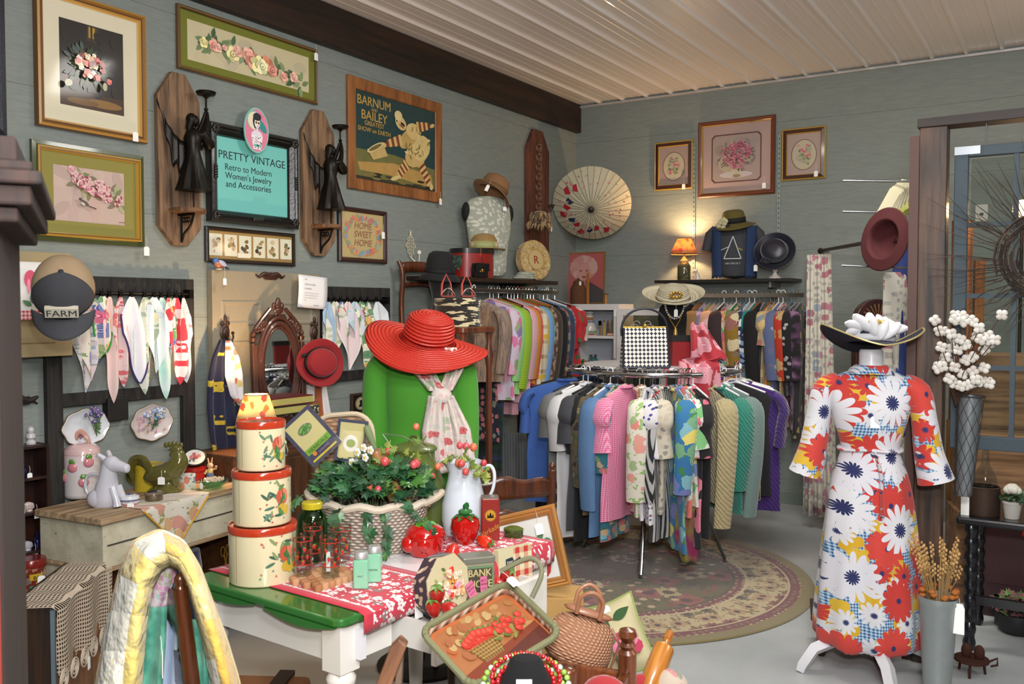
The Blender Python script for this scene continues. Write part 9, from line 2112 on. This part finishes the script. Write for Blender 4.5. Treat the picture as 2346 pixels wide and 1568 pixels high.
# ---- black spindle table with jug, pail, rose; red cupboard; far booth
TY=PY+.25;tz=AY(2240,1190,TY).z;tx0=AY(2190,1190,TY).x;BKM=plain('0e0e14',.3,0,.3);t=thing('black_side_table','black table with spiral turned legs at the right edge','table',(0,0,0));m=MB();m.b2(tx0,tx0+.85,TY,TY+.5,tz-.035,tz);m.out('top',t,BKM,False,bev=.01)
for x in(tx0+.06,tx0+.79):
 for y in(TY+.05,TY+.45):m=MB();m.lathe([(.02+.009*abs(sin(z*28)),z*(tz-.035))for z in[k/40 for k in range(41)]],(x,y,0),14);m.out('leg',t,BKM)
m=MB();m.b2(tx0+.06,tx0+.79,TY+.04,TY+.07,.22,.26);m.out('stretcher',t,BKM,False)
def ot(px,yy):return Vector((AY(px,1190,TY+yy).x,TY+yy,tz+.001))
p=ot(2252,.12);t=thing('rusty_pail','ribbed rusty brown metal pail on the black table','pail',p);m=MB('3a2a20');m.lathe([(.07+.002*(k%2),k*.012)for k in range(12)]+[(.066,.135),(.06,.02),(0,.02)],seg=30,cap=False);m.out('pail',t,paint(.6,.5,0,bump=.5));price_tag(t,-.07,-.07,.1,.035,.1,.02)
p2=p+Vector((.005,.01,.025));t=thing('glass_demijohn','clear cone necked glass bottle standing in the rusty pail','bottle',p2);m=MB();m.lathe([(.045,0),(.05,.02),(.05,.14),(.04,.17),(.018,.21),(.014,.3),(.018,.305),(.018,.32)],seg=30,cap=False);m.out('glass',t,glass('e4eaea',.03))
p=ot(2318,.1);t=thing('white_rose_pot','white artificial rose in a small white pot on the black table','potted rose',p);m=MB('a8a49c');m.lathe([(.03,0),(.04,.07),(.042,.07),(.042,.08),(.036,.08),(.034,.06),(0,.06)],seg=24,cap=False);m.out('pot',t,paint(.5));m=MB();R_=random.Random(2)
for k in range(20):ivyleaf(m,Vector((R_.uniform(-.04,.04),R_.uniform(-.04,.02),.085+R_.uniform(0,.04))),Vector((R_.uniform(-1,1),R_.uniform(-1,.3),.2)),Vector((0,-.5,1)),.04,R_.choice(['1f3a1f','2c4a28']))
m.out('leaves',t,paint(.5),False,ang=0);m=MB('c0bcb0')
for k in range(14):a=k*2.4;m.ell(.016*cos(a)*(k/14+.3),-.01+.016*sin(a)*(k/14+.3),.145-.015*k/14,.022,.02,.018,R=Matrix.Rotation(a,3,'Z'))
m.out('rose',t,paint(.7))
cyx=AY(2240,1250,TY+.62).x;t=thing('dark_red_cupboard','dark red painted cupboard behind the black table','cupboard',(cyx,TY+.62,0));m=MB();m.b2(0,.9,0,.4,.12,tz-.05);m.out('body',t,plain('2c0a0c',.5,bump=.2),False);m=MB('2c0a0c');m.b2(0,.08,0,.4,0,.12);m.b2(.82,.9,0,.4,0,.12);m.out('feet',t,paint(.5),False)
m=MB();m.b2(.04,.44,-.012,0,.18,tz-.1);d_=m.out('door',t,plain('340c0e',.5,bump=.2),False);m=MB('7a0c10');m.tube([(.2,-.02,.45),(.36,-.03,.42)],.018,8);m.out('red_pull',t,paint(.4))
p=Z(2330,1440,.02);t=thing('succulent_basket','pink and green succulents in a dark round planter on the floor','planter',(p.x,p.y,0));m=MB('1a1a1c');m.lathe([(.07,0),(.1,.04),(.1,.1),(.09,.1)],seg=28);m.out('planter',t,paint(.5));m=MB();R_=random.Random(9)
for k in range(120):a,q3=R_.random()*6.28,R_.random()**.5*.1;ivyleaf(m,Vector((q3*cos(a),q3*sin(a),.1+R_.uniform(0,.07))),Vector((cos(a),sin(a),R_.uniform(.2,1.4))),Vector((0,-.4,1)),.035,R_.choice(['4a6a34','6a8a4a','8a5a5a','9a6a6a']))
m.out('leaves',t,paint(.6),False,ang=0)
p=Z(2225,1545,0.);t=thing('rusty_iron_trivet','little rusty cast iron stand on the floor by the bucket','iron stand',p);m=MB('3c1c10');m.lathe([(.07,.06),(.072,.066),(.07,.072)],seg=24);[m.tube([(.05*cos(a),.05*sin(a),.062),(.06*cos(a),.06*sin(a),0)],.006,6)for a in(.5,2.6,4.7)];m.ell(-.02,0,.1,.022,.012,.035);m.ell(.03,0,.1,.022,.012,.035);m.tube([(.07,0,.07),(.1,0,.09),(.1,0,.06),(.075,0,.05)],.005,6);m.out('iron',t,paint(.8,.4,0,bump=.8))
# chair with yellow frame and booth furniture behind the sash
t=ladder_chair('honey wood chair standing behind the black table',(AY(2225,1250,TY+1.2).x+.1,TY+1.25,0),.2,H=.92,mat=wood('6a4218','8f6028',1.2,2,.4,.2),finial=False)
bx_=AY(2195,700,6.6).x;t=thing('amber_lit_screen','tall orange brown wooden screen lit amber, seen through the hanging sash','screen',(bx_,6.3,0),.55);m=MB();m.b2(0,.12,0,.03,.0,2.15);m.b2(.14,.2,0,.03,0,1.9);m.out('panels',t,wood('6a3a18','9a6030',1.,2,.5,.1),False)
q=AY(2342,478,6.5);t=thing('globe_lamp','round glowing globe lamp seen through the hanging sash','lamp',(q.x,6.5,0));m=MB();m.ell(0,0,q.z,.055,None,None,None,18,rings=12);m.out('globe',t,emit('ffc890',6));m=MB('2a2420');m.cyl((0,0,.02),(0,0,q.z-.055),.01);m.lathe([(.12,0),(.12,.015),(.02,.03)],seg=24);m.out('pole',t,paint(.4,.5));point('globe_light',(q.x,6.38,q.z),9,(1,.6,.3),.05)
m=MB('c8c4bc');m.b2(-.04,.04,-.006,0,-.06,.06);m.b2(-.012,.012,-.008,-.006,-.02,.0,'2a2a2a');tag(m.out('wall_outlet',None,paint(.5),False),'white wall socket plate seen through the sash','socket',None,B(2249,488))
t=thing('wooden_crate_stack','pale wooden crate of bags in the booth behind the cotton stems','crate',(AY(2275,900,5.6).x,5.6,0),.3);[(MB().b2(-.2+.02*k,.22-.02*k,-.15,.15,z0,z1).out('crate',t,wood('5a3c26','8f6a48',1.,0,.6),False,bev=.004))for k,(z0,z1)in enumerate(((0,.5),(.5,.95),(.95,1.35)))]
t=thing('far_cabinet','dark brown cabinet with a mirror frame at the far right behind the sash','cabinet',(AY(2330,800,6.9).x,YB-.25,0));m=MB();m.b2(-.05,.9,-.2,.22,0,1.05);m.out('body',t,wood('20120c','3c2416',1.,2,.5,.1),False,bev=.005)
# ---- maroon hat, straw hat, clothes between curtain and post
q=D(2022,548,4.75);hat('felt_hat','maroon felt hat hung on its edge beside the post, dark lining showing',q,(pi/2+.1,0,YAW+pi-1.25),.095,.16,plain('461216',.85),plain('0a0608',.8),.085,lambda a,k:.012*k,s=1.05)
t=thing('wall_display_rack','chrome grid arm rack behind the maroon hat','rack',(0,0,0));RXp=AY(2094,800,5.3).x
m=MB('8a8c8e');m.cyl((RXp,5.3,0),(RXp,5.3,2.3),.014);[m.cyl((RXp,5.3,D(2060,y,5.3).z),(RXp-.36,5.2,D(2060,y,5.3).z+.02),.006)for y in(440,506,622)];m.lathe([(.2,0),(.2,.02)],(RXp,5.3,0),24);m.out('frame',t,paint(.2,.9))
q=D(2045,470,4.9);t=thing('woven_fan_hat','stack of pale woven straw pieces with yellow leaves above the maroon hat','straw hat',q,YAW);m=MB()
for k in range(6):m.box(-.03+.02*k,.006*k,.01*k,.06,.004,.18,'c8c0a0',ry=.5-.06*k)
m.out('woven_straw',t,paint(.7),False);m=MB();[ivyleaf(m,Vector((.03+.012*k,-.02,-.06+.016*k)),Vector((.5,-.2,.6-.2*k)),Vector((0,-1,.2)),.05,'8a8a3a')for k in range(7)];m.out('leaves',t,paint(.6),False,ang=0)
for i,(px,py,nm,lb,mt,w,h)in enumerate(((2052,590,'floral_trousers','pale floral trousers hanging behind the maroon hat',FL,.16,1.0),(2072,510,'blue_robe','periwinkle blue robe with an embroidered hem against the post',plain('2c3c78',.85),.14,1.1))):q=D(px,py,5.0);garment(nm,lb,mt,q,YAW,w,h,0,None,nm.split('_')[-1],pants=True,seed=i+90)
q=D(2052,680,5.15);m=MB();m.tube([(-.04,0,0),(0,-.02,.03),(.05,0,.05),(.06,0,.0),(.0,0,-.03),(-.04,0,-.01)],[.015,.02,.02,.02,.02,.01],8,sq=.4);tag(m.out('lime_green_purse',None,plain('7a8a1c',.5)),'small lime green bag hanging beside the post','bag',None,q,YAW)
q=D(2012,735,5.4);t=thing('sunburst_clock_case','dark arched wooden case with a carved sunburst behind the navy hat','clock case',q,YAW);m=MB();m.prism([(-.13,-q.z+.01),(.13,-q.z+.01)]+[(.13*cos(a),.13*sin(a))for a in[k*pi/16 for k in range(17)]],0,.08);m.out('case',t,wood('1c0a08','38160f',1.,2,.35,.2),False,bev=.004);m=MB('6a4a34');[m.tube([(.02*cos(a),-.004,.02*sin(a)),(.1*cos(a),-.006,.1*sin(a))],[.002,.006],5)for a in[k*pi/12 for k in range(1,12)]];m.out('sunburst',t,paint(.4));m=MB('2a3a1c');m.b2(-.09,.09,-.004,0,-.3,-.06);m.out('painted_panel',t,KF('clockp','3a4a2a',['8a2a24','6a7a3a','4a4a2a'],30,.5),False);price_tag(t,.07,-.03,-.0,.035,.06,.08)
# ================================================================ foreground: tray, bag, chair, beads, pillow, rolling pin
def tray(t,w,h):
 m=MB();m.prism(rr2(-w,w,-h,h,.03),0,.01,'a0562c');m.out('base',t,paint(.5),False);m=MB();m.py=-.0005;R_=random.Random(17)
 m.pl(rr2(-w+.012,w-.012,-h+.012,h-.012,.02),'8e5a34')
 for k in range(70):x,z=R_.uniform(-.9,.9),R_.uniform(-.4,.9);m.pe(x*w*.93,z*h*.93,w*.1,h*.09,('8f6238','9a7448','a08458','8a5230','94502a')[int(min(4,max(0,2-x*2+R_.uniform(-1,1))))],R_.random()*3)
 m.pl([(-w*.92,-h*.93),(w*.94,-h*.93),(w*.94,-h*.25),(-w*.92,-h*.62)],'6a2c16');m.pl([(-w*.7,-h*.93),(w*.94,-h*.93),(w*.94,-h*.45),(-w*.5,-h*.8)],'4a1c10')
 x0=-w*.22;m.pl([(x0-w*.34,0),(x0+w*.34,h*.02),(x0+w*.24,-h*.56),(x0-w*.22,-h*.6)][::-1],'7a5a2c');
 for j in range(9):m.ps([(x0+w*(-.32+.08*j),0),(x0+w*(-.21+.055*j),-h*.57)],.0025,'4a3218')
 for j in range(5):m.ps([(x0-w*(.33-.02*j),-h*.1*j-h*.05),(x0+w*(.33-.02*j),-h*.1*j-h*.03)],.002,'a08448')
 m.ps([(x0-w*.36,.0),(x0+w*.36,h*.03)],.008,'8a6a38')
 def berry(x,z,r,a=0):m.pe(x,z,r,r*1.2,'a3281c',a,12);m.pe(x-r*.2,z+r*.2,r*.5,r*.6,'b84434',a,8);m.leafp(x,z+r,r*.9,.6,'4a5a24');m.leafp(x,z+r,r*.9,2.6,'5a6a2c')
 for k in range(14):berry(x0+w*(-.28+.095*(k%7)),h*(.1+.19*(k//7)-.05*abs(k%7-3)*(k//7)),w*.10)
 for k in range(16):m.leafp(w*R_.uniform(.12,.5),h*R_.uniform(-.35,.3),w*.16,R_.random()*6,R_.choice(['4f5f28','6a7430','3a4a1f']))
 for k in range(13):berry(w*(.2+.045*k),h*R_.uniform(-.3,.25),w*.075)
 m.out('painted_fruit',t,paint(.3,0,.4),False);m=MB('6a6a4a');m.tube([(x,-.02-.004*(i%2),z)for i,(x,z)in enumerate(rr2(-w-.01,w+.01,-h-.01,h+.01,.035,8))],.009,8,closed=True);m.out('braided_rim',t,paint(.8,bump=.6,bs=80))
 m=MB('b0a48c');a,b_=rr2(-w,w,-h,h,.03),rr2(-w-.008,w+.008,-h-.008,h+.008,.035);n=len(a);m.add([(x,.004,z)for x,z in a]+[(x,-.022,z)for x,z in b_],[(i,(i+1)%n,n+(i+1)%n,n+i)for i in range(n)]);m.out('woven_side',t,weavem('8a4a2c','b8ae98',55,55,y=1),solid=.004)
 m=MB('6a6a50');m.tube([(w+.02,-.03,h*.2),(w+.07,-.08,h*.4),(w+.07,-.09,h*.9),(w+.0,-.05,h+.03)],.007,8);m.out('handle',t,paint(.7));price_tag(t,w*.98,-.06,h*.9,.024,.035,.03)
quad_thing('painted_basket_tray','shallow basket tray painted with strawberries tumbling from a wicker bowl','tray',[(1056,1590),(1236,1478),(1196,1342),(1000,1452)],2.30,tray,dd=(-.12,.02,.2,.04))
def wbag(t,w,h):
 BGM=weavem('7a4a34','c09470',130,130)
 body(t,[(-h*.72,w*.96,.075,0),(-h*.3,w*1.0,.085,0),(h*.2,w*.9,.06,0),(h*.66,w*.78,.03,0)],BGM,'woven_body',40);body(t,[(-h*.99,w*.8,.055,0),(-h*.94,w*.92,.07,0),(-h*.7,w*.97,.077,0)],plain('8a5a3e',.45,0,.2),'leather_base',40);body(t,[(h*.64,w*.79,.031,0),(h*.86,w*.74,.024,0)],plain('8f6044',.45,0,.2),'leather_top_band',40)
 for y in(-.03,.03):m=MB('8f6044');m.tube([(-w*.35,y,h*.7),(-w*.38,y*1.2,h*1.15),(-w*.1,y*1.4,h*1.4),(w*.25,y*1.2,h*1.2),(w*.3,y,h*.7)],.006,8);m.out('handle',t,paint(.45,0,.2))
 m=MB('7a4a30');m.tube([(w*.75,0,h*.5),(w*1.05,-.02,h*.2),(w*1.0,-.02,-h*.6)],.004,6);m.prism([(w*.9,-h*.75),(w*1.12,-h*.75),(w*1.08,-h*.5),(w*.95,-h*.5)],-.026,-.02);m.out('strap',t,paint(.5));m=MB('c8a860');[m.ell(x*w,-.078,-h*.88-.02*abs(x),.005)for x in(-.75,-.4,.8)];m.out('studs',t,paint(.2,.9))
bg=quad_thing('woven_handbag','slouchy tan woven handbag with leather base and looped handles','handbag',[(1250,1545),(1415,1545),(1410,1380),(1245,1380)],2.55,wbag);bg.rotation_euler.rotate_axis('Y',.30)
# pillow, rolling pin, gathered red cloths
def pil(t,w,h):
 m=MB('b8b08c');m.grid(lambda u,v:(w*(2*u-1)*(1-.10*sin(pi*v)),-.07*(sin(pi*u)*sin(pi*v))**.5,h*(2*v-1)*(1-.10*sin(pi*u))),16,16);m.grid(lambda u,v:(w*(1-2*u)*(1-.10*sin(pi*v)),.07*(sin(pi*u)*sin(pi*v))**.5,h*(2*v-1)*(1-.10*sin(pi*u))),16,16);m.out('cushion',t,plain('a8a07c',.9,bump=.3,bs=120))
 m=MB('7a8a4a');m.tube([(w*(2*u-1),0,-h*(1-.10*sin(pi*u)))for u in[k/8 for k in range(9)]]+[(w*(1-.10*sin(pi*v)),0,h*(2*v-1))for v in[k/8 for k in range(1,8)]]+[(w*(1-2*u),0,h*(1-.10*sin(pi*u)))for u in[k/8 for k in range(9)]]+[(-w*(1-.10*sin(pi*v)),0,h*(1-2*v))for v in[k/8 for k in range(1,8)]],.005,6,closed=True);m.out('green_piping',t,paint(.8))
 m=MB();R_=random.Random(3);m.py=-.071
 for k in range(7):m.leafp(R_.uniform(-.05,.02),R_.uniform(-.05,.08),.07,R_.random()*6,R_.choice(['2c4a24','3a5a2c']))
 m.rose(.02,-.05,.05,'9a3048','b86a84');m.rose(-.05,.02,.035,'7a1c34');m.out('embroidered_rose',t,paint(.9),False,ang=0);price_tag(t,-w*.1,-.05,h*.75,.03,.05,.01)
quad_thing('rose_pillow','cream pillow with green piping and an embroidered rose, behind the woven handbag','pillow',[(1370,1560),(1530,1540),(1425,1345),(1345,1410)],2.9,pil,dd=(0,0,.15,.15))
rpin('varnished rolling pin standing in the foreground at lower right',tuple(D(1468,1625,2.45)),tuple(D(1537,1445,2.6)),wood('8a4f1c','b3762f',2.,2,.25,.4),.030,name='rolling_pin')
CHS=wood('3a1a0c','6e3a1c',1.5,2,.25,.4)
fc=D(1437,1568,2.35);t=thing('foreground_chair','varnished wooden chair with turned finials holding the handbag in the foreground','chair',(fc.x,fc.y,0),YAW-.35);ftz=D(1437,1442,2.35).z
m=MB();m.cyl((0,0,0),(0,0,ftz-.06),.024,None,16);m.lathe([(.025,ftz-.06),(.017,ftz-.05),(.022,ftz-.04),(.014,ftz-.032),(.025,ftz-.015),(.021,ftz),(0,ftz+.008)],seg=20);m.out('back_post',t,CHS)
m=MB();m.cyl((-.36,0,0),(-.36,0,ftz-.06),.024,None,16);m.lathe([(.025,ftz-.06),(.017,ftz-.05),(.025,ftz-.02),(0,ftz+.0)],(-.36,0,0),seg=20);m.out('back_post',t,CHS)
q=D(1302,1530,2.05);iv=(basis(YAW-.35,(fc.x,fc.y,0))).inverted()@q
m=MB();m.cyl((iv.x,iv.y,0),(iv.x,iv.y,iv.z-.01),.019,None,16);m.ell(iv.x,iv.y,iv.z-.01,.019,.019,.012);m.out('front_post',t,CHS)
for z in(ftz-.14,ftz-.26):m=MB();m.b2(-.35,0,-.01,.012,z-.04,z+.03);m.out('slat',t,CHS,False,bev=.006)
m=MB();m.b2(-.36,.02,-.36,.0,.40,.44);m.out('seat',t,CHS,False,bev=.01);m=MB();m.b2(-.01,.012,iv.y,-.02,ftz-.16,ftz-.10);m.out('arm_rail',t,CHS,False,bev=.004)
nb=D(1205,1590,2.0);t=thing('necklace_bust','black velvet necklace form in the foreground with a blank white tag','display bust',(nb.x,nb.y,0),YAW);bzt=D(1200,1500,2.0).z
body(t,[(.30,.05,.05,0),(bzt-.22,.055,.045,0),(bzt-.15,.09,.05,0),(bzt-.09,.075,.045,0),(bzt-.04,.042,.034,0),(bzt,.038,.03,.01)],VL,'bust');m=MB('0c0c0e');m.lathe([(.1,0),(.1,.02),(.02,.03),(.02,.3)],seg=24);m.out('stand',t,paint(.4));m=MB('d8d8dc');m.b2(-.022,.012,-.062,-.06,bzt-.065,bzt-.03);m.out('white_tag',t,paint(.5),False)
for i,(w,dz,c,lb,r)in enumerate(((.075,.06,['a0101a','a8141c'],'double strand of glossy red beads on the foreground bust',.0062),(.062,.045,['a0101a'],'shorter strand of red beads on the foreground bust',.006),(.095,.09,['7fa83a','b0d0b8','8ab84a'],'strand of lime and pearly green beads on the foreground bust',.0068),(.085,.075,['8ab84a','a8c8b0'],'inner strand of green beads on the foreground bust',.0062))):
 pts=[(w*cos(a),-.0-.055*-sin(a),bzt-.05+dz*.55*sin(a)-.01*i)for a in[-pi-.0+k*2*pi/30 for k in range(31)]];beads('bead_necklace',lb,(nb.x,nb.y,0),YAW,pts,r,c)
# timber easel leg, cowhide box, red cloth at the bottom edge
quad_thing('rustic_wooden_frame','rough brown wooden frame end with white string, lower centre foreground','frame',[(870,1640),(985,1640),(925,1500),(858,1430)],2.0,lambda t,w,h:(MB().prism([(-w*.8,-h),(-w*.1,-h),(-w*.1,h*.9),(-w*.55,h),(-w*.8,h*.7)],-.02,.02).out('upright',t,wood('4a2c1a','8a5c3c',1.,2,.6),False,bev=.003),MB().prism([(-w*.1,h*.6),(w*.9,-h),(w*.4,-h),(-w*.1,h*.1)][::-1],-.015,.015).out('brace',t,wood('3a2c24','6a5444',1.,2,.6),False,bev=.003),price_tag(t,0,-.03,-.1)))
q=Z(600,1600,.35);m=MB();m.b2(-.16,.13,-.12,.12,0,.38);t=thing('leather_case','tan leather covered case at the lower left by the table leg','trunk',(q.x,q.y,0),.5);m.out('case',t,plain('8a5634',.5,0,.1,bump=.3,bs=20,var=.15),False,bev=.02);m=MB('2a1a12');m.b2(.02,.07,-.125,.125,.375,.392);m.out('strap',t,paint(.5),False)
for i,(px,py,d,lb)in enumerate(((1385,1600,2.2,'red cushion corner at the bottom edge in front of the foreground chair'),(1475,1590,2.5,'red cushion corner beside the rolling pin'))):q=D(px,py,d);m=MB();m.ell(0,0,0,.06,.04,.055,'8c1418',20,rings=12);tag(m.out('red_cushion',None,plain('8e161c',.85,sheen=.3)),lb,'cushion','red cushions',q,.4)
q=D(1535,1600,2.5);m=MB();m.ell(0,0,0,.06,.05,.08,None,20,rings=12);tag(m.out('floral_cushion',None,KF('fcush','a89a8a',['8a2a34','4a5a3a','9a4a50'],30,.45)),'small floral tapestry cushion at the lower right of the rolling pin','cushion',None,q,.4)
rug('round_rug','second round olive and cream rug peeking out from beneath the white table',-1.25,2.2,.95,.4)
